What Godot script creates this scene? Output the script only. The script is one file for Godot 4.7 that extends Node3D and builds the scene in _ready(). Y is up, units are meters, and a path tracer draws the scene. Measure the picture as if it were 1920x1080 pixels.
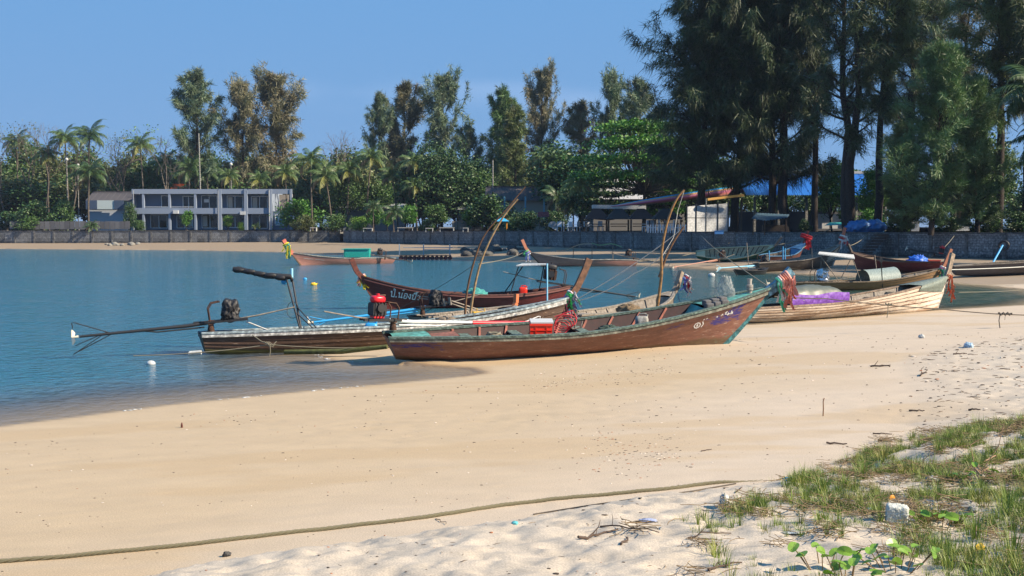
extends Node3D
# A beach with beached and moored long-tail boats, a sea wall, houses and tall trees behind.
# All distances are metres; y is up; the water lies at y = 0; the camera looks along -z.

const F := 2200.0        # focal length in pixels of the 1920 x 1080 photograph
const HORIZON := 429.0
const EYE := 2.9
var pitch := atan((540.0 - HORIZON) / F)
var names := {}
var M := {}
var nz := FastNoiseLite.new()
var nz2 := FastNoiseLite.new()
var steps := FastNoiseLite.new()   # trodden hollows in the loose sand
var rg := RandomNumberGenerator.new()

class MB:
	var v := PackedVector3Array()
	var n := PackedVector3Array()
	var u := PackedVector2Array()
	var c := PackedColorArray()
	var col := Color.WHITE
	func tri(a: Vector3, b: Vector3, d: Vector3, na: Vector3, nb: Vector3, nd: Vector3, ua := Vector2.ZERO, ub := Vector2.ZERO, ud := Vector2.ZERO) -> void:
		var g := (b - a).cross(d - a)
		n.append(na)
		v.append(a)
		u.append(ua)
		if g.dot(na + nb + nd) > 0.0:
			v.append(d); v.append(b); n.append(nd); n.append(nb); u.append(ud); u.append(ub)
		else:
			v.append(b); v.append(d); n.append(nb); n.append(nd); u.append(ub); u.append(ud)
		c.append(col); c.append(col); c.append(col)
	func flat(a: Vector3, b: Vector3, d: Vector3) -> void:
		var g := (b - a).cross(d - a).normalized()
		tri(a, b, d, g, g, g)
	func leaf(a: Vector3, b: Vector3, d: Vector3) -> void:
		var g := (d - a).cross(b - a).normalized()
		v.append(a); v.append(b); v.append(d)
		n.append(g); n.append(g); n.append(g)
		u.append(Vector2.ZERO); u.append(Vector2.ZERO); u.append(Vector2.ZERO)
		c.append(col); c.append(col); c.append(col)
	func quad(a: Vector3, b: Vector3, d: Vector3, e: Vector3, out := Vector3.ZERO) -> void:
		var g := (b - a).cross(d - a).normalized()
		if out != Vector3.ZERO and g.dot(out) < 0.0:
			g = -g
		tri(a, b, d, g, g, g, Vector2(0, 0), Vector2(1, 0), Vector2(1, 1))
		tri(a, d, e, g, g, g, Vector2(0, 0), Vector2(1, 1), Vector2(0, 1))
	func box(at: Vector3, size: Vector3, b := Basis.IDENTITY) -> void:
		var h := size / 2.0
		for ax in 3:
			for s: float in [-1.0, 1.0]:
				var nn := Vector3.ZERO; nn[ax] = s
				var p := Vector3.ZERO; p[(ax + 1) % 3] = 1.0
				var q := Vector3.ZERO; q[(ax + 2) % 3] = 1.0
				var o := nn * h
				var ph := p * h
				var qh := q * h
				quad(at + b * (o - ph - qh), at + b * (o + ph - qh), at + b * (o + ph + qh), at + b * (o - ph + qh), b * nn)
	func bar(a: Vector3, b: Vector3, w: float, h: float, up := Vector3.UP) -> void:
		var x := (b - a).normalized()
		var z := x.cross(up).normalized()
		box((a + b) / 2.0, Vector3(a.distance_to(b), h, w), Basis(x, z.cross(x), z))
	func tube(p: Array, r, k := 6, caps := true) -> void:
		var rings: Array = []
		var m := p.size()
		var nn := Vector3.ZERO
		for i in m:
			var t: Vector3 = (p[mini(i + 1, m - 1)] - p[maxi(i - 1, 0)]).normalized()
			if nn == Vector3.ZERO:
				nn = t.cross(Vector3(0.31, 0.17, 0.93)).normalized()
				if nn.length() < 0.5:
					nn = t.cross(Vector3.UP).normalized()
			nn = (nn - t * nn.dot(t)).normalized()
			var bb := t.cross(nn)
			var ring := PackedVector3Array()
			for j in k:
				var a := TAU * j / k
				ring.append(nn * cos(a) + bb * sin(a))
			rings.append(ring)
		for i in m - 1:
			var r0: float = r if r is float else r[i]
			var r1: float = r if r is float else r[i + 1]
			var ra: PackedVector3Array = rings[i]
			var rb: PackedVector3Array = rings[i + 1]
			for j in k:
				var j2 := (j + 1) % k
				tri(p[i] + ra[j] * r0, p[i] + ra[j2] * r0, p[i + 1] + rb[j2] * r1, ra[j], ra[j2], rb[j2])
				tri(p[i] + ra[j] * r0, p[i + 1] + rb[j2] * r1, p[i + 1] + rb[j] * r1, ra[j], rb[j2], rb[j])
		if caps:
			for e in 2:
				var i2 := 0 if e == 0 else m - 1
				var rr: float = r if r is float else r[i2]
				var ring2: PackedVector3Array = rings[i2]
				var out: Vector3 = (p[0] - p[1]).normalized() if e == 0 else (p[m - 1] - p[m - 2]).normalized()
				for j in k:
					tri(p[i2], p[i2] + ring2[j] * rr, p[i2] + ring2[(j + 1) % k] * rr, out, out, out)
	# rows of points; smooth normals; flip turns them over
	func grid(rows: Array, flip := false, uvs: Array = [], cols: Array = []) -> void:
		var a := rows.size()
		var b: int = rows[0].size()
		var nn: Array = []
		for i in a:
			var line := PackedVector3Array()
			for j in b:
				var du: Vector3 = rows[mini(i + 1, a - 1)][j] - rows[maxi(i - 1, 0)][j]
				var dv: Vector3 = rows[i][mini(j + 1, b - 1)] - rows[i][maxi(j - 1, 0)]
				var g := du.cross(dv).normalized()
				line.append(-g if flip else g)
			nn.append(line)
		for i in a - 1:
			for j in b - 1:
				var ua := Vector2(float(i) / (a - 1), float(j) / (b - 1))
				var ub := Vector2(float(i + 1) / (a - 1), float(j) / (b - 1))
				var uc := Vector2(float(i + 1) / (a - 1), float(j + 1) / (b - 1))
				var ud := Vector2(float(i) / (a - 1), float(j + 1) / (b - 1))
				if uvs.size():
					ua = uvs[i][j]; ub = uvs[i + 1][j]; uc = uvs[i + 1][j + 1]; ud = uvs[i][j + 1]
				if cols.size():
					col = cols[i][j]
				var pa: Vector3 = rows[i][j]
				var pb: Vector3 = rows[i + 1][j]
				var pc: Vector3 = rows[i + 1][j + 1]
				var pd: Vector3 = rows[i][j + 1]
				tri(pa, pb, pc, nn[i][j], nn[i + 1][j], nn[i + 1][j + 1], ua, ub, uc)
				tri(pa, pc, pd, nn[i][j], nn[i + 1][j + 1], nn[i][j + 1], ua, uc, ud)
	# a lumpy closed shape: dents(unit direction) gives the radius factor
	func blob(at: Vector3, size: Vector3, dents: Callable, nu := 14, nv := 9, b := Basis.IDENTITY) -> void:
		var rows: Array = []
		for i in nv + 1:
			var row := PackedVector3Array()
			var th := PI * clampf(float(i) / nv, 0.001, 0.999)
			for j in nu + 1:
				var ph := TAU * (j % nu) / nu
				var d := Vector3(sin(th) * cos(ph), cos(th), sin(th) * sin(ph))
				row.append(at + b * (d * size * float(dents.call(d))))
			rows.append(row)
		grid(rows, true)
	func mesh(to_local = null) -> ArrayMesh:
		if to_local != null:
			var t: Transform3D = to_local
			v = t * v
			var bs := t.basis.orthonormalized()
			for i in n.size():
				n[i] = bs * n[i]
		var arr := []
		arr.resize(Mesh.ARRAY_MAX)
		arr[Mesh.ARRAY_VERTEX] = v
		arr[Mesh.ARRAY_NORMAL] = n
		arr[Mesh.ARRAY_TEX_UV] = u
		arr[Mesh.ARRAY_COLOR] = c
		var m := ArrayMesh.new()
		m.add_surface_from_arrays(Mesh.PRIMITIVE_TRIANGLES, arr)
		return m

# ---------------------------------------------------------------- naming
func numbered(called: String) -> String:
	names[called] = names.get(called, 0) + 1
	return called if names[called] == 1 else "%s_%03d" % [called, names[called] - 1]

func tag(o: Node, label: String, category := "", group := "") -> Node:
	if label: o.set_meta("label", label)
	if category: o.set_meta("category", category)
	if group: o.set_meta("group", group)
	return o

func thing(called: String, label: String, category: String, at := Vector3.ZERO, group := "") -> Node3D:
	var o := Node3D.new()
	o.name = numbered(called)
	add_child(o)
	o.position = at
	tag(o, label, category, group)
	return o

# ONE named mesh; its points are given in the world unless local is set
func obj(called: String, mb: MB, m: Material, parent: Node3D = self, local := false) -> MeshInstance3D:
	var o := MeshInstance3D.new()
	o.name = numbered(called) if parent == self else called
	parent.add_child(o, true)
	o.mesh = mb.mesh(null if local or parent == self else parent.global_transform.affine_inverse())
	o.material_override = m
	return o

# a thing that is a single mesh, with its own origin at its base
func solo(called: String, mb: MB, m: Material, label: String, category: String, group := "", kind := "") -> MeshInstance3D:
	var lo := Vector3.INF
	var hi := -Vector3.INF
	for p in mb.v:
		lo = lo.min(p); hi = hi.max(p)
	var at := Vector3((lo.x + hi.x) / 2, lo.y, (lo.z + hi.z) / 2)
	var o := MeshInstance3D.new()
	o.name = numbered(called)
	add_child(o)
	o.mesh = mb.mesh(Transform3D(Basis.IDENTITY, -at))
	o.position = at
	o.material_override = m
	tag(o, label, category, group)
	if kind: o.set_meta("kind", kind)
	return o

func part(called: String, mesh: Mesh, m: Material, parent: Node3D, t := Transform3D.IDENTITY) -> MeshInstance3D:
	var o := MeshInstance3D.new()
	o.name = called
	parent.add_child(o, true)
	o.mesh = mesh
	o.material_override = m
	o.transform = t
	return o

# ---------------------------------------------------------------- places
# the point that the photograph shows at (px, py), d metres ahead
func W(px: float, py: float, d: float) -> Vector3:
	var r := Vector3((px - 960.0) / F, (540.0 - py) / F, -1.0).rotated(Vector3.RIGHT, -pitch)
	r *= d / -r.z
	return Vector3(r.x, EYE + r.y, r.z)

# where that line of sight meets the sand or the water
func G(px: float, py: float) -> Vector3:
	var a := 3.0
	var b := 3.0
	while b < 400.0:
		var p := W(px, py, b)
		if p.y < maxf(height(p.x, p.z), 0.0):
			break
		a = b
		b *= 1.03
	for k in 14:
		var m := (a + b) / 2.0
		var p := W(px, py, m)
		if p.y < maxf(height(p.x, p.z), 0.0): b = m
		else: a = m
	var q := W(px, py, b)
	q.y = maxf(height(q.x, q.z), 0.0)
	return q

var shore := PackedVector2Array([Vector2(-60, -30), Vector2(-25, -1), Vector2(-14, 10), Vector2(-7.5, 17.3), Vector2(-5.75, 19.3), Vector2(-3.5, 21.2), Vector2(-2.3, 22.0), Vector2(-1.2, 22.8), Vector2(-0.66, 23.5), Vector2(-0.9, 24.2), Vector2(-1.9, 24.7), Vector2(-3.2, 25.1), Vector2(-4.1, 25.7), Vector2(-4.6, 26.8), Vector2(-3.6, 28.6), Vector2(0, 31), Vector2(4, 33.6), Vector2(7.4, 35.6), Vector2(11, 38.4), Vector2(15.2, 41.8), Vector2(19.5, 44.7), Vector2(23, 49.5), Vector2(24.6, 56), Vector2(23.6, 63), Vector2(21, 70), Vector2(18, 77), Vector2(15, 84), Vector2(13, 91), Vector2(8, 97), Vector2(3, 103), Vector2(-1, 108), Vector2(-5, 110), Vector2(-7, 118), Vector2(-14, 128), Vector2(-28, 147), Vector2(-42, 159), Vector2(-75, 172), Vector2(-160, 182), Vector2(-300, 184), Vector2(-300, -30)])
var dry := PackedVector2Array([Vector2(-9, 4.2), Vector2(-4.2, 6.6), Vector2(-2.9, 7.7), Vector2(-2.3, 8.2), Vector2(-1.44, 8.6), Vector2(-.67, 9.1), Vector2(.18, 9.65), Vector2(1.12, 10.0), Vector2(2.2, 10.4), Vector2(3.3, 11.1), Vector2(4.4, 12.9), Vector2(5.4, 15.5), Vector2(6.5, 19.5), Vector2(7.9, 23.5), Vector2(12.2, 28), Vector2(22, 34), Vector2(60, 48), Vector2(60, -30), Vector2(-9, -30)])

func side(poly: PackedVector2Array, x: float, d: float) -> float:   # distance to the outline, positive inside
	var best := 1e9
	var inside := false
	var k := poly.size()
	var a := poly[k - 1]
	for i in k:
		var b := poly[i]
		var ex := b.x - a.x
		var ey := b.y - a.y
		var wx := x - a.x
		var wy := d - a.y
		var t := clampf((wx * ex + wy * ey) / (ex * ex + ey * ey), 0.0, 1.0)
		var dx := wx - ex * t
		var dy := wy - ey * t
		best = minf(best, dx * dx + dy * dy)
		if (a.y > d) != (b.y > d) and x < ex * (d - a.y) / ey + a.x:
			inside = not inside
		a = b
	return sqrt(best) if inside else -sqrt(best)

var last_shore := 0.0
var last_dry := 0.0
func height(x: float, z: float) -> float:
	var d := -z
	var s := -side(shore, x, d)
	s += nz.get_noise_2d(x * 0.9, d * 0.9) * 0.25
	last_shore = s
	if s < 0.0:
		last_dry = -9.0
		return maxf(s * 0.05, -1.2)
	var h := 0.04 * s if s < 12.0 else 0.48 + 0.02 * (s - 12.0)
	h = minf(h, 0.95)
	h += nz.get_noise_2d(x * 0.35 + 40.0, d * 0.35) * 0.05 * clampf(s / 3.0, 0, 1)
	if d > 22.0 and d < 32.0 and x < 8.0:   # sand pushed up along the keel of the nearest boat
		var t := clampf(((x + 2.5) * 7.4 + (d - 25.3) * 3.0) / 63.8, 0.0, 1.0)
		var off := Vector2(x + 2.5 - 7.4 * t, d - 25.3 - 3.0 * t).length() - 0.5
		h += (0.05 + 0.05 * nz2.get_noise_2d(x * 6.0, d * 6.0)) * exp(-off * off / 0.05)
	last_dry = -9.0
	if d < 40.0:
		h += 0.006 * nz2.get_noise_2d(x * 5.0, d * 12.0) + 0.004 * nz2.get_noise_2d(x * 16.0, d * 34.0)
		if d > 8.0 and d < 26.0 and s > 2.0:   # old footprints, half washed out
			var trod := clampf((nz.get_noise_2d(x * 1.1 - 60.0, d * .8) + (x - 2.0) * .05 - .02) * 4.0, 0.0, 1.0)
			if trod > 0.0:
				h -= trod * .016 * exp(-pow((steps.get_noise_2d(x * .8 + 7.0, d * .6) + 1.0) / .30, 2.0))
		var q := side(dry, x, d) + nz.get_noise_2d(x * 3.0, d * 3.0 + 9.0) * 0.25
		last_dry = q
		if q > 0.0:
			var far := clampf((16.0 - d) / 4.0, 0.0, 1.0)
			h += (0.10 + 0.16 * far) * (1.0 - exp(-q / lerpf(1.6, 0.35, far))) + 0.05 * minf(q, 4.0) * far
			var rough := clampf(q / lerpf(1.8, 0.3, far), 0.0, 1.0)
			h += rough * (nz2.get_noise_2d(x * 8.0, d * 8.0) * 0.040 + nz2.get_noise_2d(x * 30.0, d * 30.0 + 70.0) * 0.026)
			if d < 34.0:
				var v := steps.get_noise_2d(x + nz2.get_noise_2d(x * 20.0, d * 20.0) * 0.12, d * 0.8 + nz2.get_noise_2d(x * 20.0 + 33.0, d * 20.0) * 0.12)
				h -= rough * 0.034 * exp(-pow((v + 1.0) / 0.34, 2.0))
	return h

# ---------------------------------------------------------------- materials
func lin(r: float, g: float, b: float) -> Color:
	return Color(r, g, b).linear_to_srgb()

func noise_tex(sd: int, freq: float, lo: float, hi: float, size := 512, oct := 5, kind := FastNoiseLite.TYPE_SIMPLEX_SMOOTH, stretch := 1.0) -> ImageTexture:
	var f := FastNoiseLite.new()
	f.seed = sd
	f.noise_type = kind
	f.frequency = freq
	f.fractal_octaves = oct
	f.fractal_gain = 0.6
	var im := f.get_seamless_image(size, size)
	if stretch != 1.0:
		im.resize(int(size / stretch), size, Image.INTERPOLATE_LANCZOS)
		im.resize(size, size, Image.INTERPOLATE_CUBIC)
	im.convert(Image.FORMAT_RGB8)
	var data := im.get_data()
	var l0 := int(lo * 255)
	var l1 := int(hi * 255)
	for i in data.size():
		data[i] = l0 + (l1 - l0) * data[i] / 255
	im = Image.create_from_data(im.get_width(), im.get_height(), false, Image.FORMAT_RGB8, data)
	return ImageTexture.create_from_image(im)

func normal_tex(sd: int, freq: float, strength: float, size := 512, oct := 5, gain := 0.55, kind := FastNoiseLite.TYPE_SIMPLEX_SMOOTH) -> ImageTexture:
	var f := FastNoiseLite.new()
	f.seed = sd
	f.noise_type = kind
	f.frequency = freq
	f.fractal_octaves = oct
	f.fractal_gain = gain
	var im := f.get_seamless_image(size, size)
	im.convert(Image.FORMAT_RGBA8)
	im.bump_map_to_normal_map(strength)
	return ImageTexture.create_from_image(im)

var T := {}
func mat(col: Color, rough := 0.8, tex := "", scale := 1.0, bump := 0.0, vcol := false, metal := 0.0) -> StandardMaterial3D:
	var m := StandardMaterial3D.new()
	m.albedo_color = col
	m.roughness = rough
	m.metallic = metal
	m.vertex_color_use_as_albedo = vcol
	m.cull_mode = BaseMaterial3D.CULL_DISABLED
	if tex:
		m.uv1_triplanar = true
		m.uv1_scale = Vector3.ONE * scale
		m.albedo_texture = T[tex]
		if bump > 0.0:
			m.heightmap_enabled = true
			m.heightmap_texture = T[tex]
			m.heightmap_scale = bump
	return m

func leafy(col: Color, through := 0.5, rough := 0.55) -> StandardMaterial3D:
	var m := mat(col, rough, "", 1.0, 0.0, true)
	m.backlight_enabled = true
	m.backlight = Color(through * 0.8, through, through * 0.3)
	return m

func make_materials() -> void:
	T.grain = noise_tex(3, 0.02, 0.62, 1.0, 512, 6)
	T.wood = noise_tex(9, 0.012, 0.5, 1.0, 512, 6, FastNoiseLite.TYPE_SIMPLEX_SMOOTH, 8.0)
	T.blotch = noise_tex(21, 0.008, 0.35, 1.0, 512, 6)
	T.sand = noise_tex(5, 0.06, 0.72, 1.0, 1024, 5)
	T.bark = noise_tex(31, 0.03, 0.3, 1.0, 256, 5)
	M.steel_dark = mat(lin(.025, .025, .03), 0.55, "grain", 2.0)
	M.rust = mat(lin(.14, .06, .035), 0.8, "blotch", 3.0)
	M.white = mat(lin(.72, .73, .72), 0.6, "grain", 1.0)
	M.white_dirty = mat(lin(.55, .54, .50), 0.7, "blotch", 1.5)
	M.rope = mat(lin(.30, .27, .20), 0.9, "grain", 20.0)
	M.rope_green = mat(lin(.21, .19, .12), 0.95, "grain", 20.0, 0.3)
	M.rope_white = mat(lin(.6, .6, .56), 0.9)
	M.rope_dark = mat(lin(.09, .075, .06), 0.9)
	M.bamboo = mat(lin(.46, .25, .09), 0.5, "wood", 1.2)
	M.bamboo_dark = mat(lin(.22, .11, .05), 0.55, "wood", 1.2)
	M.bamboo_pale = mat(lin(.56, .38, .20), 0.5, "wood", 1.2)
	M.grey_wood = mat(lin(.36, .31, .26), 0.85, "wood", 1.5, 0.4)
	M.brown_wood = mat(lin(.17, .095, .055), 0.75, "wood", 1.2, 0.4)
	M.dark_wood = mat(lin(.06, .04, .03), 0.75, "wood", 1.2, 0.4)
	M.red_wood = mat(lin(.22, .055, .035), 0.6, "wood", 1.0)
	M.trunk = mat(lin(.075, .055, .045), 0.95, "bark", 1.0, 2.0)
	M.trunk_pale = mat(lin(.30, .25, .20), 0.9, "bark", 0.8, 1.0)
	M.trunk_palm = mat(lin(.24, .20, .16), 0.9, "bark", 0.7, 1.0)
	M.casuarina = leafy(lin(.085, .120, .060), 0.4)
	M.casuarina_brown = leafy(lin(.190, .180, .105), 0.45)
	M.casuarina_grey = leafy(lin(.125, .180, .105), 0.45)
	M.casuarina_olive = leafy(lin(.120, .160, .050), 0.4)
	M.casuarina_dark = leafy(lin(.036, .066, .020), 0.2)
	M.casuarina_light = leafy(lin(.105, .185, .070), 0.5)
	M.leaf_dark = leafy(lin(.035, .085, .020), 0.4)
	M.leaf_mid = leafy(lin(.062, .130, .028), 0.5)
	M.leaf_green = leafy(lin(.068, .190, .022), 0.55)
	M.leaf_bright = leafy(lin(.140, .260, .032), 0.6)
	M.leaf_olive = leafy(lin(.105, .130, .045), 0.45)
	M.palm_leaf = leafy(lin(.070, .120, .030), 0.4, 0.5)
	M.palm_yellow = leafy(lin(.200, .210, .050), 0.4, 0.5)
	M.palm_dark = leafy(lin(.042, .085, .024), 0.35, 0.5)
	M.grass = leafy(lin(.165, .235, .048), 0.55)
	M.creeper = leafy(lin(.160, .290, .030), 0.6, 0.4)
	M.dry_leaf = mat(lin(.16, .09, .05), 0.9)
	M.glass_dark = mat(lin(.010, .012, .016), 0.08)
	M.blue_plastic = mat(lin(.03, .30, .62), 0.4)
	M.cyan = mat(lin(.02, .50, .42), 0.5, "grain", 1.0)
	M.red_plastic = mat(lin(.75, .035, .015), 0.35)
	M.yellow = mat(lin(.75, .45, .02), 0.5)
	M.black_cloth = mat(lin(.012, .012, .015), 0.6)
	M.foam = mat(lin(.78, .80, .74), 0.85, "grain", 6.0, 1.2)

# a painted and weathered hull: u runs from stern to bow, v from the keel up
func hull_paint(sd: int, base: Color, old: Color, algae: Color, water_line: float, wear: float, spots: Array = [], w := 768, h := 128, seams := 0, rust := Color.BLACK) -> StandardMaterial3D:
	var f := FastNoiseLite.new()
	f.seed = sd
	f.frequency = 0.012
	f.fractal_octaves = 5
	var im := Image.create(w, h, false, Image.FORMAT_RGB8)
	for y in h:
		var s := 1.0 - float(y) / h
		for x in w:
			var t := float(x) / w
			var a := f.get_noise_2d(x, y * 3.0)
			var b := f.get_noise_2d(x * 3.0 + 500.0, y * 14.0)
			var e := f.get_noise_2d(x * 0.5 + 900.0, y * 1.0)
			var c := base * (1.0 + 0.30 * a + 0.22 * b)
			if b + a * 0.6 > 0.62 - wear:
				c = c.lerp(old, clampf((b + a * 0.6 - 0.62 + wear) * 6.0, 0, 0.85))
			for k: Array in spots:   # [t0, t1, s0, s1, colour, how much]
				var inside := minf(minf(t - k[0], k[1] - t) * 14.0, minf(s - k[2], k[3] - s) * 5.0)
				if inside > 0.0:
					var q := minf(inside, 1.0) * float(k[5]) + e * 0.9 + b * 0.7
					c = c.lerp(k[4], clampf((q - 0.45) * 7.0, 0.0, 0.92))
			var g := f.get_noise_2d(x * 9.0 + 40.0, y * 40.0)
			c *= 1.0 + 0.38 * g
			var scratch := f.get_noise_2d(x * 1.1 + 70.0, y * 55.0)
			if scratch > 0.34: c = c.lerp(old, minf((scratch - 0.34) * 2.5, 0.4))
			if seams:
				var q := absf(s * seams - roundf(s * seams)) * 2.0
				var near := clampf(1.25 - q / (0.42 + 0.4 * a), 0, 1) * clampf(0.60 + 1.5 * b + e, 0.1, 1.0) * lerpf(0.3, 1.0, smoothstep(0.35, 0.75, t))
				c = c.lerp(rust, near)
				if b + e > 0.42: c = c.lerp(rust * 1.6, 0.5)
			var wl := water_line + e * 0.08 + b * 0.05
			if s < wl:
				c = c.lerp(algae * (1.0 + 0.5 * b), clampf((wl - s) * 9.0, 0, 0.8))
			im.set_pixel(x, y, Color(clampf(c.r, 0.004, 0.9), clampf(c.g, 0.004, 0.9), clampf(c.b, 0.004, 0.9)).linear_to_srgb())
	var m := StandardMaterial3D.new()
	m.albedo_texture = ImageTexture.create_from_image(im)
	m.roughness = 0.62
	m.cull_mode = BaseMaterial3D.CULL_DISABLED
	m.heightmap_enabled = true
	m.heightmap_texture = m.albedo_texture
	m.heightmap_scale = 0.5
	return m

# ---------------------------------------------------------------- light and sky
func light_and_lens() -> void:
	var cam := Camera3D.new()
	cam.name = "camera"
	cam.fov = 2.0 * rad_to_deg(atan(540.0 / F))
	cam.position = Vector3(0, EYE, 0)
	cam.rotation.x = -pitch
	cam.near = 0.2
	cam.far = 3000.0
	add_child(cam)
	var sm := ProceduralSkyMaterial.new()
	sm.sky_top_color = lin(.052, .180, .380)
	sm.sky_horizon_color = lin(.118, .207, .348)
	sm.sky_curve = 0.20
	sm.ground_horizon_color = lin(.12, .18, .26)
	sm.ground_bottom_color = lin(.08, .09, .085)
	sm.sun_angle_max = 40.0
	sm.sky_energy_multiplier = 1.0
	sm.sky_cover = clouds()
	var sky := Sky.new()
	sky.sky_material = sm
	var e := Environment.new()
	e.background_mode = Environment.BG_SKY
	e.sky = sky
	e.tonemap_mode = Environment.TONE_MAPPER_LINEAR
	e.tonemap_exposure = 2.0
	e.fog_enabled = true
	e.fog_density = 0.00013
	e.fog_light_color = Color(.78, .86, 1.0)
	e.sdfgi_enabled = true
	e.ssao_enabled = true
	e.ssil_enabled = true
	var we := WorldEnvironment.new()
	we.name = "sky"
	we.environment = e
	add_child(we)
	var sun := DirectionalLight3D.new()
	sun.name = "sun"
	sun.light_color = Color(1.0, 0.93, 0.82)
	sun.light_energy = 1.55
	sun.light_angular_distance = 0.5
	sun.shadow_enabled = true
	add_child(sun)
	sun.look_at_from_position(Vector3(0.77, 0.59, 0.24) * 50.0, Vector3.ZERO)

func clouds() -> ImageTexture:   # a few thin wisps low over the whole horizon, and nothing else
	var f := FastNoiseLite.new()
	f.seed = 12
	f.frequency = 0.011
	f.fractal_octaves = 5
	var w := 1024
	var h := 512
	var im := Image.create(w, h, false, Image.FORMAT_RGBA8)
	for y in h / 2:
		var up := 90.0 - 180.0 * y / h
		for x in w:
			var a := TAU * x / w
			var q := f.get_noise_3d(cos(a) * 160.0, sin(a) * 160.0, up * 18.0)
			var band := exp(-pow((up - 6.5) / 3.0, 2.0))
			var al := clampf((q - 0.26) * 2.6, 0.0, 1.0) * band * 0.07
			im.set_pixel(x, y, Color(1.0, 0.95, 0.93, al))
	return ImageTexture.create_from_image(im)

# ---------------------------------------------------------------- sand, water, far land
func sheet(called: String, rows: Array, cols: Array, m: Material, cat := "") -> MeshInstance3D:
	var a := rows.size()
	var b: int = rows[0].size()
	var v := PackedVector3Array()
	var n := PackedVector3Array()
	var u := PackedVector2Array()
	var c := PackedColorArray()
	var ix := PackedInt32Array()
	for i in a:
		for j in b:
			var p: Vector3 = rows[i][j]
			v.append(p)
			u.append(Vector2(p.x, p.z))
			c.append(cols[i][j] if cols.size() else Color.WHITE)
			var du: Vector3 = rows[mini(i + 1, a - 1)][j] - rows[maxi(i - 1, 0)][j]
			var dv: Vector3 = rows[i][mini(j + 1, b - 1)] - rows[i][maxi(j - 1, 0)]
			var g := du.cross(dv).normalized()
			n.append(g if g.y > 0 else -g)
	for i in a - 1:
		for j in b - 1:
			var k := i * b + j
			ix.append_array([k, k + b, k + 1, k + 1, k + b, k + b + 1])
	var arr := []
	arr.resize(Mesh.ARRAY_MAX)
	arr[Mesh.ARRAY_VERTEX] = v
	arr[Mesh.ARRAY_NORMAL] = n
	arr[Mesh.ARRAY_TEX_UV] = u
	arr[Mesh.ARRAY_COLOR] = c
	arr[Mesh.ARRAY_INDEX] = ix
	var me := ArrayMesh.new()
	me.add_surface_from_arrays(Mesh.PRIMITIVE_TRIANGLES, arr)
	var o := MeshInstance3D.new()
	o.name = called
	add_child(o)
	o.mesh = me
	o.material_override = m
	o.set_meta("kind", "structure")
	if cat: o.set_meta("label", cat)
	return o

func land() -> void:
	var m := mat(Color.WHITE, 0.9, "sand", 0.9, 0.45, true)
	m.uv1_world_triplanar = true
	m.uv1_triplanar = true
	var rows: Array = []
	var cols: Array = []
	var d := 2.6
	while d < 235.0:
		var row := PackedVector3Array()
		var cl := PackedColorArray()
		for j in 301:
			var x := d * (-0.56 + 1.16 * j / 300.0) + (j - 150) * 0.012
			var y := height(x, -d)
			var s := last_shore
			var q := last_dry
			row.append(Vector3(x, y, -d))
			var a := nz.get_noise_2d(x * 0.8 + 9.0, d * 0.8)
			var b := nz.get_noise_2d(x * 1.2, d * 5.0 - 30.0)
			var e := nz2.get_noise_2d(x * 14.0, d * 14.0)
			var pale := Color(.610, .500, .385)
			var tan := Color(.560, .432, .285)
			var wet := Color(.300, .185, .090)
			# the smooth beach is tan near the water and whiter up the slope on the right
			var up := clampf((s - 4.0) / 8.0 + a * 0.6 + b * 0.12 + (x - 1.0) * 0.11, 0.0, 1.0)
			var c := tan.lerp(pale, up)
			c *= 1.0 + 0.03 * b + 0.06 * nz2.get_noise_2d(x * 5.0, d * 14.0) + 0.03 * e
			c = c.lerp(Color(.53, .385, .225), clampf((nz.get_noise_2d(x * 0.8, d * 2.2 + 200.0) + .3 * nz2.get_noise_2d(x * 3.0, d * 9.0) - 0.16) * 2.5, 0, 0.5))
			if q > -0.3:
				var k := clampf((q + 0.3) / (0.5 if d < 13.0 else 2.2), 0, 1)
				c = c.lerp(Color(.600, .515, .415) * (1.0 + 0.16 * e), k)
			if s < 1.6:
				c = c.lerp(wet, clampf((0.5 - s) / 0.5 + a * 0.4, 0.0, 1.0) * (0.12 if x < -1.0 and d < 23.5 else 0.7))
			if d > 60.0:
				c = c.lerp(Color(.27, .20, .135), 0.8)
			if s < 0.0:
				c = Color(.26, .19, .10).lerp(Color(.50, .38, .24), clampf(1.0 + s / 3.5, 0, 1))
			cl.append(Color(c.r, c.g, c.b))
		rows.append(row)
		cols.append(cl)
		d *= 1.03 if d < 6.4 else (1.0045 if d < 15.0 else (1.008 if d < 36.0 else 1.014))
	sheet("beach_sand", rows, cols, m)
	# low sea bed and far ground out to the horizon, well under everything
	var flat: Array = []
	for i in 5:
		var r := PackedVector3Array()
		for j in 5:
			r.append(Vector3((j - 2) * 1200.0, -1.6, 600.0 - i * 750.0))
		flat.append(r)
	sheet("sea_bed", flat, [], mat(lin(.20, .16, .09), 0.9))

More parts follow.
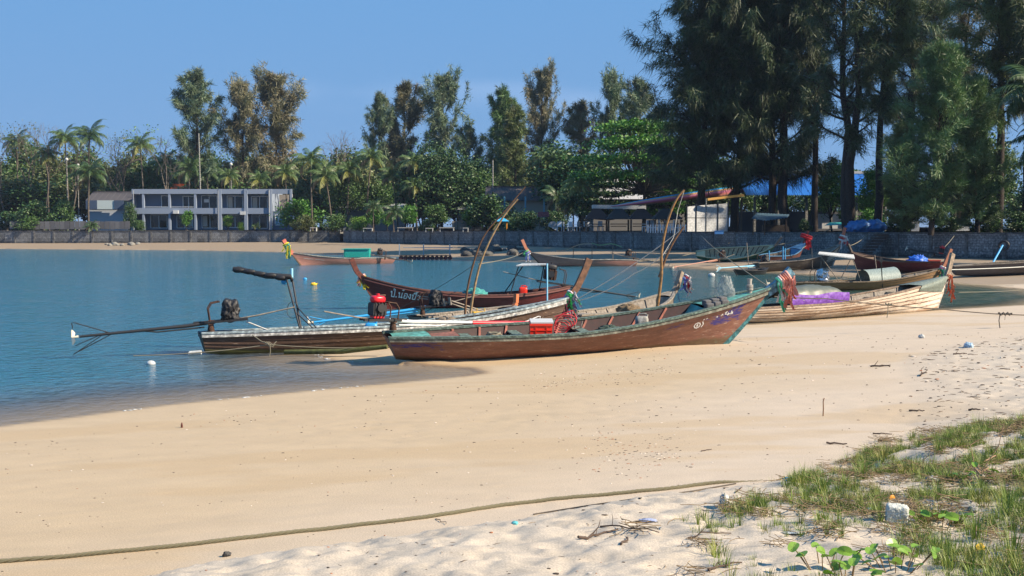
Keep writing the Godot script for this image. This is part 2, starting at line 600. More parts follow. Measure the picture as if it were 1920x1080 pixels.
func water() -> void:
	var m := StandardMaterial3D.new()
	m.albedo_color = Color.WHITE
	m.vertex_color_use_as_albedo = true
	m.transparency = BaseMaterial3D.TRANSPARENCY_ALPHA
	var clear := Image.create(4, 4, false, Image.FORMAT_RGB8)
	clear.fill(Color.WHITE)
	m.albedo_texture = ImageTexture.create_from_image(clear)
	m.roughness = 0.09
	m.cull_mode = BaseMaterial3D.CULL_DISABLED
	m.uv1_triplanar = true
	m.uv1_world_triplanar = true
	m.uv1_scale = Vector3.ONE * 0.11
	m.normal_enabled = true
	m.normal_texture = normal_tex(77, 0.018, 7.0, 1024, 5, 0.62)
	m.normal_scale = 1.0
	var rows: Array = []
	var cols: Array = []
	var d := 12.0
	while d < 205.0:
		var row := PackedVector3Array()
		var cl := PackedColorArray()
		for j in 271:
			var x := d * (-0.62 + 1.22 * j / 270.0)
			var s := -side(shore, x, d)
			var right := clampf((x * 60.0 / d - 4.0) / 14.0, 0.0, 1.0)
			var deep := clampf(-s / lerpf(5.5, 2.4, right), 0.0, 1.0)
			var y := (nz2.get_noise_2d(x * 7.0, d * 11.0) * 0.012 + nz2.get_noise_2d(x * 2.5 + 50.0, d * 3.5) * 0.015) * clampf(-s / 2.0, 0.0, 1.0)
			var near := -s
			if near > 0.0 and near < 4.5 and d < 32.0:   # small waves running up the beach
				y += 0.035 * maxf(0.0, nz.get_noise_2d(x * 2.0, d * 2.0) + 0.3) * (exp(-pow((near - 1.6 - nz2.get_noise_2d(x * 2.0, d) * .5) / 0.16, 2.0)) + exp(-pow((near - 3.2 - nz2.get_noise_2d(x * 2.0 + 40.0, d) * .5) / 0.2, 2.0)))
			row.append(Vector3(x, y + 0.004, -d))
			var c := Color(.14, .155, .185).lerp(Color(.028, .128, .188), smoothstep(0.0, 0.9, deep))
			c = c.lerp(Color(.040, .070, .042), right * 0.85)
			c.a = lerpf(0.40, 0.97, smoothstep(0.0, 0.75, deep))
			if s > 0.0:
				c.a = lerpf(0.5, 0.0, clampf(s / 0.25, 0, 1))
				if s < 0.6:   # the film left by the last wave
					row[row.size() - 1] = Vector3(x, maxf(height(x, -d), 0.0) + 0.004, -d)
			cl.append(c)
		rows.append(row)
		cols.append(cl)
		d *= 1.012
	sheet("water", rows, cols, m)

# ---------------------------------------------------------------- boats
# The hull's own axes: x from the stern's keel to the foot of the bow, y up, z to starboard.
func boat_frame(b: Dictionary) -> Transform3D:
	var a: Vector3 = b.A
	var x: Vector3 = (b.B - a).normalized()
	var z := x.cross(Vector3.UP).normalized()
	var y := z.cross(x)
	var t := Transform3D(Basis(x, y, z), a)
	return t * Transform3D(Basis(Vector3.RIGHT, b.get("roll", 0.0)), Vector3.ZERO)

func sheer(b: Dictionary, t: float) -> float:
	var q: float = b.get("tm", 0.42)
	if t < q:
		return lerpf(b.hm, b.hs, pow(1.0 - t / q, 2.0))
	return lerpf(b.hm, b.hb, pow((t - q) / (1.0 - q), b.get("up", 1.9)))

func hp(b: Dictionary, t: float, s: float, side_: float, off := 0.0) -> Vector3:
	var q: float = b.get("tm", 0.42)
	var f: float
	if t < q:
		f = lerpf(b.get("ws", 0.35), 1.0, sin(t / q * PI / 2.0))
	else:
		f = pow(maxf(0.0, 1.0 - pow((t - q) / (1.0 - q), 2.1)), 0.85)
	var p := lerpf(0.48, 1.0, smoothstep(0.5, 1.0, t))
	p = lerpf(0.62, p, smoothstep(0.0, 0.25, t))
	var w: float = 0.03 + float(b.beam) / 2.0 * f * pow(maxf(s, 0.0), p)
	var k := 0.14 * pow(maxf(0.0, 1.0 - t / 0.25), 2.0) + float(b.get("kb", .10)) * pow(maxf(0.0, (t - 0.85) / 0.15), 2.0)
	var y := lerpf(k, sheer(b, t), s)
	var x := lerpf(-float(b.get("sr", 0.25)) * s, float(b.L) + float(b.br) * pow(maxf(s, 0.0), b.get("bp", 1.0)), t)
	return Vector3(x, y, (w + off) * side_)

func hull_rows(b: Dictionary, side_: float, s0: float, s1: float, ns: int, off0: float, off1: float, nt := 44) -> Array:
	var rows: Array = []
	for i in nt + 1:
		var row := PackedVector3Array()
		var t := float(i) / nt
		for j in ns + 1:
			var e := float(j) / ns
			var p := hp(b, t, lerpf(s0, s1, e), side_, lerpf(off0, off1, e))
			row.append(p)
		rows.append(row)
	return rows

func hull_uv(s0: float, s1: float, ns: int, nt := 44) -> Array:
	var rows: Array = []
	for i in nt + 1:
		var row := PackedVector2Array()
		for j in ns + 1:
			row.append(Vector2(float(i) / nt, 1.0 - lerpf(s0, s1, float(j) / ns)))
		rows.append(row)
	return rows

func sweep(rows: MB, line: Array, w: float, h: float, outs: Array) -> void:   # a rectangular rail along a line of points
	var g: Array = []
	for i in line.size():
		var p: Vector3 = line[i]
		var o: Vector3 = outs[i]
		g.append(PackedVector3Array([p + o * w * 0.5 + Vector3(0, -h / 2, 0), p + o * w * 0.5 + Vector3(0, h / 2, 0), p - o * w * 0.5 + Vector3(0, h / 2, 0), p - o * w * 0.5 + Vector3(0, -h / 2, 0)]))
	for i in g.size() - 1:
		for k in 4:
			var k2 := (k + 1) % 4
			rows.quad(g[i][k], g[i + 1][k], g[i + 1][k2], g[i][k2], (g[i][k] + g[i][k2]) / 2.0 - line[i])
	rows.quad(g[0][0], g[0][1], g[0][2], g[0][3])
	var e: int = g.size() - 1
	rows.quad(g[e][0], g[e][1], g[e][2], g[e][3])

func boat(b: Dictionary) -> Node3D:
	b.merge({"group": "", "far": false, "strakes": 0, "ribs": 10, "seats": [], "deck": 0.8, "aft": 0.12, "gun_w": 0.10, "post": {}})
	b.L = b.A.distance_to(b.B)
	var o := thing(b.get("name", "longtail_boat"), b.label, "boat", Vector3.ZERO, b.group)
	o.transform = boat_frame(b)
	b.node = o
	var nt := 24 if b.far else 44
	if b.strakes > 0:
		for sd: float in [-1.0, 1.0]:
			for k: int in b.strakes:
				var s0: float = float(k) / b.strakes
				var s1: float = float(k + 1) / b.strakes
				var mb := MB.new()
				mb.grid(hull_rows(b, sd, s0, s1, 2, 0.026, 0.004, nt), sd < 0, hull_uv(s0, s1, 2, nt))
				var under := hull_rows(b, sd, s0, s0, 1, 0.026, -0.01, nt)   # the lower edge of the lap
				mb.grid(under, sd > 0, hull_uv(s0, s0, 1, nt))
				obj("plank", mb, b.hull, o, true)
	else:
		var mb := MB.new()
		for sd: float in [-1.0, 1.0]:
			mb.grid(hull_rows(b, sd, 0.0, 1.0, 9, 0.0, 0.0, nt), sd < 0, hull_uv(0.0, 1.0, 9, nt))
		obj("hull", mb, b.hull, o, true)
	# the inside
	var inn := MB.new()
	for sd: float in [-1.0, 1.0]:
		var rows: Array = []
		for i in nt + 1:
			var t := lerpf(0.015, 0.985, float(i) / nt)
			var row := PackedVector3Array()
			for j in 6:
				var s := lerpf(0.10, 0.995, j / 5.0)
				var p := hp(b, t, s, sd, -0.045)
				if p.z * sd < 0.0: p.z = 0.0
				if j == 0: p.z = 0.0
				row.append(p)
			rows.append(row)
		inn.grid(rows, sd > 0)
	obj("inner_planking", inn, b.inner, o, true)
	# transom
	var tr := MB.new()
	for j in 8:
		var s0 := j / 8.0
		var s1 := (j + 1) / 8.0
		tr.quad(hp(b, 0, s0, -1), hp(b, 0, s1, -1), hp(b, 0, s1, 1), hp(b, 0, s0, 1), Vector3.LEFT)
	obj("transom", tr, b.get("transom", b.hull), o, true)
	# rails
	for sd: float in [-1.0, 1.0]:
		var line: Array = []
		var outs: Array = []
		var low: Array = []
		for i in nt + 1:
			var t := float(i) / nt * 0.992
			line.append(hp(b, t, 1.0, sd, -0.02) + Vector3(0, 0.018, 0))
			low.append(hp(b, t, 0.93, sd, 0.018))
			outs.append(Vector3(0, 0, sd))
		var g := MB.new()
		sweep(g, line, b.gun_w, 0.045, outs)
		obj("gunwale", g, b.gun, o, true)
		if b.has("rail"):
			var r := MB.new()
			sweep(r, low, 0.035, b.get("rail_h", 0.06), outs)
			obj("rubbing_strake", r, b.rail, o, true)
	# stem
	var st := MB.new()
	var sl: Array = []
	for i in 9:
		var s := i / 8.0
		sl.append(hp(b, 1.0, s, 0.0))
	var sr: Array = []
	for i in 9: sr.append(0.05)
	for i in 8:
		st.bar(sl[i] + Vector3(0.02, 0, 0), sl[i + 1] + Vector3(0.02, 0, 0), 0.075, 0.11)
	obj("stem", st, b.get("stem", b.gun), o, true)
	if b.post.size():
		var pm := MB.new()
		var pts: Array = b.post.pts   # (along, up) from the top of the stem
		var top := hp(b, 1.0, 1.0, 0.0)
		var pl: Array = [top + Vector3(-0.12, -0.10, 0)]
		for q: Vector2 in pts: pl.append(top + Vector3(q.x, q.y, 0))
		for i in pl.size() - 1:
			var w0: float = b.post.w
			var w1: float = w0 * (1.0 + 0.06 * i)
			var d: Vector3 = (pl[i + 1] - pl[i]).normalized()
			var side2 := Vector3(-d.y, d.x, 0)
			var th: float = b.post.get("t", 0.06)
			for z: float in [-th, th]:
				pm.quad(pl[i] + side2 * w0 / 2 + Vector3(0, 0, z), pl[i + 1] + side2 * w1 / 2 + Vector3(0, 0, z), pl[i + 1] - side2 * w1 / 2 + Vector3(0, 0, z), pl[i] - side2 * w0 / 2 + Vector3(0, 0, z), Vector3(0, 0, z))
			for e: float in [-0.5, 0.5]:
				pm.quad(pl[i] + side2 * w0 * e + Vector3(0, 0, -th), pl[i + 1] + side2 * w1 * e + Vector3(0, 0, -th), pl[i + 1] + side2 * w1 * e + Vector3(0, 0, th), pl[i] + side2 * w0 * e + Vector3(0, 0, th), side2 * e)
			if i == pl.size() - 2:
				pm.quad(pl[i + 1] + side2 * w1 / 2 + Vector3(0, 0, -th), pl[i + 1] - side2 * w1 / 2 + Vector3(0, 0, -th), pl[i + 1] - side2 * w1 / 2 + Vector3(0, 0, th), pl[i + 1] + side2 * w1 / 2 + Vector3(0, 0, th), d)
		obj("stem_post", pm, b.post.mat, o, true)
	# ribs
	for i: int in b.ribs:
		var t := lerpf(0.14, b.deck - 0.03, (i + 0.5) / b.ribs)
		for sd: float in [-1.0, 1.0]:
			var rb := MB.new()
			var pr := hp(b, t, 0.2, sd, -0.06)
			for j in 4:
				var pn := hp(b, t, 0.2 + 0.78 * (j + 1) / 4.0, sd, -0.06)
				rb.bar(pr, pn, 0.05, 0.04, Vector3(0, 0, sd))
				pr = pn
			obj("rib", rb, b.get("rib", b.inner), o, true)
	# seats, decks
	for t: float in b.seats:
		var sb := MB.new()
		var p := hp(b, t, 0.80, 1, -0.06)
		sb.box(Vector3(p.x, p.y, 0), Vector3(0.22, 0.035, p.z * 2.0))
		obj("seat", sb, b.get("seat", b.gun), o, true)
	for e in 2:
		var t0: float = b.deck if e == 0 else 0.012
		var t1: float = 0.985 if e == 0 else b.aft
		if t1 - t0 < 0.03: continue
		var rows: Array = []
		for i in 9:
			var t := lerpf(t0, t1, i / 8.0)
			var l := hp(b, t, 1.0, -1, -0.05)
			var r := hp(b, t, 1.0, 1, -0.05)
			var row := PackedVector3Array()
			for j in 5:
				var k := j / 4.0
				row.append(l.lerp(r, k) + Vector3(0, -0.012 + 0.05 * (1.0 - pow(2.0 * k - 1.0, 2.0)), 0))
			rows.append(row)
		var dk := MB.new()
		dk.grid(rows, true)
		var end: float = t0 if e == 0 else t1
		dk.quad(hp(b, end, 0.98, -1, -0.05), hp(b, end, 0.98, 1, -0.05), hp(b, end, 0.5, 1, -0.05), hp(b, end, 0.5, -1, -0.05))
		obj("fore_deck" if e == 0 else "aft_deck", dk, b.get("deck_mat", b.gun), o, true)
	return o

# a point of the hull in the world
func bw(b: Dictionary, t: float, s: float, side_: float, off := 0.0) -> Vector3:
	return (b.node as Node3D).transform * hp(b, t, s, side_, off)

# brush strokes on a hull: strokes run in letter heights, (0, 0) lower left
func ink(b: Dictionary, called: String, strokes: Array, t0: float, s0: float, dt: float, ds: float, width: float, side_: float, m: Material, mirror := 1.0) -> void:
	var mb := MB.new()
	for line: Array in strokes:
		for i in line.size() - 1:
			var p: Vector2 = line[i]
			var q: Vector2 = line[i + 1]
			var d := (q - p).normalized()
			var n := Vector2(-d.y, d.x) * width / 2.0
			p -= d * width * 0.3
			q += d * width * 0.3
			var c: Array = []
			for w: Vector2 in [p + n, q + n, q - n, p - n]:
				var upright := w.y * ds * (float(b.br) * t0 - float(b.get("sr", .25)) * (1.0 - t0)) / (float(b.L) + float(b.br) * s0)
				c.append(hp(b, t0 + mirror * w.x * dt - upright, s0 + w.y * ds, side_, 0.006))
			mb.quad(c[0], c[1], c[2], c[3], Vector3(0, 0, side_))
	obj(called, mb, m, b.node, true)

# Thai letters as brush strokes in a box one high
func ring(x: float, y: float, r: float) -> Array:
	var l: Array = []
	for i in 9: l.append(Vector2(x + r * cos(TAU * i / 8.0), y + r * sin(TAU * i / 8.0)))
	return l
func thai(what: String, x: float) -> Array:
	var l: Array = []
	match what:
		"po": l = [ring(.10, .86, .10), [Vector2(.2, .9), Vector2(.2, 0), Vector2(.8, 0), Vector2(.8, 1.5)]]
		"bo": l = [ring(.10, .86, .10), [Vector2(.2, .9), Vector2(.2, 0), Vector2(.8, 0), Vector2(.8, 1)]]
		"no": l = [ring(.10, .88, .10), [Vector2(.2, .9), Vector2(.2, 0), Vector2(.28, .12), Vector2(.8, .1)], [Vector2(.75, 1), Vector2(.75, .15)], ring(.82, .1, .10)]
		"o": l = [ring(.26, .5, .09), [Vector2(.2, .42), Vector2(.12, .2), Vector2(.22, 0), Vector2(.7, 0), Vector2(.8, .2), Vector2(.8, .75), Vector2(.65, .98), Vector2(.35, 1), Vector2(.12, .82)]]
		"ngo": l = [ring(.42, .88, .10), [Vector2(.52, .9), Vector2(.6, .5), Vector2(.6, 0), Vector2(.5, .02), Vector2(.1, .5)]]
		"wo": l = [ring(.52, .1, .10), [Vector2(.62, .1), Vector2(.66, .7), Vector2(.5, .98), Vector2(.25, 1), Vector2(.08, .82)]]
		"i": l = [[Vector2(-.75, 1.18), Vector2(-.6, 1.42), Vector2(-.3, 1.45), Vector2(-.05, 1.2), Vector2(-.75, 1.18)]]
		"tho": l = [[Vector2(-.4, 1.55), Vector2(-.28, 1.7), Vector2(-.18, 1.5), Vector2(.02, 1.75)]]
		"ek": l = [[Vector2(-.2, 1.25), Vector2(-.2, 1.6)]]
		"dot": l = [ring(.1, .06, .06)]
		"hed": l = [ring(.3, .35, .1), [Vector2(.4, .4), Vector2(.55, .1), Vector2(.8, .1), Vector2(.9, .5), Vector2(.7, .9), Vector2(.35, .95), Vector2(.1, .7), Vector2(.05, .3), Vector2(.2, .0)]]
	var out: Array = []
	for s: Array in l:
		var w: Array = []
		for p: Vector2 in s: w.append(p + Vector2(x, 0))
		out.append(w)
	return out
func words(list: Array) -> Array:
	var out: Array = []
	for k: Array in list: out.append_array(thai(k[0], k[1]))
	return out

# an engine on its swivel with the long shaft: at = the swivel, tip = the propeller, tiller = end of the handle
func engine(label: String, at: Vector3, tip: Vector3, shaft_m: Material, style: String, guard_up := 1.0, size := 1.0) -> Node3D:
	var o := thing("longtail_engine", label, "boat engine", at, "engines on the boats")
	var d := (tip - at).normalized()
	var sdv := d.cross(Vector3.UP).normalized()
	var up := sdv.cross(d)
	var B := Basis(d, up, sdv)
	var mb := MB.new()
	mb.tube([at + Vector3(0, -0.16, 0), at + Vector3(0, 0.06, 0)], [0.085, 0.05], 8)
	mb.box(at + Vector3(0, 0.05, 0), Vector3(0.12, 0.10, 0.16), B)
	obj("swivel", mb, M.rust, o)
	mb = MB.new()
	mb.bar(at - d * 0.75 * size + up * 0.06, at + d * 0.35 * size + up * 0.06, 0.06, 0.07)
	mb.bar(at - d * 0.75 * size + up * 0.06 + sdv * 0.2, at + d * 0.2 * size + up * 0.06 + sdv * 0.04, 0.04, 0.05)
	mb.bar(at - d * 0.75 * size + up * 0.06 - sdv * 0.2, at + d * 0.2 * size + up * 0.06 - sdv * 0.04, 0.04, 0.05)
	obj("engine_bed", mb, M.steel_dark, o)
	var c := at - d * 0.42 * size + up * (0.12 + 0.21 * size)
	if style == "black" or style == "silver" or style == "white":
		var f := FastNoiseLite.new()
		f.seed = int(at.x * 13.0) + 5
		f.frequency = 0.9
		mb = MB.new()
		var hang := Basis(Vector3(d.x, 0, d.z).normalized(), Vector3.UP, Vector3(-d.z, 0, d.x).normalized())
		mb.blob(c + Vector3(0, -.03, 0), Vector3(0.19, 0.24, 0.18) * size, func(q: Vector3):
			var k := 1.0 / pow(pow(absf(q.x), 3.5) + pow(absf(q.y), 3.5) + pow(absf(q.z), 3.5), 1.0 / 3.5)
			var fold := absf(f.get_noise_3d(q.x * 4.5, q.y * .7, q.z * 4.5)) * clampf(.9 - q.y, 0.1, 1.4)
			return k * (1.0 - .16 * clampf(q.y, 0, 1)) + 0.30 * f.get_noise_3dv(q * 1.3) - 0.42 * fold + (.16 if q.y < -.55 else 0.0), 54, 34, hang)
		var cover: Material = M.black_cloth
		if style == "silver": cover = mat(lin(.62, .64, .68), 0.25, "", 1.0, 0.0, false, 0.75)
		if style == "white": cover = M.white
		obj("engine_cover", mb, cover, o)
	else:
		mb = MB.new()
		mb.box(c + up * -0.03, Vector3(0.34, 0.26, 0.26) * size, B)
		for i in 4: mb.box(c - d * (0.12 - 0.08 * i) * size + up * -0.03, Vector3(0.03, 0.30, 0.30) * size, B)
		obj("engine_block", mb, M.rust if style == "rust" else M.steel_dark, o)
		mb = MB.new()
		var tank := mat(lin(.55, .01, .02), 0.35)
		if style != "red": tank = M.steel_dark if style == "rust" else M.white_dirty
		mb.blob(c + up * 0.19 * size, Vector3(0.165, 0.085, 0.13) * size, func(q: Vector3): return 1.0 / pow(pow(absf(q.x), 4) + pow(absf(q.y), 4) + pow(absf(q.z), 4), 0.25), 16, 10, B)
		mb.tube([c + up * 0.28 * size, c + up * 0.32 * size], 0.04, 8)
		obj("fuel_tank", mb, tank, o)
		mb = MB.new()
		mb.tube([c + sdv * 0.15 * size, c + sdv * 0.20 * size], 0.10 * size, 12)
		mb.tube([c - sdv * 0.15 * size, c - sdv * 0.20 * size], 0.10 * size, 12)
		obj("flywheel", mb, M.steel_dark, o)
		mb = MB.new()
		mb.tube([c + up * 0.12 - sdv * 0.1, c + up * 0.26 - sdv * 0.12 + d * 0.1, c + up * 0.26 - sdv * 0.12 + d * 0.25], 0.028, 6)
		obj("exhaust", mb, M.rust, o)
		if style == "red":
			mb = MB.new()
			mb.box(c + up * -0.19 * size, Vector3(0.26, 0.08, 0.2) * size, B)
			obj("oil_pan", mb, tank, o)
	mb = MB.new()   # the guard frame of bent tube
	for s: float in [-0.17, 0.17]:
		mb.tube([at + d * 0.02 + up * 0.08 + sdv * s, at + d * 0.04 + up * 0.34 * size + sdv * s, at - d * 0.04 + up * 0.45 * size + sdv * s, at - d * 0.22 + up * 0.47 * size + sdv * s], 0.016, 5)
	mb.tube([at - d * 0.22 + up * 0.47 * size - sdv * 0.17, at - d * 0.22 + up * 0.47 * size + sdv * 0.17], 0.016, 5)
	obj("guard_frame", mb, M.rust, o)
	mb = MB.new()
	mb.tube([at - d * 0.1 + up * 0.06, at + d * 0.5 + up * 0.02, tip - d * 0.1], [0.045, 0.042, 0.028], 8)
	mb.tube([at + d * 0.15 - up * 0.05, at + d * 1.2 - up * 0.06, at + d * 1.5], 0.02, 5)
	obj("shaft", mb, shaft_m, o)
	mb = MB.new()
	var e := tip - d * 0.5 * maxf(1.0, absf(guard_up))
	mb.tube([e, tip - d * 0.02 + up * 0.20 * guard_up, tip + d * 0.04 + up * 0.20 * guard_up, tip + d * 0.02 + up * 0.12 * guard_up], 0.012, 5)
	mb.tube([e, tip - up * 0.22 * guard_up, tip - up * 0.24 * guard_up + d * 0.06], 0.012, 5)
	mb.tube([e + d * 0.2, tip - up * 0.22 * guard_up], 0.010, 5)
	mb.tube([e + d * 0.1 + up * 0.05, tip - up * 0.12 * guard_up], 0.010, 5)
	obj("propeller_guard", mb, shaft_m, o)
	mb = MB.new()
	for i in 2:
		var a := PI * i + 0.6
		var r := (up * cos(a) + sdv * sin(a)) * 1.35
		var tw := (d * 0.6 + up * sin(a) * 0.5 - sdv * cos(a) * 0.5).normalized()
		mb.quad(tip + d * 0.03 - tw * 0.02, tip + d * 0.03 + r * 0.09 - tw * 0.06, tip + d * 0.03 + r * 0.15 + tw * 0.02, tip + d * 0.03 + tw * 0.03)
		mb.quad(tip + d * 0.045 - tw * 0.02, tip + d * 0.045 + r * 0.09 - tw * 0.06, tip + d * 0.045 + r * 0.15 + tw * 0.02, tip + d * 0.045 + tw * 0.03)
	mb.tube([tip - d * 0.08, tip + d * 0.07], [0.035, 0.015], 7)
	obj("propeller", mb, mat(lin(.55, .50, .40), 0.5), o)
	mb = MB.new()
	var h := at - d * 1.0 * size + up * 0.12
	mb.tube([at - d * 0.6 * size + up * 0.08, h, h - d * 0.75 * size + up * 0.06 + Vector3(0, 0.05, 0)], [0.02, 0.018, 0.016], 5)
	obj("tiller", mb, M.grey_wood, o)
	return o

# strips of cloth tied round a bow: at = knot, down = how far the ends hang
func sash(label: String, at: Vector3, along: Vector3, cols: Array, down: float, wide := 0.07, spread := 0.12, sd := 1) -> Node3D:
	var o := thing("bow_scarf", label, "scarf", at, "scarves tied to the bows")
	var r := RandomNumberGenerator.new()
	r.seed = sd
	var ax := along.normalized()
	var n := ax.cross(Vector3(0, 0, 1)).normalized()
	for i in cols.size():
		var m := mat(cols[i], 0.85)
		m.rim_enabled = true
		m.rim = 0.3
		var mb := MB.new()
		var c := at + ax * (float(i) / cols.size() - 0.4) * spread * 1.5
		var lp: Array = []   # the wrap
		for k in 11:
			var a := TAU * k / 10.0
			lp.append(c + n * cos(a) * (wide * 1.6) + Vector3(0, 0, 1) * sin(a) * 0.11 + ax * r.randf_range(-0.01, 0.01))
		mb.tube(lp, wide * 0.42, 5)
		for e in 4:
			var p := c + Vector3(r.randf_range(-0.4, 0.9) * spread, r.randf_range(-.03, .05), (0.09 + r.randf_range(0, 0.06)) * (1.0 if e % 4 else -1.0))
			var len := down * r.randf_range(0.45, 1.05)
			var rows: Array = []
			var sway := r.randf_range(-0.16, 0.16)
			var wd := wide * r.randf_range(.55, .95)
			for k in 9:
				var f := k / 8.0
				var row := PackedVector3Array()
				for j in 7:
					var q := j / 6.0 - 0.5
					var fold := sin(q * 15.0 + i * 2.0 + e + f * 3.0) * 0.024 * (0.4 + f)
					row.append(p + Vector3(q * wd * (0.6 + 0.6 * f) + sway * f * f + .02 * sin(f * 7.0 + e * 2.0), -f * len, fold + 0.03 * f + .015 * sin(f * 9.0 + i)))
				rows.append(row)
			mb.grid(rows)
		obj("cloth_strip", mb, m, o)
	return o

func rope(label: String, pts: Array, sag: float, r: float, m: Material, called := "mooring_rope") -> void:
	var l: Array = []
	for i in pts.size() - 1:
		var n := 14
		for k in (n + 1 if i == pts.size() - 2 else n):
			var f := float(k) / n
			var p: Vector3 = (pts[i] as Vector3).lerp(pts[i + 1], f)
			p.y -= sag * 4.0 * f * (1.0 - f)
			l.append(p)
	var mb := MB.new()
	mb.tube(l, r, 5)
	solo(called, mb, m, label, "rope", "ropes of the boats")

# a lean-to or canopy: posts under a roof board, parts of the boat that carries it
func canopy(o: Node3D, feet: Array, tops: Array, roof_m: Material, post_m: Material, over := 0.1, thick := 0.04) -> void:
	for i in feet.size():
		var mb := MB.new()
		mb.tube([feet[i], tops[i]], 0.022, 6)
		obj("canopy_post", mb, post_m, o)
	var mid := Vector3.ZERO
	for p: Vector3 in tops: mid += p / tops.size()
	var q: Array = []
	for p: Vector3 in tops: q.append(p + (p - mid).normalized() * over + Vector3(0, 0.02, 0))
	var mb2 := MB.new()
	var u := Vector3(0, thick, 0)
	mb2.quad(q[0] + u, q[1] + u, q[2] + u, q[3] + u, Vector3.UP)
	mb2.quad(q[0], q[1], q[2], q[3], Vector3.DOWN)
	for i in 4:
		var a: Vector3 = q[i]
		var b: Vector3 = q[(i + 1) % 4]
		mb2.quad(a, b, b + u, a + u, (a + b) / 2.0 - mid)
	obj("canopy_roof", mb2, roof_m, o)

# ---------------------------------------------------------------- the fleet
func afloat(px: float, d: float, draft: float) -> Vector3:
	var p := W(px, 500, d)
	return Vector3(p.x, -draft, p.z)

func fleet() -> void:
	var teal := mat(lin(.18, .27, .235), 0.85, "blotch", 2.5, 0.5)
	var teal_deck := mat(lin(.12, .42, .38), 0.7, "wood", 0.8, 0.3)
	var maroon := mat(lin(.050, .010, .010), 0.7, "wood", 0.8)
	var gun_white := mat(lin(.74, .75, .75), 0.6, "blotch", 1.5)
	var pale_blue := mat(lin(.25, .55, .72), 0.5)
	var ink_white := mat(lin(.70, .72, .72), 0.6)

	# the brown boat drawn up nearest to us
	var a := G(742, 681)
	var f := G(1352, 645)
	var blue := Color(.022, .022, .19)
	var b1 := {"name": "longtail_boat", "label": "brown boat with teal rails beached nearest on the sand, blue paint patches at both ends", "A": a - Vector3(0, .05, 0), "B": f - Vector3(0, .07, 0), "kb": .0, "roll": 0.10, "beam": 1.5, "hs": .66, "hm": .63, "hb": 1.36, "br": 1.28, "sr": .22, "bp": 0.9, "up": 1.6, "ws": .42,
		"hull": hull_paint(5, Color(.185, .082, .058), Color(.42, .33, .26), Color(.085, .060, .028), .24, .04, [[-.02, .15, .52, 1.02, blue, .55], [.05, .28, .62, .95, blue, .12], [.70, .86, .66, .95, blue, .30], [.84, .97, .50, .97, blue, .62], [.93, 1.02, .0, .36, Color(.09, .30, .27), .6], [.55, .97, .28, .36, Color(.5, .46, .40), .22]], 1024, 160),
		"gun": teal, "inner": maroon, "rib": mat(lin(.42, .12, .08), 0.7, "wood", 1.0), "rail": mat(lin(.33, .33, .27), 0.8, "blotch", 1.0), "rail_h": .07, "stem": mat(lin(.06, .27, .31), 0.7, "blotch", 2.0), "deck_mat": teal_deck, "deck": .80, "aft": .10, "ribs": 9, "seats": [.2, .33, .5],
		"post": {"pts": [Vector2(.10, .04), Vector2(.50, .40)], "w": .22, "t": .05, "mat": mat(lin(.22, .46, .62), 0.6, "blotch", 2.0)}, "gun_w": .105}
	var n1 := boat(b1)
	ink(b1, "round_emblem", [ring(.5, .5, .5), [Vector2(.55, .75), Vector2(.40, .55), Vector2(.58, .45), Vector2(.45, .25)], [Vector2(1.3, 1.0), Vector2(1.5, .5), Vector2(1.25, .05)]], .815, .52, .019, .15, .17, 1, ink_white)
	ink(b1, "registration_marks", [[Vector2(0, .3), Vector2(.3, .5)], [Vector2(.7, .4), Vector2(1.0, .55)], [Vector2(3.2, 0.2), Vector2(3.5, .3), Vector2(3.6, .1)], [Vector2(4.4, .2), Vector2(4.7, .6), Vector2(4.9, .3)], [Vector2(5.3, .8), Vector2(5.8, 1.0), Vector2(5.4, .4), Vector2(5.9, .3)], [Vector2(6.2, .6), Vector2(6.1, 0), Vector2(6.6, .2), Vector2(6.3, .4)], [Vector2(7.0, .9), Vector2(6.9, .1), Vector2(7.4, .1), Vector2(7.3, .5), Vector2(7.0, .4)]], .820, .69, .0125, .10, .17, 1, ink_white)

	# the long dark boat behind it with the white rail
	var b2 := {"label": "long dark brown boat with white rail and green scarves, lying behind the nearest boat", "A": afloat(383, 26.9, .10), "B": afloat(1036, 30.4, .04), "roll": -0.03, "beam": 1.25, "hs": .60, "hm": .60, "hb": 1.14, "br": .55, "sr": .12, "up": 2.0, "ws": .40, "strakes": 6,
		"hull": hull_paint(8, Color(.072, .040, .028), Color(.30, .22, .16), Color(.075, .085, .018), .30, .10, [], 1024, 128),
		"gun": mat(lin(.46, .58, .64), 0.6, "blotch", 1.5), "rail": gun_white, "rail_h": .10, "inner": M.dark_wood, "stem": M.brown_wood, "deck_mat": M.dark_wood, "deck": .90, "aft": .13, "ribs": 8, "seats": [.3, .55],
		"post": {"pts": [Vector2(.20, .28), Vector2(.42, .68), Vector2(.56, 1.0)], "w": .17, "t": .04, "mat": mat(lin(.19, .085, .045), 0.7, "wood", 1.0)}, "gun_w": .12}
	var n2 := boat(b2)
	engine("black covered engine on a long dark shaft reaching left over the water", bw(b2, .015, 1.0, 0) + Vector3(0.12, .20, 0), W(140, 632, 26.0), M.steel_dark, "black", 1.6, 1.1)
	var mb := MB.new()
	var c1 := bw(b2, .235, 1.0, 1, -.1)
	var c2 := bw(b2, .26, 1.0, -1, -.1)
	var t1 := W(537, 522, 28.0)
	var t2 := W(547, 507, 28.9)
	mb.tube([c1, t1], .022, 6)
	mb.tube([c2, t2 + Vector3(0, -.15, 0)], .024, 6)
	mb.tube([c1 + Vector3(.35, 0, 0), c1.lerp(t1, .35)], .014, 5)
	mb.tube([c2 + Vector3(.4, 0, .1), c2.lerp(t2, .35)], .014, 5)
	obj("awning_frame", mb, M.steel_dark, n2)
	mb = MB.new()
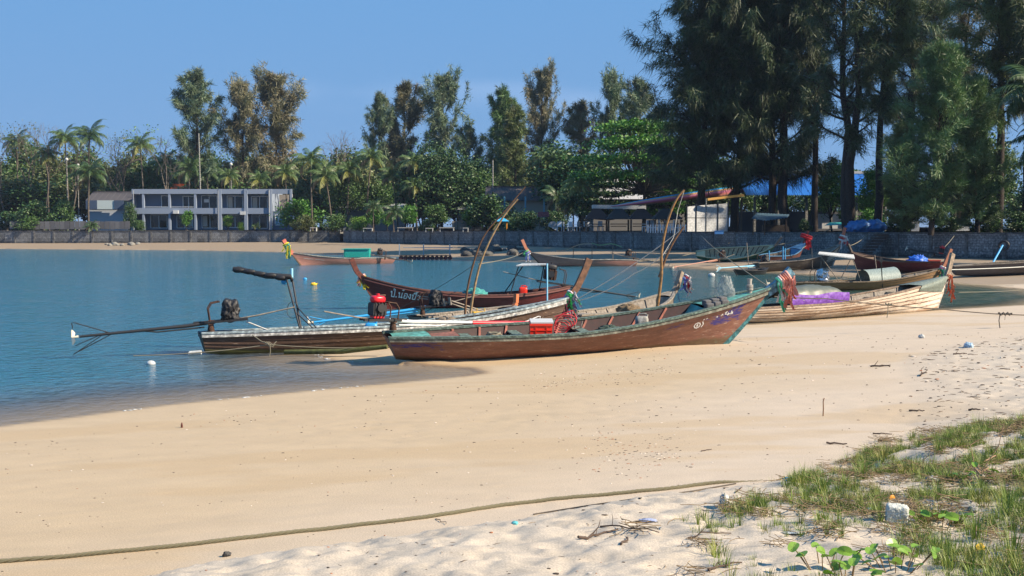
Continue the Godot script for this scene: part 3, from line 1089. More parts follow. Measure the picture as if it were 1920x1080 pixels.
	mb.tube([t2 + Vector3(0, -.25, 0), t2 + Vector3(0, .05, 0)], .035, 7)
	obj("post_cap", mb, pale_blue, n2)
	mb = MB.new()
	var r0 := W(437, 504, 28.2)
	mb.tube([r0, W(447, 505, 28.2), W(470, 510, 28.2), W(500, 517, 28.2), t1 + Vector3(.1, .04, 0), W(547, 526, 28.3)], [.05, .075, .06, .075, .065, .04], 9)
	for k in 5:
		var q := r0.lerp(t1, .1 + k * .2)
		mb.blob(q + Vector3(0, -.01 + .01 * (k % 2), 0), Vector3(.16, .066, .072), func(d: Vector3): return 1.0 + .1 * sin(d.x * 9.0 + k), 10, 7)
	solo("rolled_awning", mb, M.black_cloth, "black rolled awning lashed on two thin posts over the dark boat", "awning")
	mb = MB.new()
	mb.blob(W(533, 527, 28.1), Vector3(.08, .09, .08), func(d: Vector3): return 1.0 if d.y < .3 else .8, 12, 8)
	solo("hanging_bucket", mb, M.blue_plastic, "small blue bucket hanging under the black rolled awning", "bucket")
	mb = MB.new()
	var lp: Array = []
	for k in 17: lp.append(W(549, 581, 28.5) + Vector3(cos(TAU * k / 16.0) * .14, sin(TAU * k / 16.0) * .20, .03 * sin(k * .8)))
	mb.tube(lp, .008, 4)
	solo("wire_hoop", mb, M.steel_dark, "thin dark hoop hung on the awning post of the dark boat", "hoop")
	mb = MB.new()
	mb.tube([W(462, 603, 27.3), W(510, 622, 27.4)], .018, 6)
	solo("boat_pole", mb, M.white, "short white pole lying across the stern of the dark boat", "pole")
	mb = MB.new()
	mb.tube([G(538, 663) + Vector3(0, .06, .25), W(640, 659, 26.4), W(726, 650, 26.2)], [.055, .06, .05], 8)
	solo("mossy_log", mb, mat(lin(.16, .17, .045), 0.8, "wood", 1.0, .5), "mossy green log lying along the side of the dark boat", "log")
	rope("pale rope from the water to the side of the dark boat", [W(250, 667, 25.9), W(505, 646, 26.2), W(735, 650, 26.4)], .05, .011, M.rope)
	mb = MB.new()
	for k in 5:
		var q := W(503 + k * 2.0, 645 + (k % 2) * 3, 26.15)
		mb.tube([q + Vector3(-.09, .05, 0), q + Vector3(.02, -.02, .03), q + Vector3(.09, .03 * (k - 2), 0)], .012, 5)
	mb.tube([W(473, 628, 26.3), W(490, 640, 26.2), W(503, 645, 26.1)], .012, 5)
	mb.tube([W(506, 646, 26.1), W(507, 658, 26.1), W(505, 670, 26.1)], .010, 5)
	solo("rope_knot", mb, M.rope, "tangled knot in the pale rope on the dark boat's side", "knot")
	sash("green and purple scarf tied round the bow of the dark boat", bw(b2, 1, 1, 0) + Vector3(-.03, .05, 0), Vector3(.5, .85, 0), [lin(.55, .12, .25), lin(.30, .16, .45), lin(.08, .45, .16), lin(.05, .50, .14), lin(.6, .55, .6)], .50, .06, .16, 4)

	# engine of the nearest boat, swung inboard
	var e1 := bw(b1, .02, 1.0, -.4) + Vector3(.0, .24, -.1)
	var eo := engine("red engine at the stern of the nearest boat, shaft swung inboard", e1, W(1010, 606, 27.6), mat(lin(.60, .60, .60), .5), "red", .8, .95)
	mb = MB.new()
	mb.tube([e1.lerp(W(1010, 606, 27.6), .52), e1.lerp(W(1010, 606, 27.6), .97)], .052, 8)
	obj("shaft_sleeve", mb, mat(lin(.62, .02, .03), .4), eo)
	# red crate
	var cr := W(962, 626, 26.4)
	cr = (n1.transform * Vector3(3.18, .52, .28))
	var crate := thing("plastic_crate", "bright red plastic crate with grey lid standing in the nearest boat", "crate", cr)
	var CB := n1.transform.basis * Basis(Vector3.UP, -.25)
	mb = MB.new()
	for w: Array in [[Vector3(.23, .16, 0), Vector3(.02, .34, .34)], [Vector3(-.23, .16, 0), Vector3(.02, .34, .34)], [Vector3(0, .16, .17), Vector3(.48, .34, .02)], [Vector3(0, .16, -.17), Vector3(.48, .34, .02)], [Vector3(0, 0, 0), Vector3(.46, .02, .33)]]:
		mb.box(cr + CB * w[0], w[1], CB)
	for w: Array in [[Vector3(0, .30, .187), Vector3(.50, .04, .02)], [Vector3(0, .18, .184), Vector3(.48, .015, .015)], [Vector3(.12, .15, .184), Vector3(.02, .28, .015)], [Vector3(-.12, .15, .184), Vector3(.02, .28, .015)]]:
		mb.box(cr + CB * w[0], w[1], CB)
	obj("crate_body", mb, M.red_plastic, crate)
	mb = MB.new()
	mb.box(cr + CB * Vector3(.02, .355, 0), Vector3(.50, .03, .37), CB * Basis(Vector3.RIGHT, .06))
	obj("lid", mb, mat(lin(.42, .43, .44), .6), crate)
	mb = MB.new()
	for k in 5:
		var q := n1.transform * Vector3(3.72 + .03 * k, .66, .1)
		var l2: Array = []
		for j in 13: l2.append(q + Vector3(cos(TAU * j / 12.0) * (.16 + .02 * k), sin(TAU * j / 12.0) * .14 + .04 * k, .05 * sin(j + k)))
		mb.tube(l2, .010, 4)
	mb.tube([n1.transform * Vector3(3.6, .9, 0), n1.transform * Vector3(4.0, 1.05, .1), n1.transform * Vector3(4.1, .85, .1)], .012, 5)
	solo("coiled_hose", mb, mat(lin(.5, .03, .04), .5), "thin red hose coiled beside the red crate", "hose")
	mb = MB.new()
	var an := n1.transform * Vector3(4.05, .62, .1)
	mb.tube([an, an + Vector3(.05, .42, 0)], .018, 6)
	mb.tube([an + Vector3(-.16, .10, 0), an + Vector3(-.04, .0, 0), an + Vector3(.14, .04, 0), an + Vector3(.17, .18, 0)], .022, 6)
	mb.tube([an + Vector3(.05, .42, 0), an + Vector3(0, .46, .02), an + Vector3(-.02, .40, 0)], .012, 5)
	solo("anchor", mb, M.grey_wood, "small grey anchor propped up in the nearest boat", "anchor")
	mb = MB.new()
	mb.box(n1.transform * Vector3(.95, .62, .1), Vector3(.75, .035, .5), n1.transform.basis * Basis(Vector3.FORWARD, -.06))
	solo("loose_board", mb, mat(lin(.36, .14, .09), .7, "wood", 1.0), "loose reddish board lying across the stern of the nearest boat", "board")
	# floats, bag, bollard and sash on the fore deck
	var fl := n1.transform * hp(b1, .835, 1.0, .45, 0.0)
	var fx := n1.transform.basis * Vector3(1, .17, 0).normalized()
	var row := thing("net_floats", "row of grey foam net floats lying on the teal fore deck", "floats", fl)
	for k in 6:
		mb = MB.new()
		var q := fl + fx * (.19 * (k % 3) - .3) + n1.transform.basis * Vector3(0, .05 + .055 * (k / 3), .17 - .10 * (k / 3))
		mb.blob(q, Vector3(.10, .07, .08), func(d: Vector3): return 1.0 / pow(pow(absf(d.x), 9) + pow(absf(d.y), 9) + pow(absf(d.z), 9), 1.0 / 9.0), 24, 16, n1.transform.basis * Basis(Vector3.UP, .2 * (k % 2)))
		obj("float", mb, mat(lin(.15, .15, .16), .9, "grain", 3.0, .5), row)
	mb = MB.new()
	var bp := n1.transform * hp(b1, .90, 1.0, -.1) + Vector3(-.25, .02, 0)
	var fz := FastNoiseLite.new()
	fz.frequency = 1.4
	mb.blob(bp + Vector3(0, .06, 0), Vector3(.30, .34, .20), func(d: Vector3): return (.55 + .55 * pow(maxf(d.y, 0.0), 6.0) + .15 * absf(d.x)) * (1.0 + .5 * absf(fz.get_noise_3d(d.x * 2.0, d.y * .8, d.z * 2.0))), 40, 28)
	var film := mat(lin(.26, .30, .31), .35)
	film.transparency = BaseMaterial3D.TRANSPARENCY_ALPHA
	film.albedo_color.a = .42
	solo("plastic_bag", mb, film, "crumpled clear plastic wrap on the teal fore deck", "bag")
	mb = MB.new()
	var bo := n1.transform * hp(b1, .935, 1.0, 0.1) + Vector3(0, .02, 0)
	mb.tube([bo, bo + Vector3(.01, .10, 0), bo + Vector3(.0, .28, 0), bo + Vector3(0, .34, 0)], [.06, .055, .05, .065], 9)
	for k in 4:
		var lw: Array = []
		for j in 11: lw.append(bo + Vector3(cos(TAU * j / 10.0) * .07, .08 + .035 * k, sin(TAU * j / 10.0) * .07))
		mb.tube(lw, .018, 5)
	solo("bollard", mb, mat(lin(.48, .46, .42), .7, "grain", 3.0), "short bollard wound with pale rope near the bow of the nearest boat", "bollard")
	sash("pink, orange and pale green scarves on the blue bow post", bw(b1, 1, 1, 0) + Vector3(.27, .20, .02), Vector3(.8, .6, 0), [lin(.10, .55, .33), lin(.72, .60, .55), lin(.74, .30, .22), lin(.72, .20, .12), lin(.70, .26, .19), lin(.74, .32, .25)], .66, .075, .20, 9)

	# bamboo rods
	for k: Array in [[[[1231, 586, 28.3], [1240, 520, 28.3], [1241, 470, 28.3], [1252, 415, 28.3], [1268, 375, 28.3], [1283, 356, 28.3]], .042, .024, M.bamboo, "thick bent bamboo pole standing in the nearest boat"], [[[1236, 520, 28.4], [1248, 485, 28.4], [1262, 455, 28.4], [1282, 425, 28.4]], .035, .022, M.bamboo_dark, "short brown bamboo branch lashed to the thick bent pole"],
		[[[871, 600, 33], [876, 545, 33], [889, 490, 33], [909, 440, 33], [950, 392, 33], [985, 350, 33]], .034, .016, M.bamboo_dark, "long dark bamboo rod curving right behind the pale rod"], [[[881, 602, 33.3], [886, 560, 33.3], [899, 500, 33.3], [919, 450, 33.3], [945, 405, 33.3], [971, 373, 33.3]], .040, .024, M.bamboo_pale, "pale peeled bamboo rod curving right beside the dark rod"]]:
		var pl: Array = []
		for q: Array in k[0]: pl.append(W(q[0], q[1], q[2]))
		var cv := Curve3D.new()
		for i in pl.size():
			var tg: Vector3 = (pl[mini(i + 1, pl.size() - 1)] - pl[maxi(i - 1, 0)]) / 6.0
			cv.add_point(pl[i], -tg, tg)
		cv.bake_interval = 0.12
		var pts: Array = []
		var rad: Array = []
		var bk := cv.get_baked_points()
		for i in bk.size():
			pts.append(bk[i])
			rad.append(lerpf(k[1], k[2], float(i) / bk.size()) * (1.12 if i % 4 == 0 else 1.0))
		mb = MB.new()
		mb.tube(pts, rad, 7)
		solo("bamboo_pole", mb, k[3], k[4], "pole", "bamboo poles in the boats")
	rope("pale line from the scarved bow post up to the bamboo", [W(1080, 562, 31.0), W(1190, 494, 30), W(1275, 432, 28.6)], .02, .010, M.rope_white)
	rope("slack pale line under the taut one to the bamboo", [W(1082, 564, 31.0), W(1190, 512, 30), W(1262, 456, 28.6)], .10, .010, M.rope_white)
	rope("thin line hanging from the top of the thick bamboo pole", [W(1283, 357, 28.3), W(1271, 395, 28.4), W(1263, 445, 28.4), W(1242, 480, 28.3)], .0, .006, M.rope_white)
	rope("thick rope from the sea wall down to the blue bow post", [W(1313, 440, 108), W(1438, 536, 29.4)], .15, .016, M.rope)

	# the small grey boat between
	var b3 := {"name": "dinghy", "label": "small grey wooden boat half hidden behind the dark boat", "A": afloat(788, 33.6, .16), "B": afloat(955, 36.8, .16), "beam": 1.35, "hs": .54, "hm": .50, "hb": .62, "br": .3, "sr": .12, "ws": .55, "hull": hull_paint(13, Color(.16, .13, .10), Color(.3, .27, .22), Color(.05, .05, .03), .2, .08, [], 256, 64), "gun": M.grey_wood, "inner": M.grey_wood, "stem": M.grey_wood, "deck": .88, "aft": .16, "ribs": 5, "seats": [.5], "deck_mat": M.dark_wood,
		"post": {"pts": [Vector2(.03, .1), Vector2(.05, .38)], "w": .13, "mat": mat(lin(.48, .14, .05), .6)}}
	boat(b3)
	engine("black covered engine with blue shaft on the small grey boat", bw(b3, .03, 1.0, 0) + Vector3(.05, .22, 0), W(582, 605, 32.6), M.blue_plastic, "black", .8, 1.0)
	for k: Array in [[835, 566, 928, 596], [846, 564, 948, 597]]:
		mb = MB.new()
		mb.tube([W(k[0], k[1], 33.6), W(k[2], k[3], 34.6)], .022, 6)
		mb.tube([W(k[0] - 4, k[1] - 6, 33.6), W(k[0] - 1, k[1] + 8, 33.6)], .045, 6)
		solo("oar", mb, mat(lin(.42, .36, .30), .7, "wood", 1.0), "grey oar with pale blue grip, the %s of the two" % ("left" if k[0] == 835 else "right"), "oar", "oars on the small grey boat")
	mb = MB.new()
	mb.box(W(901, 592, 33.8), Vector3(.50, .15, .26), Basis(Vector3.UP, .25))
	mb.box(W(901, 586, 33.8), Vector3(.44, .05, .22), Basis(Vector3.UP, .25))
	for q: float in [-.1, .12]: mb.tube([W(901, 596, 33.6) + Vector3(q, 0, .1), W(901, 577, 33.6) + Vector3(q, 0, .1)], .010, 5)
	solo("yellow_box", mb, M.yellow, "yellow box on the small grey boat beside the bamboo rods", "box")

	# the maroon boat with the painted name
	var b4 := {"label": "dark maroon boat with white painted name and canopy, afloat behind the others", "A": afloat(1052, 44.6, .2), "B": afloat(716, 42.3, .2), "beam": 1.6, "hs": .92, "hm": .66, "hb": 1.42, "br": .80, "sr": .25, "up": 2.2, "ws": .38, "tm": .36,
		"hull": hull_paint(17, Color(.120, .016, .012), Color(.25, .10, .07), Color(.05, .03, .02), .10, -.04, [[-.02, .52, .1, .9, Color(.17, .020, .016), .6]], 512, 96), "gun": mat(lin(.20, .075, .055), .6, "wood", 1.0), "rail": mat(lin(.15, .05, .04), .6), "inner": M.red_wood, "stem": M.red_wood, "deck": .86, "aft": .12, "ribs": 8, "seats": [.3, .5],
		"post": {"pts": [Vector2(.12, .15), Vector2(.32, .62)], "w": .17, "mat": M.red_wood}}
	var n4 := boat(b4)
	var nm := words([["po", 0], ["ek", .75], ["dot", 1.15], ["no", 1.7], ["tho", 2.75], ["o", 2.85], ["ngo", 3.85], ["bo", 4.75], ["i", 5.7], ["tho", 5.75], ["wo", 5.85]])
	ink(b4, "painted_name", nm, .905, .56, .0205, .19, .17, -1, ink_white, -1.0)
	ink(b4, "painted_note", [[Vector2(0, 1), Vector2(1.6, 1)], [Vector2(-.6, 0), Vector2(1.6, 0)]], .755, .63, .018, .10, .35, -1, mat(lin(.3, .25, .25), .7), -1.0)
	canopy(n4, [bw(b4, .32, .95, -1, -.1), bw(b4, .12, .95, -1, -.1), bw(b4, .12, .95, 1, -.1), bw(b4, .29, .95, 1, -.1)], [W(972, 500, 43.2), W(1024, 498, 43.2), W(1020, 497, 44.4), W(982, 497, 44.4)], M.white, M.steel_dark, .12)
	mb = MB.new()
	mb.tube([W(1026, 578, 43.0), W(1026, 494, 43.0)], .03, 7)
	obj("blue_post", mb, pale_blue, n4)
	engine("uncovered dark engine at the stern of the maroon boat", W(1056, 537, 44.4), W(1196, 557, 44.8), M.steel_dark, "rust", 1.0, 1.35)
	sash("yellow and pink cloth tied to the maroon bow post", W(679, 521, 42.2), Vector3(-.45, .85, 0), [lin(.75, .55, .02), lin(.70, .50, .02), lin(.72, .35, .32)], .38, .08, .16, 2)

	# the two at the back
	var b5 := {"label": "pinkish boat with cyan box afloat off the sand spit at far left", "far": true, "A": afloat(735, 99, .2), "B": afloat(566, 93.5, .2), "beam": 1.7, "hs": .62, "hm": .68, "hb": 1.22, "br": .95, "sr": .2, "up": 1.8, "hull": hull_paint(19, Color(.34, .16, .13), Color(.4, .3, .25), Color(.2, .08, .06), .15, .0, [], 256, 64), "gun": M.white_dirty, "inner": M.red_wood, "stem": M.brown_wood, "ribs": 5,
		"post": {"pts": [Vector2(.25, .3), Vector2(.68, 1.02)], "w": .3, "t": .1, "mat": mat(lin(.40, .10, .07), .6)}}
	var n5 := boat(b5)
	ink(b5, "painted_name", [[Vector2(0, .5), Vector2(1, .6), Vector2(2, .4), Vector2(3, .6), Vector2(4, .5)], [Vector2(5, .5), Vector2(6, .6), Vector2(9, .4)]], .93, .62, .02, .12, .35, -1, mat(lin(.5, .45, .42), .7), -1.0)
	mb = MB.new()
	mb.box(W(671, 474, 97), Vector3(2.0, .72, 1.1))
	mb.box(W(668, 467, 97), Vector3(2.3, .05, 1.25))
	mb.box(W(647, 474, 97), Vector3(.05, .7, 1.1))
	solo("cyan_box", mb, M.cyan, "bright cyan cabin box on the pinkish boat", "box")
	engine("olive engine at the stern of the pinkish boat", W(722, 483, 97.4), W(772, 490, 98.2), M.steel_dark, "rust", 1.0, 1.2)
	sash("yellow and green cloth on the pinkish boat's bow post", W(537, 460, 92.2), Vector3(-.5, .8, 0), [lin(.65, .55, .03), lin(.05, .35, .25), lin(.70, .58, .03)], 1.1, .14, .3, 3)
	var b6 := {"label": "reddish boat with grey and green tarpaulin roof afloat below the sea wall", "far": true, "A": afloat(1190, 92, .2), "B": afloat(1020, 90, .2), "beam": 1.7, "hs": .62, "hm": .72, "hb": 1.32, "br": 1.2, "sr": .2, "up": 1.9, "hull": hull_paint(23, Color(.32, .15, .12), Color(.4, .3, .25), Color(.25, .1, .07), .1, .0, [], 256, 64), "gun": M.white_dirty, "inner": M.red_wood, "stem": M.brown_wood, "ribs": 5,
		"post": {"pts": [Vector2(.25, .3), Vector2(.55, .95)], "w": .22, "mat": mat(lin(.40, .15, .09), .7)}}
	var n6 := boat(b6)
	for k: Array in [[1075, 487, 462], [1110, 490, 457], [1149, 492, 462]]:
		mb = MB.new()
		mb.tube([W(k[0], k[1], 91), W(k[0], k[2], 91)], .03, 5)
		obj("canopy_post", mb, M.grey_wood, n6)
	for k: Array in [[1043, 1110, 470, 455, mat(lin(.36, .37, .36), .7), "grey tarpaulin stretched over the reddish boat"], [1110, 1166, 455, 461, mat(lin(.10, .36, .22), .7), "green tarpaulin stretched over the reddish boat's stern"]]:
		var rows: Array = []
		for i in 9:
			var fr := i / 8.0
			var r := PackedVector3Array()
			for j in 5:
				r.append(W(lerpf(k[0], k[1], fr), lerpf(k[2], k[3], fr) + 2.5 * sin(fr * 7.0), 90.2 + j * .4) + Vector3(0, -.06 * sin(PI * j / 4.0), 0))
			rows.append(r)
		mb = MB.new()
		mb.grid(rows)
		solo("tarpaulin", mb, k[4], k[5], "tarpaulin")
	engine("dark engine at the reddish boat's stern", W(1188, 485, 92), W(1240, 492, 93), M.steel_dark, "rust", 1.0, 1.2)
	sash("white, blue and green cloth on the reddish boat's bow", W(988, 474, 89.4), Vector3(-.5, .8, 0), [lin(.6, .6, .6), lin(.15, .2, .5), lin(.08, .4, .15)], .6, .12, .3, 6)

	# the pale lapped boat on the right
	var b7 := {"label": "pale whitewashed boat with rusty plank seams, bow on the sand at right", "A": afloat(1372, 35.6, .05), "B": afloat(1757, 41.9, .02), "roll": -.03, "beam": 1.45, "hs": .50, "hm": .52, "hb": 1.16, "br": .68, "sr": .1, "up": 1.5, "tm": .34, "strakes": 6,
		"hull": hull_paint(29, Color(.64, .55, .46), Color(.34, .20, .12), Color(.26, .15, .08), .13, .06, [[.30, .75, .04, .20, Color(.20, .035, .03), .35], [-.02, .62, .1, 1.02, Color(.40, .30, .22), .62]], 1024, 192, 6, Color(.12, .05, .025)), "gun": mat(lin(.36, .26, .19), .8, "wood", 1.0, .3), "inner": M.grey_wood, "stem": mat(lin(.60, .54, .47), .75, "wood", 1.0), "deck": .97, "aft": .08, "ribs": 8, "seats": [.5, .65],
		"post": {"pts": [Vector2(.10, .25), Vector2(.36, .86)], "w": .2, "t": .05, "mat": mat(lin(.42, .33, .25), .8, "wood", 1.0, .3)}}
	boat(b7)
	sash("long orange red ribbon hanging from the pale boat's bow", bw(b7, 1, 1, 0) + Vector3(.08, .06, .05), Vector3(.4, .9, 0), [lin(.68, .15, .06), lin(.70, .22, .10)], .95, .06, .08, 12)
	# tarpaulin over its bow, purple cloth and grey tarpaulin amidships
	var bt: Array = []
	for i in 9:
		var t := lerpf(.80, .985, i / 8.0)
		var r := PackedVector3Array()
		r.append(bw(b7, t, .55 + .30 * (1.0 - i / 8.0), 1, .04))
		r.append(bw(b7, t, .86, 1, .05))
		r.append(bw(b7, t, 1.03, 1, .06) + Vector3(0, .03, 0))
		r.append(bw(b7, t, 1.0, 0) + Vector3(0, .09, 0))
		r.append(bw(b7, t, 1.03, -1, .06) + Vector3(0, .03, 0))
		r.append(bw(b7, t, .86, -1, .05))
		bt.append(r)
	mb = MB.new()
	mb.grid(bt)
	solo("bow_tarpaulin", mb, mat(lin(.27, .33, .29), .6, "wood", 1.5, .5), "grey green tarpaulin draped over the pale boat's bow", "tarpaulin")
	var wr := FastNoiseLite.new()
	wr.frequency = .8
	for k in 2:
		var rows: Array = []
		for i in 29:
			var t := lerpf(.19, .425 if k else .40, i / 28.0)
			var r := PackedVector3Array()
			if k:
				for j in 9:
					var f2 := j / 8.0
					r.append(bw(b7, t, 1.0, 1, -.03 + .03 * sin(f2 * 3.0)) + Vector3(0, .03 + f2 * (.32 + .03 * sin(t * 40.0)), .05 * wr.get_noise_2d(t * 120.0, f2 * 1.5)))
			else:
				for j in 17:
					var q := j / 16.0 * 2.0 - 1.0
					var e := bw(b7, t, 1.0, signf(q) if q != 0.0 else 1.0, -.01)
					var c := bw(b7, t, 1.0, 0.0)
					var rise := .30 + .30 * pow(1.0 - pow(absf(q), 3.0), .6) * (1.0 - .3 * pow(absf(i / 14.0 - 1.0), 3.0)) - .10 * pow(absf(q), 8.0)
					r.append(c.lerp(e, absf(q)) + Vector3(0, rise + .06 * wr.get_noise_2d(t * 25.0, q * 1.5) + .02 * wr.get_noise_2d(t * 90.0, q * 4.0), 0))
			rows.append(r)
		mb = MB.new()
		mb.grid(rows, k == 0)
		solo("hold_tarpaulin" if k == 0 else "purple_cloth", mb, mat(lin(.10, .11, .09), .45) if k == 0 else mat(lin(.22, .07, .50), .6, "grain", 1.0), "shiny grey tarpaulin hump over the pale boat's hold" if k == 0 else "purple cloth hung along the side of the pale boat's hold", "tarpaulin" if k == 0 else "cloth")

	# brown boat with the arched roof
	var b8 := {"label": "brown wooden boat with pale arched roof and white canopy, behind the pale boat", "A": afloat(1490, 55, .12), "B": afloat(1752, 56.8, .12), "beam": 1.6, "hs": .50, "hm": .52, "hb": 1.12, "br": .5, "sr": .3, "up": 1.7, "strakes": 5, "hull": hull_paint(31, Color(.23, .13, .06), Color(.34, .24, .15), Color(.12, .07, .04), .2, .05, [], 384, 64), "gun": mat(lin(.30, .22, .15), .8, "wood", 1.0), "inner": M.grey_wood, "stem": M.brown_wood, "deck": .92, "aft": .12, "ribs": 9, "seats": [.6, .7, .8],
		"post": {"pts": [Vector2(.06, .2), Vector2(.40, .92)], "w": .14, "mat": mat(lin(.30, .11, .06), .7)}}
	var n8 := boat(b8)
	var ar: Array = []
	for i in 8:
		var r := PackedVector3Array()
		for j in 13:
			var an2 := PI * j / 12.0
			r.append(n8.transform * (hp(b8, .47 + .20 * i / 7.0, 1.0, 0.0) + Vector3(.0, .02 + sin(an2) * .52, cos(an2) * .66)))
		ar.append(r)
	mb = MB.new()
	mb.grid(ar)
	obj("arched_roof", mb, mat(lin(.36, .44, .41), .55, "grain", 1.0), n8)
	canopy(n8, [bw(b8, .27, 1, 1), bw(b8, .40, 1, 1), bw(b8, .38, 1, -1), bw(b8, .25, 1, -1)], [W(1537, 478, 54.6), W(1599, 486, 54.6), W(1598, 480, 56.2), W(1540, 475, 56.2)], M.white, M.grey_wood, .12, .05)
	mb = MB.new()
	mb.tube([bw(b8, .57, .4, 1, .05), W(1652, 487, 54.4)], .025, 5)
	mb.box(W(1652, 487, 54.4), Vector3(.12, .22, .05))
	obj("lamp_pole", mb, M.steel_dark, n8)
	engine("silver wrapped engine at the stern of the brown wooden boat", W(1524, 530, 55), W(1440, 531, 54), M.steel_dark, "silver", .9, 1.35)
	sash("green, pink and white ribbons on the brown wooden boat's bow", W(1767, 503, 56.6), Vector3(.4, .9, 0), [lin(.05, .35, .15), lin(.6, .15, .3), lin(.62, .6, .58)], .85, .08, .15, 7)

	# grey boat behind the nearest one
	var b15 := {"label": "weathered grey wooden boat right behind the nearest boat, tricolour ribbon on its post", "A": afloat(1078, 32.3, .03), "B": afloat(1252, 36.0, .02), "beam": 1.5, "hs": .55, "hm": .56, "hb": .98, "br": .35, "sr": .1, "hull": hull_paint(37, Color(.20, .17, .13), Color(.36, .32, .27), Color(.06, .05, .03), .2, .1, [], 256, 64), "gun": mat(lin(.40, .35, .29), .85, "wood", 1.0, .3), "inner": M.grey_wood, "stem": M.grey_wood, "deck": .9, "aft": .1, "ribs": 7, "seats": [.4],
		"post": {"pts": [Vector2(.18, .12), Vector2(.45, .60)], "w": .16, "mat": mat(lin(.42, .33, .25), .8, "wood", 1.0, .3)}}
	boat(b15)
	sash("white, red and blue ribbon on the weathered grey boat's post", bw(b15, 1, 1, 0) + Vector3(.40, .42, .04), Vector3(.5, .8, 0), [lin(.10, .12, .45), lin(.72, .70, .70), lin(.66, .06, .08), lin(.70, .68, .68)], .55, .06, .12, 8)

	# boats drawn up in the shade below the wall
	var b9 := {"label": "green boat tilted to show its tan ribs, drawn up below the sea wall", "far": true, "A": G(1312, 491) + Vector3(0, .1, 0), "B": G(1432, 489) + Vector3(0, .1, 0), "roll": .55, "beam": 1.7, "hs": .70, "hm": .66, "hb": 1.30, "br": .9, "sr": .3, "hull": hull_paint(41, Color(.04, .20, .13), Color(.3, .3, .2), Color(.05, .1, .06), .1, .02, [], 256, 64), "gun": mat(lin(.42, .36, .22), .8), "inner": mat(lin(.62, .53, .34), .8, "wood", 1.0), "rib": M.dark_wood, "stem": mat(lin(.06, .22, .15), .7), "deck": .93, "ribs": 12,
		"post": {"pts": [Vector2(.2, .3), Vector2(.5, .8)], "w": .18, "mat": M.grey_wood}}
	boat(b9)
	engine("engine with pink shaft on the green tilted boat", W(1348, 487, 90), W(1262, 501, 86), mat(lin(.42, .22, .17), .7), "rust", 1.0, 1.2)
	var b10 := {"label": "dark maroon boat with blue posts and red flag on its bow below the wall", "far": true, "A": G(1432, 497), "B": G(1494, 492), "roll": .1, "beam": 1.6, "hs": .7, "hm": .7, "hb": 1.5, "br": .8, "sr": .3, "hull": hull_paint(43, Color(.10, .035, .03), Color(.2, .1, .1), Color(.05, .03, .03), .1, .02, [], 256, 64), "gun": mat(lin(.06, .17, .30), .7), "inner": M.dark_wood, "stem": M.red_wood, "ribs": 5, "post": {"pts": [Vector2(.1, .3), Vector2(.3, .9)], "w": .18, "mat": M.red_wood}}
	var n10 := boat(b10)
	for k: Array in [[1442, 470, 497], [1468, 462, 492], [1472, 465, 491]]:
		mb = MB.new()
		mb.tube([W(k[0], k[1], 86), W(k[0], k[2], 86)], .05, 5)
		obj("blue_post", mb, mat(lin(.03, .22, .45), .6), n10)
	sash("red flag cloth on the dark maroon bow below the wall", bw(b10, 1, 1, 0) + Vector3(.15, .5, 0), Vector3(.3, .9, 0), [lin(.45, .01, .02), lin(.40, .01, .02)], .9, .25, .2, 10)
	var b11 := {"label": "dark grey boat with cream bow and red bow post below the wall", "far": true, "A": G(1424, 510) + Vector3(0, -.1, 0), "B": G(1560, 501), "beam": 1.7, "hs": .7, "hm": .7, "hb": 1.6, "br": .9, "sr": .3, "hull": hull_paint(47, Color(.10, .085, .07), Color(.3, .26, .2), Color(.05, .04, .03), .1, .08, [[.80, 1.02, .2, 1.02, Color(.48, .42, .32), .7]], 256, 64), "gun": M.grey_wood, "inner": M.grey_wood, "stem": M.white_dirty, "deck": .93, "ribs": 8, "post": {"pts": [Vector2(.1, .3), Vector2(.4, 1.1)], "w": .2, "mat": mat(lin(.42, .13, .07), .7)}}
	boat(b11)
	engine("black covered engine with pale blue shaft at the dark grey boat's stern", W(1424, 498, 79), W(1344, 503, 76), pale_blue, "black", 1.0, 1.5)
	sash("white and red cloth on the dark grey boat's bow post", bw(b11, 1, 1, 0) + Vector3(.12, .4, 0), Vector3(.3, .9, 0), [lin(.6, .6, .6), lin(.5, .05, .05), lin(.6, .6, .58)], .6, .14, .3, 11)
	var b12 := {"label": "dark red boat carrying a blue bundle, lying in shade below the wall", "far": true, "A": G(1765, 515), "B": G(1608, 507), "beam": 1.7, "hs": .75, "hm": .68, "hb": 1.2, "br": .7, "sr": .3, "hull": hull_paint(53, Color(.15, .022, .018), Color(.2, .1, .08), Color(.04, .02, .02), .1, .0, [], 256, 64), "gun": M.brown_wood, "inner": M.dark_wood, "stem": M.red_wood, "ribs": 5, "post": {"pts": [Vector2(.1, .2), Vector2(.3, .5)], "w": .16, "mat": M.dark_wood}}
	boat(b12)
	mb = MB.new()
	fz.frequency = 1.1
	mb.blob(W(1720, 495, 74.5), Vector3(.62, .48, .5), func(d: Vector3): return 1.0 + .7 * absf(fz.get_noise_3dv(d * 3.0)), 34, 22)
	solo("blue_bundle", mb, mat(lin(.01, .10, .50), .5), "crumpled bright blue tarpaulin bundle on the dark red boat", "bundle")
	mb = MB.new()
	mb.box(W(1750, 497, 74.5), Vector3(.75, .62, .5))
	mb.box(W(1750, 488, 74.5), Vector3(.80, .06, .55))
	solo("red_chest", mb, mat(lin(.36, .05, .03), .5), "dull red chest beside the blue bundle", "chest")
	engine("small engine with red tank held high behind the blue bundle", W(1752, 476, 78), W(1700, 466, 79), M.steel_dark, "red", .6, 1.0)
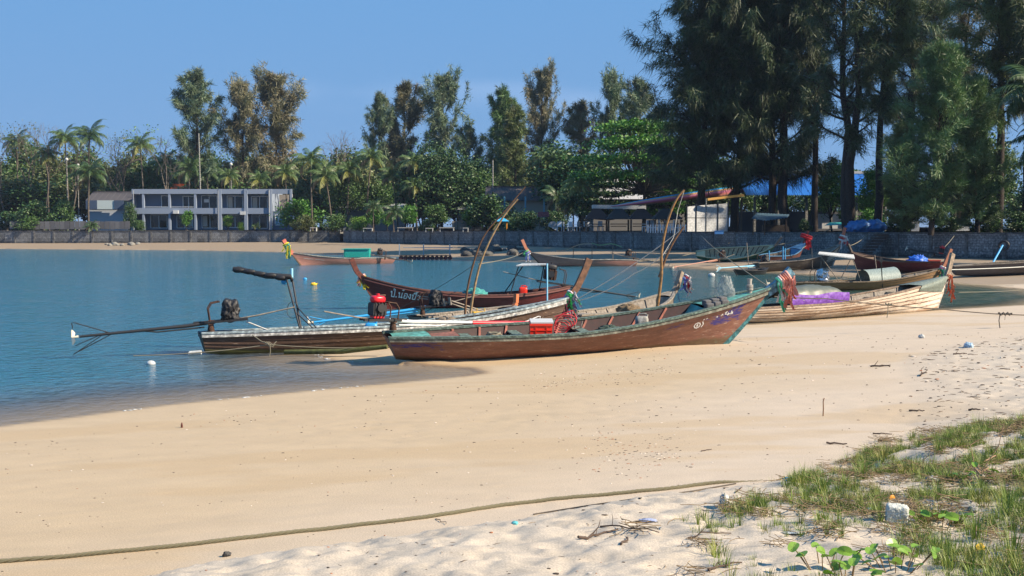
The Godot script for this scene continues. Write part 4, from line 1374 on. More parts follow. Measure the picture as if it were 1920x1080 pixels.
	var b13 := {"label": "dark weathered boat cut off by the right edge, in shade below the wall", "far": true, "A": G(1792, 521), "B": Vector3(34.5, .55, -68.0), "beam": 1.8, "hs": .66, "hm": .70, "hb": 1.3, "br": .9, "sr": .3, "hull": hull_paint(59, Color(.09, .085, .09), Color(.25, .23, .22), Color(.04, .04, .03), .1, .1, [], 256, 64), "gun": M.grey_wood, "inner": M.dark_wood, "stem": M.grey_wood, "ribs": 8, "post": {"pts": [Vector2(.1, .3), Vector2(.3, .7)], "w": .18, "mat": M.grey_wood}}
	boat(b13)
	mb = MB.new()
	mb.tube([W(1861, 494, 69), W(1880, 460, 70)], .06, 6)
	solo("boat_pole", mb, mat(lin(.03, .30, .60), .5), "bright blue pole leaning from the boat at the right edge to the wall", "pole")
	var b14 := {"name": "dinghy", "label": "small black boat afloat in front of the green tilted boat", "far": true, "A": afloat(1432, 75, .2), "B": afloat(1385, 73.5, .2), "beam": 1.1, "hs": .6, "hm": .45, "hb": .55, "br": .4, "sr": .2, "hull": hull_paint(61, Color(.02, .02, .022), Color(.1, .1, .1), Color(.02, .02, .02), .1, .0, [], 128, 32), "gun": M.steel_dark, "inner": M.dark_wood, "ribs": 3}
	boat(b14)

	# gear lying in the boats
	var gear := func(called: String, label: String, cat: String, b: Dictionary, t: float, z: float, y: float, m: Material, shape: int, sz: float) -> void:
		var g := MB.new()
		var p: Vector3 = bw(b, t, .35, z)
		p.y += y
		if shape == 0:    # coil
			for k in 5:
				var l: Array = []
				for j in 15: l.append(p + Vector3(cos(TAU * j / 14.0 + k) * sz * (1.0 - .08 * k), .03 * k + .01 * sin(j * 2.0 + k), sin(TAU * j / 14.0 + k) * sz * (1.0 - .08 * k)))
				g.tube(l, .018, 5)
		elif shape == 1:  # can with handle
			g.blob(p + Vector3(0, sz * .6, 0), Vector3(sz * .5, sz * .6, sz * .32), func(d: Vector3): return 1.0 / pow(pow(absf(d.x), 6) + pow(absf(d.y), 6) + pow(absf(d.z), 6), 1.0 / 6.0), 18, 12)
			g.tube([p + Vector3(-sz * .25, sz * 1.18, 0), p + Vector3(-.05, sz * 1.36, 0), p + Vector3(.1, sz * 1.36, 0), p + Vector3(sz * .3, sz * 1.18, 0)], .02, 5)
			g.tube([p + Vector3(sz * .38, sz * 1.15, 0), p + Vector3(sz * .42, sz * 1.32, 0)], .03, 6)
		else:             # heap of net
			g.blob(p, Vector3(sz * 1.5, sz, sz), func(d: Vector3): return 1.0 + .8 * absf(fz.get_noise_3dv(d * 3.5)), 34, 20)
		solo(called, g, m, label, cat)
	gear.call("net_heap", "heap of dark green net in the middle of the nearest boat", "net", b1, .60, .1, .18, mat(lin(.035, .06, .05), .95), 2, .18)
	gear.call("rope_coil", "coil of pale rope in the stern of the nearest boat", "rope", b1, .27, .2, .28, M.rope, 0, .2)
	gear.call("fuel_can", "white fuel can standing forward in the nearest boat", "can", b1, .70, -.2, .15, M.white_dirty, 1, .3)
	gear.call("fuel_can", "blue fuel can in the middle of the dark boat with white rail", "can", b2, .44, .1, .12, M.blue_plastic, 1, .3)
	gear.call("net_heap", "heap of grey brown net in the dark boat with white rail", "net", b2, .66, 0.0, .2, mat(lin(.16, .13, .10), .95), 2, .26)
	gear.call("fuel_can", "red fuel can near the stern of the maroon boat", "can", b4, .22, .1, .28, M.red_plastic, 1, .32)
	gear.call("net_heap", "heap of turquoise net in the maroon boat", "net", b4, .48, 0.0, .35, mat(lin(.05, .25, .24), .95), 2, .26)
	gear.call("net_heap", "heap of brown net in the weathered grey boat", "net", b15, .55, 0.0, .25, mat(lin(.14, .10, .06), .95), 2, .22)
	gear.call("rope_coil", "coil of rope before the pale boat's bow tarpaulin", "rope", b7, .72, .2, .35, M.rope, 0, .2)
	gear.call("net_heap", "heap of dark net forward in the brown wooden boat", "net", b8, .76, 0.0, .25, mat(lin(.06, .07, .08), .95), 2, .24)

	for k: Array in [[1522, 466, 1523, 503, 80, "thin pale pole standing beside the dark grey boat's cream bow"], [1400, 455, 1404, 505, 84, "thin dark pole standing between the green boat and the black boat"], [1478, 470, 1492, 498, 82, "thin pole leaning at the dark maroon boat"], [1640, 478, 1645, 520, 72, "dark pole standing beside the dark red boat"]]:
		mb = MB.new()
		mb.tube([W(k[0], k[1], k[4]), W(k[2], k[3], k[4])], .03, 5)
		solo("boat_pole", mb, M.grey_wood, k[5], "pole")
	rope("rope from the cream bow up to the blue tarpaulins on the wall", [W(1588, 462, 82), W(1630, 436, 96)], .2, .025, M.rope)
	rope("rope from the dark maroon bow up to the wall", [W(1504, 466, 86), W(1532, 437, 104)], .15, .025, M.rope)
	rope("rope from the dark red boat's engine across to the wall", [W(1745, 482, 78), W(1790, 441, 90)], .2, .022, M.rope)
	rope("long thin rope low along the boats below the wall", [W(1450, 498, 80), W(1600, 506, 78), W(1770, 500, 75)], .2, .02, M.rope)
	# more ropes
	rope("rope from the dark bamboo rod to the reddish boat's bow", [W(897, 495, 33.2), W(980, 474, 89)], .1, .016, M.rope)
	rope("long sagging rope from the reddish boat to the wall", [W(1192, 490, 92), W(1337, 464, 104), W(1385, 443, 110)], .25, .03, M.rope)
	rope("thick rope from the green boat's bow up to the wall", [W(1452, 460, 92), W(1560, 428, 100)], .2, .035, M.rope)
	rope("dark rope from the nearest boat's bow across the sand to the right edge", [W(1452, 556, 29.3), W(1551, 560, 30.0), W(1664, 572, 30.4), W(1760, 579, 30.8), W(1875, 589, 31.2), W(2150, 597, 32.0)], .01, .014, M.rope_dark)
	mb = MB.new()
	for k in 6: mb.tube([W(1872 + k * 4, 586 + (k % 2) * 3, 31.15), W(1878 + k * 4, 591 - (k % 2) * 3, 31.1)], .03, 5)
	mb.tube([W(1875, 590, 31.1), W(1873, 601, 31.1), W(1875, 616, 31.1)], .014, 5)
	mb.tube([W(1885, 590, 31.1), W(1884, 600, 31.1)], .007, 4)
	solo("rope_knot", mb, M.rope_dark, "dark knot with a hanging end in the rope at the right edge", "knot")
	mb = MB.new()
	for k in 4: mb.tube([W(1660 + k * 3, 568 + (k % 2) * 3, 30.4), W(1664 + k * 3, 573 - (k % 2) * 3, 30.35)], .02, 5)
	mb.tube([W(1665, 572, 30.4), W(1665, 584, 30.4), W(1663, 596, 30.4)], .011, 5)
	solo("rope_knot", mb, M.rope, "small pale knot in the dark rope in front of the pale boat", "knot")
	rope("white rope from the brown wooden boat's bow to the right edge", [W(1770, 506, 56.6), W(2010, 494, 60)], .05, .024, M.rope_white)
	rope("upper thin rope across the green inlet from the pale boat", [W(1796, 532, 42.3), W(1900, 536, 55)], .02, .012, M.rope)
	rope("lower thin rope across the green inlet from the pale boat", [W(1798, 548, 42.3), W(1916, 544, 52)], .02, .012, M.rope)
	rope("thin dark line sloping from the dark bamboo into the water", [W(884, 500, 33), W(745, 580, 36)], .05, .008, M.rope_dark)

	# floats in the water
	for k: Array in [[283, 684, .085, M.white, "white round float on the water at left"], [572, 524, .10, M.blue_plastic, "small blue float on the water beside the awning posts"], [1334, 518, .19, M.white, "white drum float in front of the green tilted boat"]]:
		mb = MB.new()
		var p := G(k[0], k[1])
		mb.blob(p + Vector3(0, float(k[2]) * .3, 0), Vector3(k[2], k[2], k[2]) * Vector3(1.15, .8, 1.0), func(_d: Vector3): return 1.0, 14, 10)
		solo("float", mb, k[3], k[4], "float", "floats on the water")
	mb = MB.new()
	var yp := G(588, 535)
	mb.blob(yp + Vector3(0, .05, 0), Vector3(.17, .10, .12), func(d: Vector3): return 1.0 + .1 * sin(d.x * 9.0), 16, 10)
	mb.tube([yp + Vector3(.15, .08, 0), yp + Vector3(.22, .10, 0)], .03, 6)
	solo("float", mb, M.yellow, "yellow can float on the water beside the blue one", "float", "floats on the water")
	mb = MB.new()
	var wp := G(366, 668)
	mb.tube([wp + Vector3(-.15, .05, 0), wp + Vector3(-.12, .07, 0), wp + Vector3(.14, .09, 0)], [.03, .05, .05], 8)
	solo("float", mb, M.white, "white tube float at the stern of the dark boat", "float", "floats on the water")
	# raft of drums by the spit
	var rf := thing("drum_raft", "floating raft of dark red drums with grey rail posts by the spit", "raft", G(800, 488))
	var ra := G(748, 487)
	var rb2 := G(848, 487)
	for k in 12:
		mb = MB.new()
		var p := ra.lerp(rb2, (k + .5) / 12.0)
		mb.tube([p + Vector3(0, .18, -.5), p + Vector3(0, .18, .5)], .19, 9)
		obj("drum", mb, mat(lin(.14, .03, .03).lerp(lin(.05, .03, .03), (k * 7 % 5) / 5.0), .6), rf)
	mb = MB.new()
	mb.box(ra.lerp(rb2, .5) + Vector3(0, .42, 0), Vector3(4.8, .06, 1.2))
	obj("deck", mb, M.dark_wood, rf)
	for k: float in [0.02, .47, .96]:
		mb = MB.new()
		mb.box(ra.lerp(rb2, k) + Vector3(0, .95, .5), Vector3(.10, 1.1, .10))
		obj("post", mb, mat(lin(.28, .33, .38), .7), rf)
	for h: float in [.95, 1.15]:
		mb = MB.new()
		mb.box(ra.lerp(rb2, .72 if h < 1 else .55) + Vector3(0, h, .5), Vector3(2.4 if h < 1 else 4.6, .06, .05))
		obj("rail", mb, mat(lin(.28, .33, .38), .7), rf)

# ---------------------------------------------------------------- the sea wall and what stands on it
const TOP := 2.62
var wall_line := PackedVector2Array([Vector2(-150, 196), Vector2(-82, 190), Vector2(-27.2, 186), Vector2(-26.0, 181), Vector2(-16.6, 170), Vector2(0, 150), Vector2(12.2, 128), Vector2(22, 110), Vector2(30.2, 96), Vector2(37.1, 85), Vector2(44, 74), Vector2(52, 60)])

func block_tex() -> ImageTexture:
	var im := Image.create(256, 256, false, Image.FORMAT_RGB8)
	var f := FastNoiseLite.new()
	f.frequency = 0.03
	f.fractal_octaves = 4
	var r := RandomNumberGenerator.new()
	r.seed = 4
	var tone := {}
	for y in 256:
		for x in 256:
			var cy := y / 32
			var xx := (x + (32 if cy % 2 else 0)) % 256
			var cx := xx / 64
			var k := cy * 8 + cx
			if not tone.has(k): tone[k] = r.randf_range(.75, 1.0)
			var v: float = tone[k] * (0.85 + 0.3 * f.get_noise_2d(x, y))
			if y % 32 < 3 or xx % 64 < 3: v *= 0.55
			v = clampf(v, 0, 1)
			im.set_pixel(x, y, Color(v, v, v))
	return ImageTexture.create_from_image(im)

func wall_piece(o: Node3D, p: Vector2, q: Vector2, m: Material, cap: Material, seedy: int, low := -0.6) -> void:
	var n := maxi(4, int(p.distance_to(q) / 1.2))
	var rows: Array = []
	var uvs: Array = []
	var cols: Array = []
	var f := FastNoiseLite.new()
	f.seed = 6
	f.frequency = 0.25
	for i in n + 1:
		var a := p.lerp(q, float(i) / n)
		var row := PackedVector3Array()
		var ur := PackedVector2Array()
		var cr := PackedColorArray()
		for j in 9:
			var y := lerpf(TOP - 0.12, low, j / 8.0)
			row.append(Vector3(a.x, y, -a.y))
			ur.append(Vector2(p.distance_to(a) / 1.6, -y / 1.6))
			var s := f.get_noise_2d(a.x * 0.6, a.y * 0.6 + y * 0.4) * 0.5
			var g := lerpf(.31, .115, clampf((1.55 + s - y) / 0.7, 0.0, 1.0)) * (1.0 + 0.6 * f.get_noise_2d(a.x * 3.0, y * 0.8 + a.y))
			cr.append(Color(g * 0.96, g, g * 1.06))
		rows.append(row)
		uvs.append(ur)
		cols.append(cr)
	var mb := MB.new()
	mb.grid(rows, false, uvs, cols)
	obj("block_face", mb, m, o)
	mb = MB.new()
	mb.col = Color.WHITE
	var d := (q - p).normalized()
	var nn := Vector2(d.y, -d.x)
	var c := (p + q) / 2.0 - nn * -0.14
	mb.bar(Vector3(p.x, TOP - 0.06, -p.y) + Vector3(nn.x, 0, -nn.y) * -0.12, Vector3(q.x, TOP - 0.06, -q.y) + Vector3(nn.x, 0, -nn.y) * -0.12, 0.36, 0.12)
	obj("coping", mb, cap, o)
	var steps := int(p.distance_to(q) / 3.2)
	for i in steps:
		var a := p.lerp(q, (i + 0.5) / steps)
		mb = MB.new()
		mb.bar(Vector3(a.x, low, -a.y), Vector3(a.x, TOP - 0.13, -a.y), 0.28, 0.16, Vector3(nn.x, 0, -nn.y))
		obj("pier", mb, cap, o)

func hang(o: Node3D, called: String, at: Vector3, size: Vector3, m: Material, b := Basis.IDENTITY) -> MeshInstance3D:
	var mb := MB.new()
	mb.box(at, size, b)
	return obj(called, mb, m, o)

# a window with frame and panes as sub-parts, centred on p in the plane facing the water
func window(o: Node3D, p: Vector3, w: float, h: float, panes: int, frame: Material, glass: Material, called := "window") -> void:
	var mb := MB.new()
	var t := 0.09
	mb.box(p + Vector3(0, h / 2 - t / 2, 0), Vector3(w, t, .12))
	mb.box(p + Vector3(0, -h / 2 + t / 2, 0), Vector3(w, t, .12))
	for i in panes + 1:
		mb.box(p + Vector3(-w / 2 + t / 2 + (w - t) * i / panes, 0, 0), Vector3(t, h - 2 * t - .004, .12))
	var f := obj(called, mb, frame, o)
	for i in panes:
		var g := MB.new()
		var pw := (w - t) / panes - t
		g.box(p + Vector3(-w / 2 + t + pw / 2 + (pw + t) * i, 0, -.03), Vector3(pw - .004, h - 2 * t - .004, .02))
		obj("pane", g, glass, f)

func gable_house(label: String, x0: float, x1: float, z: float, base: float, eave: float, ridge: float, depth: float, wall_m: Material, roof_m: Material, sheets: int) -> Node3D:
	var o := thing("house", label, "house", Vector3((x0 + x1) / 2, base, z))
	var mb := MB.new()
	var a := Vector3(x0 + .3, base, z)
	mb.box(Vector3((x0 + x1) / 2, (base + eave) / 2, z - depth / 2), Vector3(x1 - x0 - .6, eave - base, depth - .6))
	for x: float in [x0 + .3, x1 - .3]:
		mb.flat(Vector3(x, eave, z - .3), Vector3(x, eave, z - depth + .3), Vector3(x, ridge - .1, z - depth / 2))
	obj("wall", mb, wall_m, o)
	for s in 2:
		for i in sheets:
			mb = MB.new()
			var xa := lerpf(x0, x1, float(i) / sheets)
			var xb := lerpf(x0, x1, float(i + 1) / sheets)
			var rows: Array = []
			for k in 13:
				var x := lerpf(xa, xb, k / 12.0)
				var w := .035 * (1.0 if k % 2 else -1.0)
				var zf := z + .35 if s == 0 else z - depth - .35
				rows.append(PackedVector3Array([Vector3(x, ridge + w, z - depth / 2), Vector3(x, eave - .1 + w, zf)]))
			mb.grid(rows, s == 0)
			obj("roof_sheet", mb, roof_m, o)
	mb = MB.new()
	mb.box(Vector3((x0 + x1) / 2, ridge + .05, z - depth / 2), Vector3(x1 - x0, .12, .4))
	obj("ridge_cap", mb, roof_m, o)
	return o

func town() -> void:
	var wm := mat(Color.WHITE, .9, "", 1.0, 0.0, true)
	wm.albedo_texture = block_tex()
	wm.heightmap_enabled = true
	wm.heightmap_texture = wm.albedo_texture
	wm.heightmap_scale = 1.5
	var cap := mat(lin(.24, .245, .25), .9, "blotch", .5)
	var lw := thing("sea_wall", "dark concrete sea wall along the left shore below the grey building", "wall", Vector3(-82, 0, -190))
	wall_piece(lw, wall_line[0], wall_line[1], wm, cap, 1)
	wall_piece(lw, wall_line[1], wall_line[2], wm, cap, 2)
	var rw := thing("sea_wall", "dark grey block sea wall running from the middle to the right edge", "wall", Vector3(0, 0, -150))
	for i in range(3, wall_line.size() - 1):
		wall_piece(rw, wall_line[i], wall_line[i + 1], wm, cap, i)
	# ground behind the walls
	var rows: Array = []
	var behind := PackedVector2Array([Vector2(-150, 196.2), Vector2(-82, 190.2), Vector2(-27.4, 186.2), Vector2(-26.2, 181.2), Vector2(-16.8, 170.3), Vector2(0, 150.3), Vector2(12.4, 128.2), Vector2(22.2, 110.2), Vector2(30.4, 96.2), Vector2(37.3, 85.1), Vector2(44.2, 74.1), Vector2(52.2, 60.0)])
	for i in behind.size():
		var p := behind[i]
		var r := PackedVector3Array()
		for k in 12:
			var f := pow(k / 11.0, 2.0)
			var q := p + Vector2(p.x * .8 + 25.0, 420.0).normalized() * f * 900.0
			r.append(Vector3(q.x, TOP - .1 + .10 * nz.get_noise_2d(q.x, q.y) + minf(f * 900.0, 300.0) * .004, -q.y))
		rows.append(r)
	sheet("ground", rows, [], mat(lin(.17, .13, .08), .95, "blotch", .2))

	# the grey two-storey building
	var D := 195.0
	var paint := mat(lin(.22, .27, .36), .8)
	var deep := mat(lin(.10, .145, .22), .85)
	var frame := mat(lin(.70, .74, .76), .5)
	var X := func(px: float) -> float: return W(px, 429, D).x
	var Y := func(py: float) -> float: return W(960, py, D).y
	var o := thing("apartment_building", "two storey blue grey building with deep balconies and white framed windows", "building", Vector3(X.call(397.0), Y.call(430.0), -D))
	var zf := -D
	var left: float = X.call(248.0)
	var right: float = X.call(547.5)
	var top: float = Y.call(354.5)
	var mid: float = Y.call(395.5)
	var foot: float = Y.call(431.0)
	hang(o, "roof_fascia", Vector3((left + right) / 2, Y.call(359.0), zf - .15), Vector3(right - left, top - Y.call(363.5), .3), paint)
	hang(o, "roof_slab", Vector3((left + X.call(507.0)) / 2, top - .35, zf - 5.3), Vector3(X.call(507.0) - left, .3, 10.0), paint)
	hang(o, "balcony_front", Vector3((left + X.call(506.0)) / 2, mid, zf - .12), Vector3(X.call(506.0) - left, Y.call(390.0) - Y.call(401.0), .24), paint)
	hang(o, "floor_slab", Vector3((left + X.call(507.0)) / 2, Y.call(400.0), zf - 5.3), Vector3(X.call(507.0) - left, .25, 10.0), paint)
	for c: Array in [[267.0, 271.0, .05], [316.0, 320.0, .05], [364.5, 368.5, .05], [410.5, 416.0, -.06], [458.5, 464.5, -.14], [505.0, 510.5, -.18], [544.0, 548.0, -.10]]:
		var xa: float = X.call(c[0])
		var xb: float = X.call(c[1])
		var t2: float = top + .02 if c[2] < 0.0 else Y.call(363.5)
		hang(o, "column", Vector3((xa + xb) / 2, (t2 + foot) / 2, zf - .2 - c[2]), Vector3(xb - xa, t2 - foot, .42), paint)
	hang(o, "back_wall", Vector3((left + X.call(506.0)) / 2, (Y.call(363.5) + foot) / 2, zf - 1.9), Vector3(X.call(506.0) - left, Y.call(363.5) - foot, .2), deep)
	hang(o, "side_wall", Vector3(left + .1, (Y.call(363.5) + foot) / 2, zf - 5.2), Vector3(.2, Y.call(363.5) - foot, 9.6), paint)
	hang(o, "side_wall", Vector3(X.call(507.0), (top + foot) / 2, zf - 5.2), Vector3(.25, top - foot, 9.6), paint)
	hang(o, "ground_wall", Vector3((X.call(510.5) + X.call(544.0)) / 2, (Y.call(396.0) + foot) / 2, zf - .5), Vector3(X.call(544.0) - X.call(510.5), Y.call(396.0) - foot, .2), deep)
	hang(o, "open_bay_wall", Vector3(X.call(520.0), (Y.call(362.0) + Y.call(396.0)) / 2, zf - 6.0), Vector3(X.call(530.0) - X.call(512.0), Y.call(364.0) - Y.call(396.0), .2), mat(lin(.30, .27, .24), .9))
	hang(o, "open_bay_post", Vector3(X.call(536.0), (Y.call(362.0) + Y.call(396.0)) / 2, zf - 5.0), Vector3(.35, Y.call(364.0) - Y.call(396.0), .3), mat(lin(.33, .33, .36), .9))
	hang(o, "open_bay_post", Vector3(X.call(541.0), (Y.call(362.0) + Y.call(396.0)) / 2, zf - 3.0), Vector3(.3, Y.call(364.0) - Y.call(396.0), .3), mat(lin(.33, .33, .36), .9))
	for k: Array in [[297.5, 316.0, 366.0, 389.5, 1], [338.0, 360.0, 366.8, 391.0, 2], [373.0, 403.5, 366.0, 391.0, 2], [421.5, 452.0, 366.5, 391.0, 2], [468.0, 498.5, 367.0, 391.0, 2], [276.5, 308.5, 402.0, 428.0, 2], [326.0, 357.0, 402.0, 428.0, 2], [373.5, 404.5, 402.0, 428.0, 2], [421.0, 452.0, 402.0, 427.0, 2], [468.0, 498.0, 402.0, 428.5, 2]]:
		var xa: float = X.call(k[0])
		var xb: float = X.call(k[1])
		window(o, Vector3((xa + xb) / 2, (Y.call(k[2]) + Y.call(k[3])) / 2, zf - 1.72), xb - xa, Y.call(k[2]) - Y.call(k[3]), k[4], frame, M.glass_dark)
	window(o, Vector3((X.call(515.0) + X.call(536.5)) / 2, Y.call(412.5), zf - .36), X.call(536.5) - X.call(515.0), Y.call(402.5) - Y.call(422.5), 3, frame, mat(lin(.14, .30, .42), .3))

	# what hangs on the building
	for k: Array in [[330.0, 397.5], [455.5, 399.5], [383.0, 376.0]]:
		var q := W(k[0], k[1], D)
		hang(o, "air_conditioner", Vector3(q.x, q.y, zf + .14 if k[1] > 390.0 else zf - 1.6), Vector3(.85, .55, .3), mat(lin(.55, .56, .56), .6))
	for k: Array in [[410.0, .05], [505.5, .08], [252.0, .05]]:
		var pipe := MB.new()
		pipe.tube([Vector3(X.call(k[0]), foot, zf + .22), Vector3(X.call(k[0]), top - .2, zf + .22)], k[1], 6)
		obj("drain_pipe", pipe, mat(lin(.30, .32, .35), .6), o)
	for k: Array in [[424.0, 366.5], [470.5, 367.0], [376.0, 402.0], [348.0, 402.0]]:
		var c0: float = X.call(k[0])
		var cur := MB.new()
		var rr0: Array = []
		for i in 9:
			rr0.append(PackedVector3Array([Vector3(c0 + i * .09, Y.call(k[1] + 2.5), zf - 1.665 + .02 * (i % 2)), Vector3(c0 + i * .09, Y.call(k[1] + 22.5), zf - 1.665 + .02 * (i % 2))]))
		cur.grid(rr0)
		obj("curtain", cur, mat(lin(.40, .38, .34), .9), o)
	for k: Array in [[271.0, 316.0], [320.0, 364.0]]:
		var a0: float = X.call(k[0])
		var b0: float = X.call(k[1])
		hang(o, "hand_rail", Vector3((a0 + b0) / 2, Y.call(388.0), zf - .1), Vector3(b0 - a0, .07, .06), frame)
	# houses around it
	var grey_tile := mat(lin(.10, .095, .11), .8, "grain", 1.0)
	var h1 := gable_house("low white house with dark grey roof left of the grey building", W(154, 0, 200).x, W(246, 0, 200).x, -200, 2.5, W(0, 375, 200).y, W(0, 358.5, 200).y, 7.0, mat(lin(.42, .46, .52), .8), grey_tile, 8)
	for k: Array in [[161, 182], [214, 232]]:
		hang(h1, "shutter", W((k[0] + k[1]) / 2.0, 384, 199.4), Vector3((k[1] - k[0]) / 11.0, 1.5, .1), mat(lin(.05, .08, .14), .6))
	hang(h1, "pale_panel", W(198, 384, 199.5), Vector3(2.9, 1.5, .1), mat(lin(.46, .54, .55), .7))
	gable_house("house with orange roof glimpsed above the grey building", W(312, 0, 207).x, W(345, 0, 207).x, -207, 2.6, W(0, 356, 207).y, W(0, 345, 207).y, 5.0, mat(lin(.4, .36, .3), .8), mat(lin(.60, .12, .03), .7), 4)
	var h3 := gable_house("house with brown grey tiled roof and blue posts in the middle", W(909, 0, 168).x, W(1052, 0, 168).x, -168, 2.5, W(0, 375, 168).y, W(0, 348, 168).y, 9.0, mat(lin(.36, .33, .28), .85), mat(lin(.115, .095, .095), .85, "grain", 1.0), 14)
	for px: float in [946.0, 985.0, 1020.0]:
		hang(h3, "post", W(px, 390, 166.5) + Vector3(0, -.6, 0), Vector3(.22, W(0, 375, 168).y - 2.6, .22), mat(lin(.10, .30, .42), .7))
	var h4 := gable_house("long low grey shed behind the young trees", W(622, 0, 196).x, W(756, 0, 196).x, -196, 2.5, W(0, 389, 196).y, W(0, 382.5, 196).y, 5.0, mat(lin(.20, .22, .25), .9), mat(lin(.30, .33, .37), .7), 10)
	gable_house("small grey shed beside the round dark tree", W(855, 0, 190).x, W(905, 0, 190).x, -190, 2.5, W(0, 392, 190).y, W(0, 385, 190).y, 4.0, mat(lin(.15, .17, .20), .9), mat(lin(.20, .22, .26), .7), 5)
	var h5 := gable_house("pale roofed building behind the spreading tree", W(1110, 0, 160).x, W(1345, 0, 160).x, -160, 2.5, W(0, 372, 160).y, W(0, 330, 160).y, 14.0, mat(lin(.20, .19, .18), .9), mat(lin(.36, .36, .37), .8), 16)
	# concrete panel fence on the left
	var fe := thing("panel_fence", "grey panel fence behind the sea wall left of the grey building", "fence", W(130, 431, 191))
	for i in 24:
		var px := 18.0 + i * 9.4
		hang(fe, "panel", W(px + 4.7, 422.5, 190.8), Vector3(.76, 1.25 + .06 * (i % 3), .08), mat(lin(.13, .13, .14).lerp(lin(.08, .08, .09), (i * 5 % 7) / 7.0), .9))
	var f2 := thing("panel_fence", "pale plank fence behind the round bushes in the middle", "fence", W(885, 431, 160))
	for i in 12:
		hang(f2, "panel", W(850 + i * 5.5, 422.5, 166), Vector3(.36, 1.2, .06), mat(lin(.20, .18, .16).lerp(lin(.14, .13, .12), (i * 5 % 7) / 7.0), .9))

	# lamps and poles
	for k: Array in [[125, 299, 197, "left of the two globe lamps left of the grey building"], [146, 310, 200, "right of the two globe lamps left of the grey building"], [433, 308, 205, "globe lamp standing behind the grey building"]]:
		var lp := thing("globe_lamp", k[3], "street lamp", Vector3(W(k[0], 0, k[2]).x, 2.5, -k[2]), "globe lamps")
		var p := W(k[0], k[1], k[2])
		var mb := MB.new()
		mb.tube([Vector3(p.x, 2.4, p.z), p], .06, 6)
		obj("pole", mb, M.white_dirty, lp)
		mb = MB.new()
		mb.blob(p, Vector3(.28, .28, .28), func(_d: Vector3): return 1.0, 12, 8)
		obj("globe", mb, M.white, lp)
	for k: Array in [[372.5, 250, 355, 197, "tall thin pole above the grey building"], [924, 300, 352, 172, "tall pole beside the house with blue posts"], [1664, 340, 430, 128, "pale pole between the dark trunks at right"]]:
		var mb := MB.new()
		mb.tube([Vector3(W(k[0], 0, k[3]).x, 2.4, -k[3]), W(k[0], k[1], k[3])], .09, 6)
		solo("pole", mb, M.white_dirty, k[4], "pole", "tall poles")

	# white boxes and chairs along the wall
	var n := 0
	for k: Array in [[588, 427, 178, 12], [625, 428, 185, 30], [690, 428, 175, 18], [760, 427, 168, 30], [805, 428, 163, 14], [838, 427, 160, 28], [873, 427.5, 157, 10]]:
		var tb := thing("white_table", ["white table nearest the grey building", "white long table beside the gap in the wall", "white table below the leaning palm", "white long table below the palms in the middle", "small white table left of the round bushes", "white long table below the round bushes", "small white table beside the play slide"][n], "table", W(k[0], 431, k[2]), "white tables along the wall")
		n += 1
		var w: float = k[3] * k[2] / F
		hang(tb, "table_top", W(k[0], k[1], k[2]), Vector3(w, .08, .8), M.white)
		for s: float in [-.45, .45]:
			hang(tb, "leg", W(k[0], k[1], k[2]) + Vector3(s * w, -.3, 0), Vector3(.08, .5, .6), M.white)
	var ch := thing("garden_chair", "white garden chair on the restaurant terrace", "chair", Vector3.ZERO, "white chairs on the terrace")
	var cw := mat(lin(.62, .65, .70), .5)
	hang(ch, "seat", Vector3(0, .44, 0), Vector3(.46, .04, .46), cw)
	hang(ch, "backrest", Vector3(0, .72, -.22), Vector3(.44, .5, .04), cw)
	for s in 4:
		hang(ch, "leg", Vector3(-.2 + .4 * (s % 2), .21, -.2 + .4 * (s / 2)), Vector3(.05, .42, .05), cw)
	for s: float in [-.23, .23]: hang(ch, "armrest", Vector3(s, .64, 0), Vector3(.04, .04, .42), cw)
	var spots := [[1050, 146], [1062, 146], [1073, 147], [1083, 145], [1094, 146], [1105, 147], [1118, 138], [1128, 138], [1213, 126], [1222, 127], [1231, 126], [1243, 124], [1252, 126], [1262, 123]]
	for i in spots.size():
		var c := ch if i == 0 else ch.duplicate() as Node3D
		if i:
			c.name = numbered("garden_chair")
			add_child(c)
		c.position = Vector3(W(spots[i][0], 0, spots[i][1]).x, TOP - .02, -float(spots[i][1]))
		c.rotation.y = i * 1.3
		c.scale = Vector3.ONE * 1.25
	# play slide
	var ps := thing("play_slide", "small orange and blue play frame with peaked top", "play frame", Vector3(W(942, 0, 152).x, TOP, -152))
	for px: float in [934.0, 950.0]:
		var mb := MB.new()
		mb.tube([W(px, 431, 152), W(px, 411, 152)], .08, 6)
		obj("post", mb, mat(lin(.65, .25, .02), .5), ps)
	var mb0 := MB.new()
	var apex := W(942, 407, 152)
	for q: Array in [[-.9, .6], [.9, .6], [.9, -.6], [-.9, -.6]]:
		var q2: Vector3 = apex + Vector3(q[0], -.55, q[1])
		var q3: Vector3 = apex + Vector3(-q[1] * 1.5, -.55, q[0] * .667)
		mb0.flat(apex, q2, q3)
	obj("peaked_top", mb0, mat(lin(.04, .35, .65), .5), ps)
	mb0 = MB.new()
	mb0.bar(W(936, 418, 151.5), W(926, 431, 151), .6, .08)
	obj("slide", mb0, mat(lin(.60, .30, .03), .5), ps)
	# arched white cabinet
	var cb := thing("arched_cabinet", "white arched cabinet on the wall left of the terrace chairs", "cabinet", Vector3(W(1037, 0, 148).x, TOP, -148))
	mb0 = MB.new()
	var arc: Array = []
	for i in 2:
		var r := PackedVector3Array()
		for j in 11:
			var a := PI * j / 10.0
			r.append(Vector3(W(1037, 0, 148).x + cos(a) * .58, TOP + .62 + sin(a) * .62, -148.4 + i * .8))
		r.append(Vector3(W(1037, 0, 148).x - .58, TOP, -148.4 + i * .8))
		r.insert(0, Vector3(W(1037, 0, 148).x + .58, TOP, -148.4 + i * .8))
		arc.append(r)
	mb0.grid(arc)
	obj("cabinet_shell", mb0, M.white, cb)
	mb0 = MB.new()
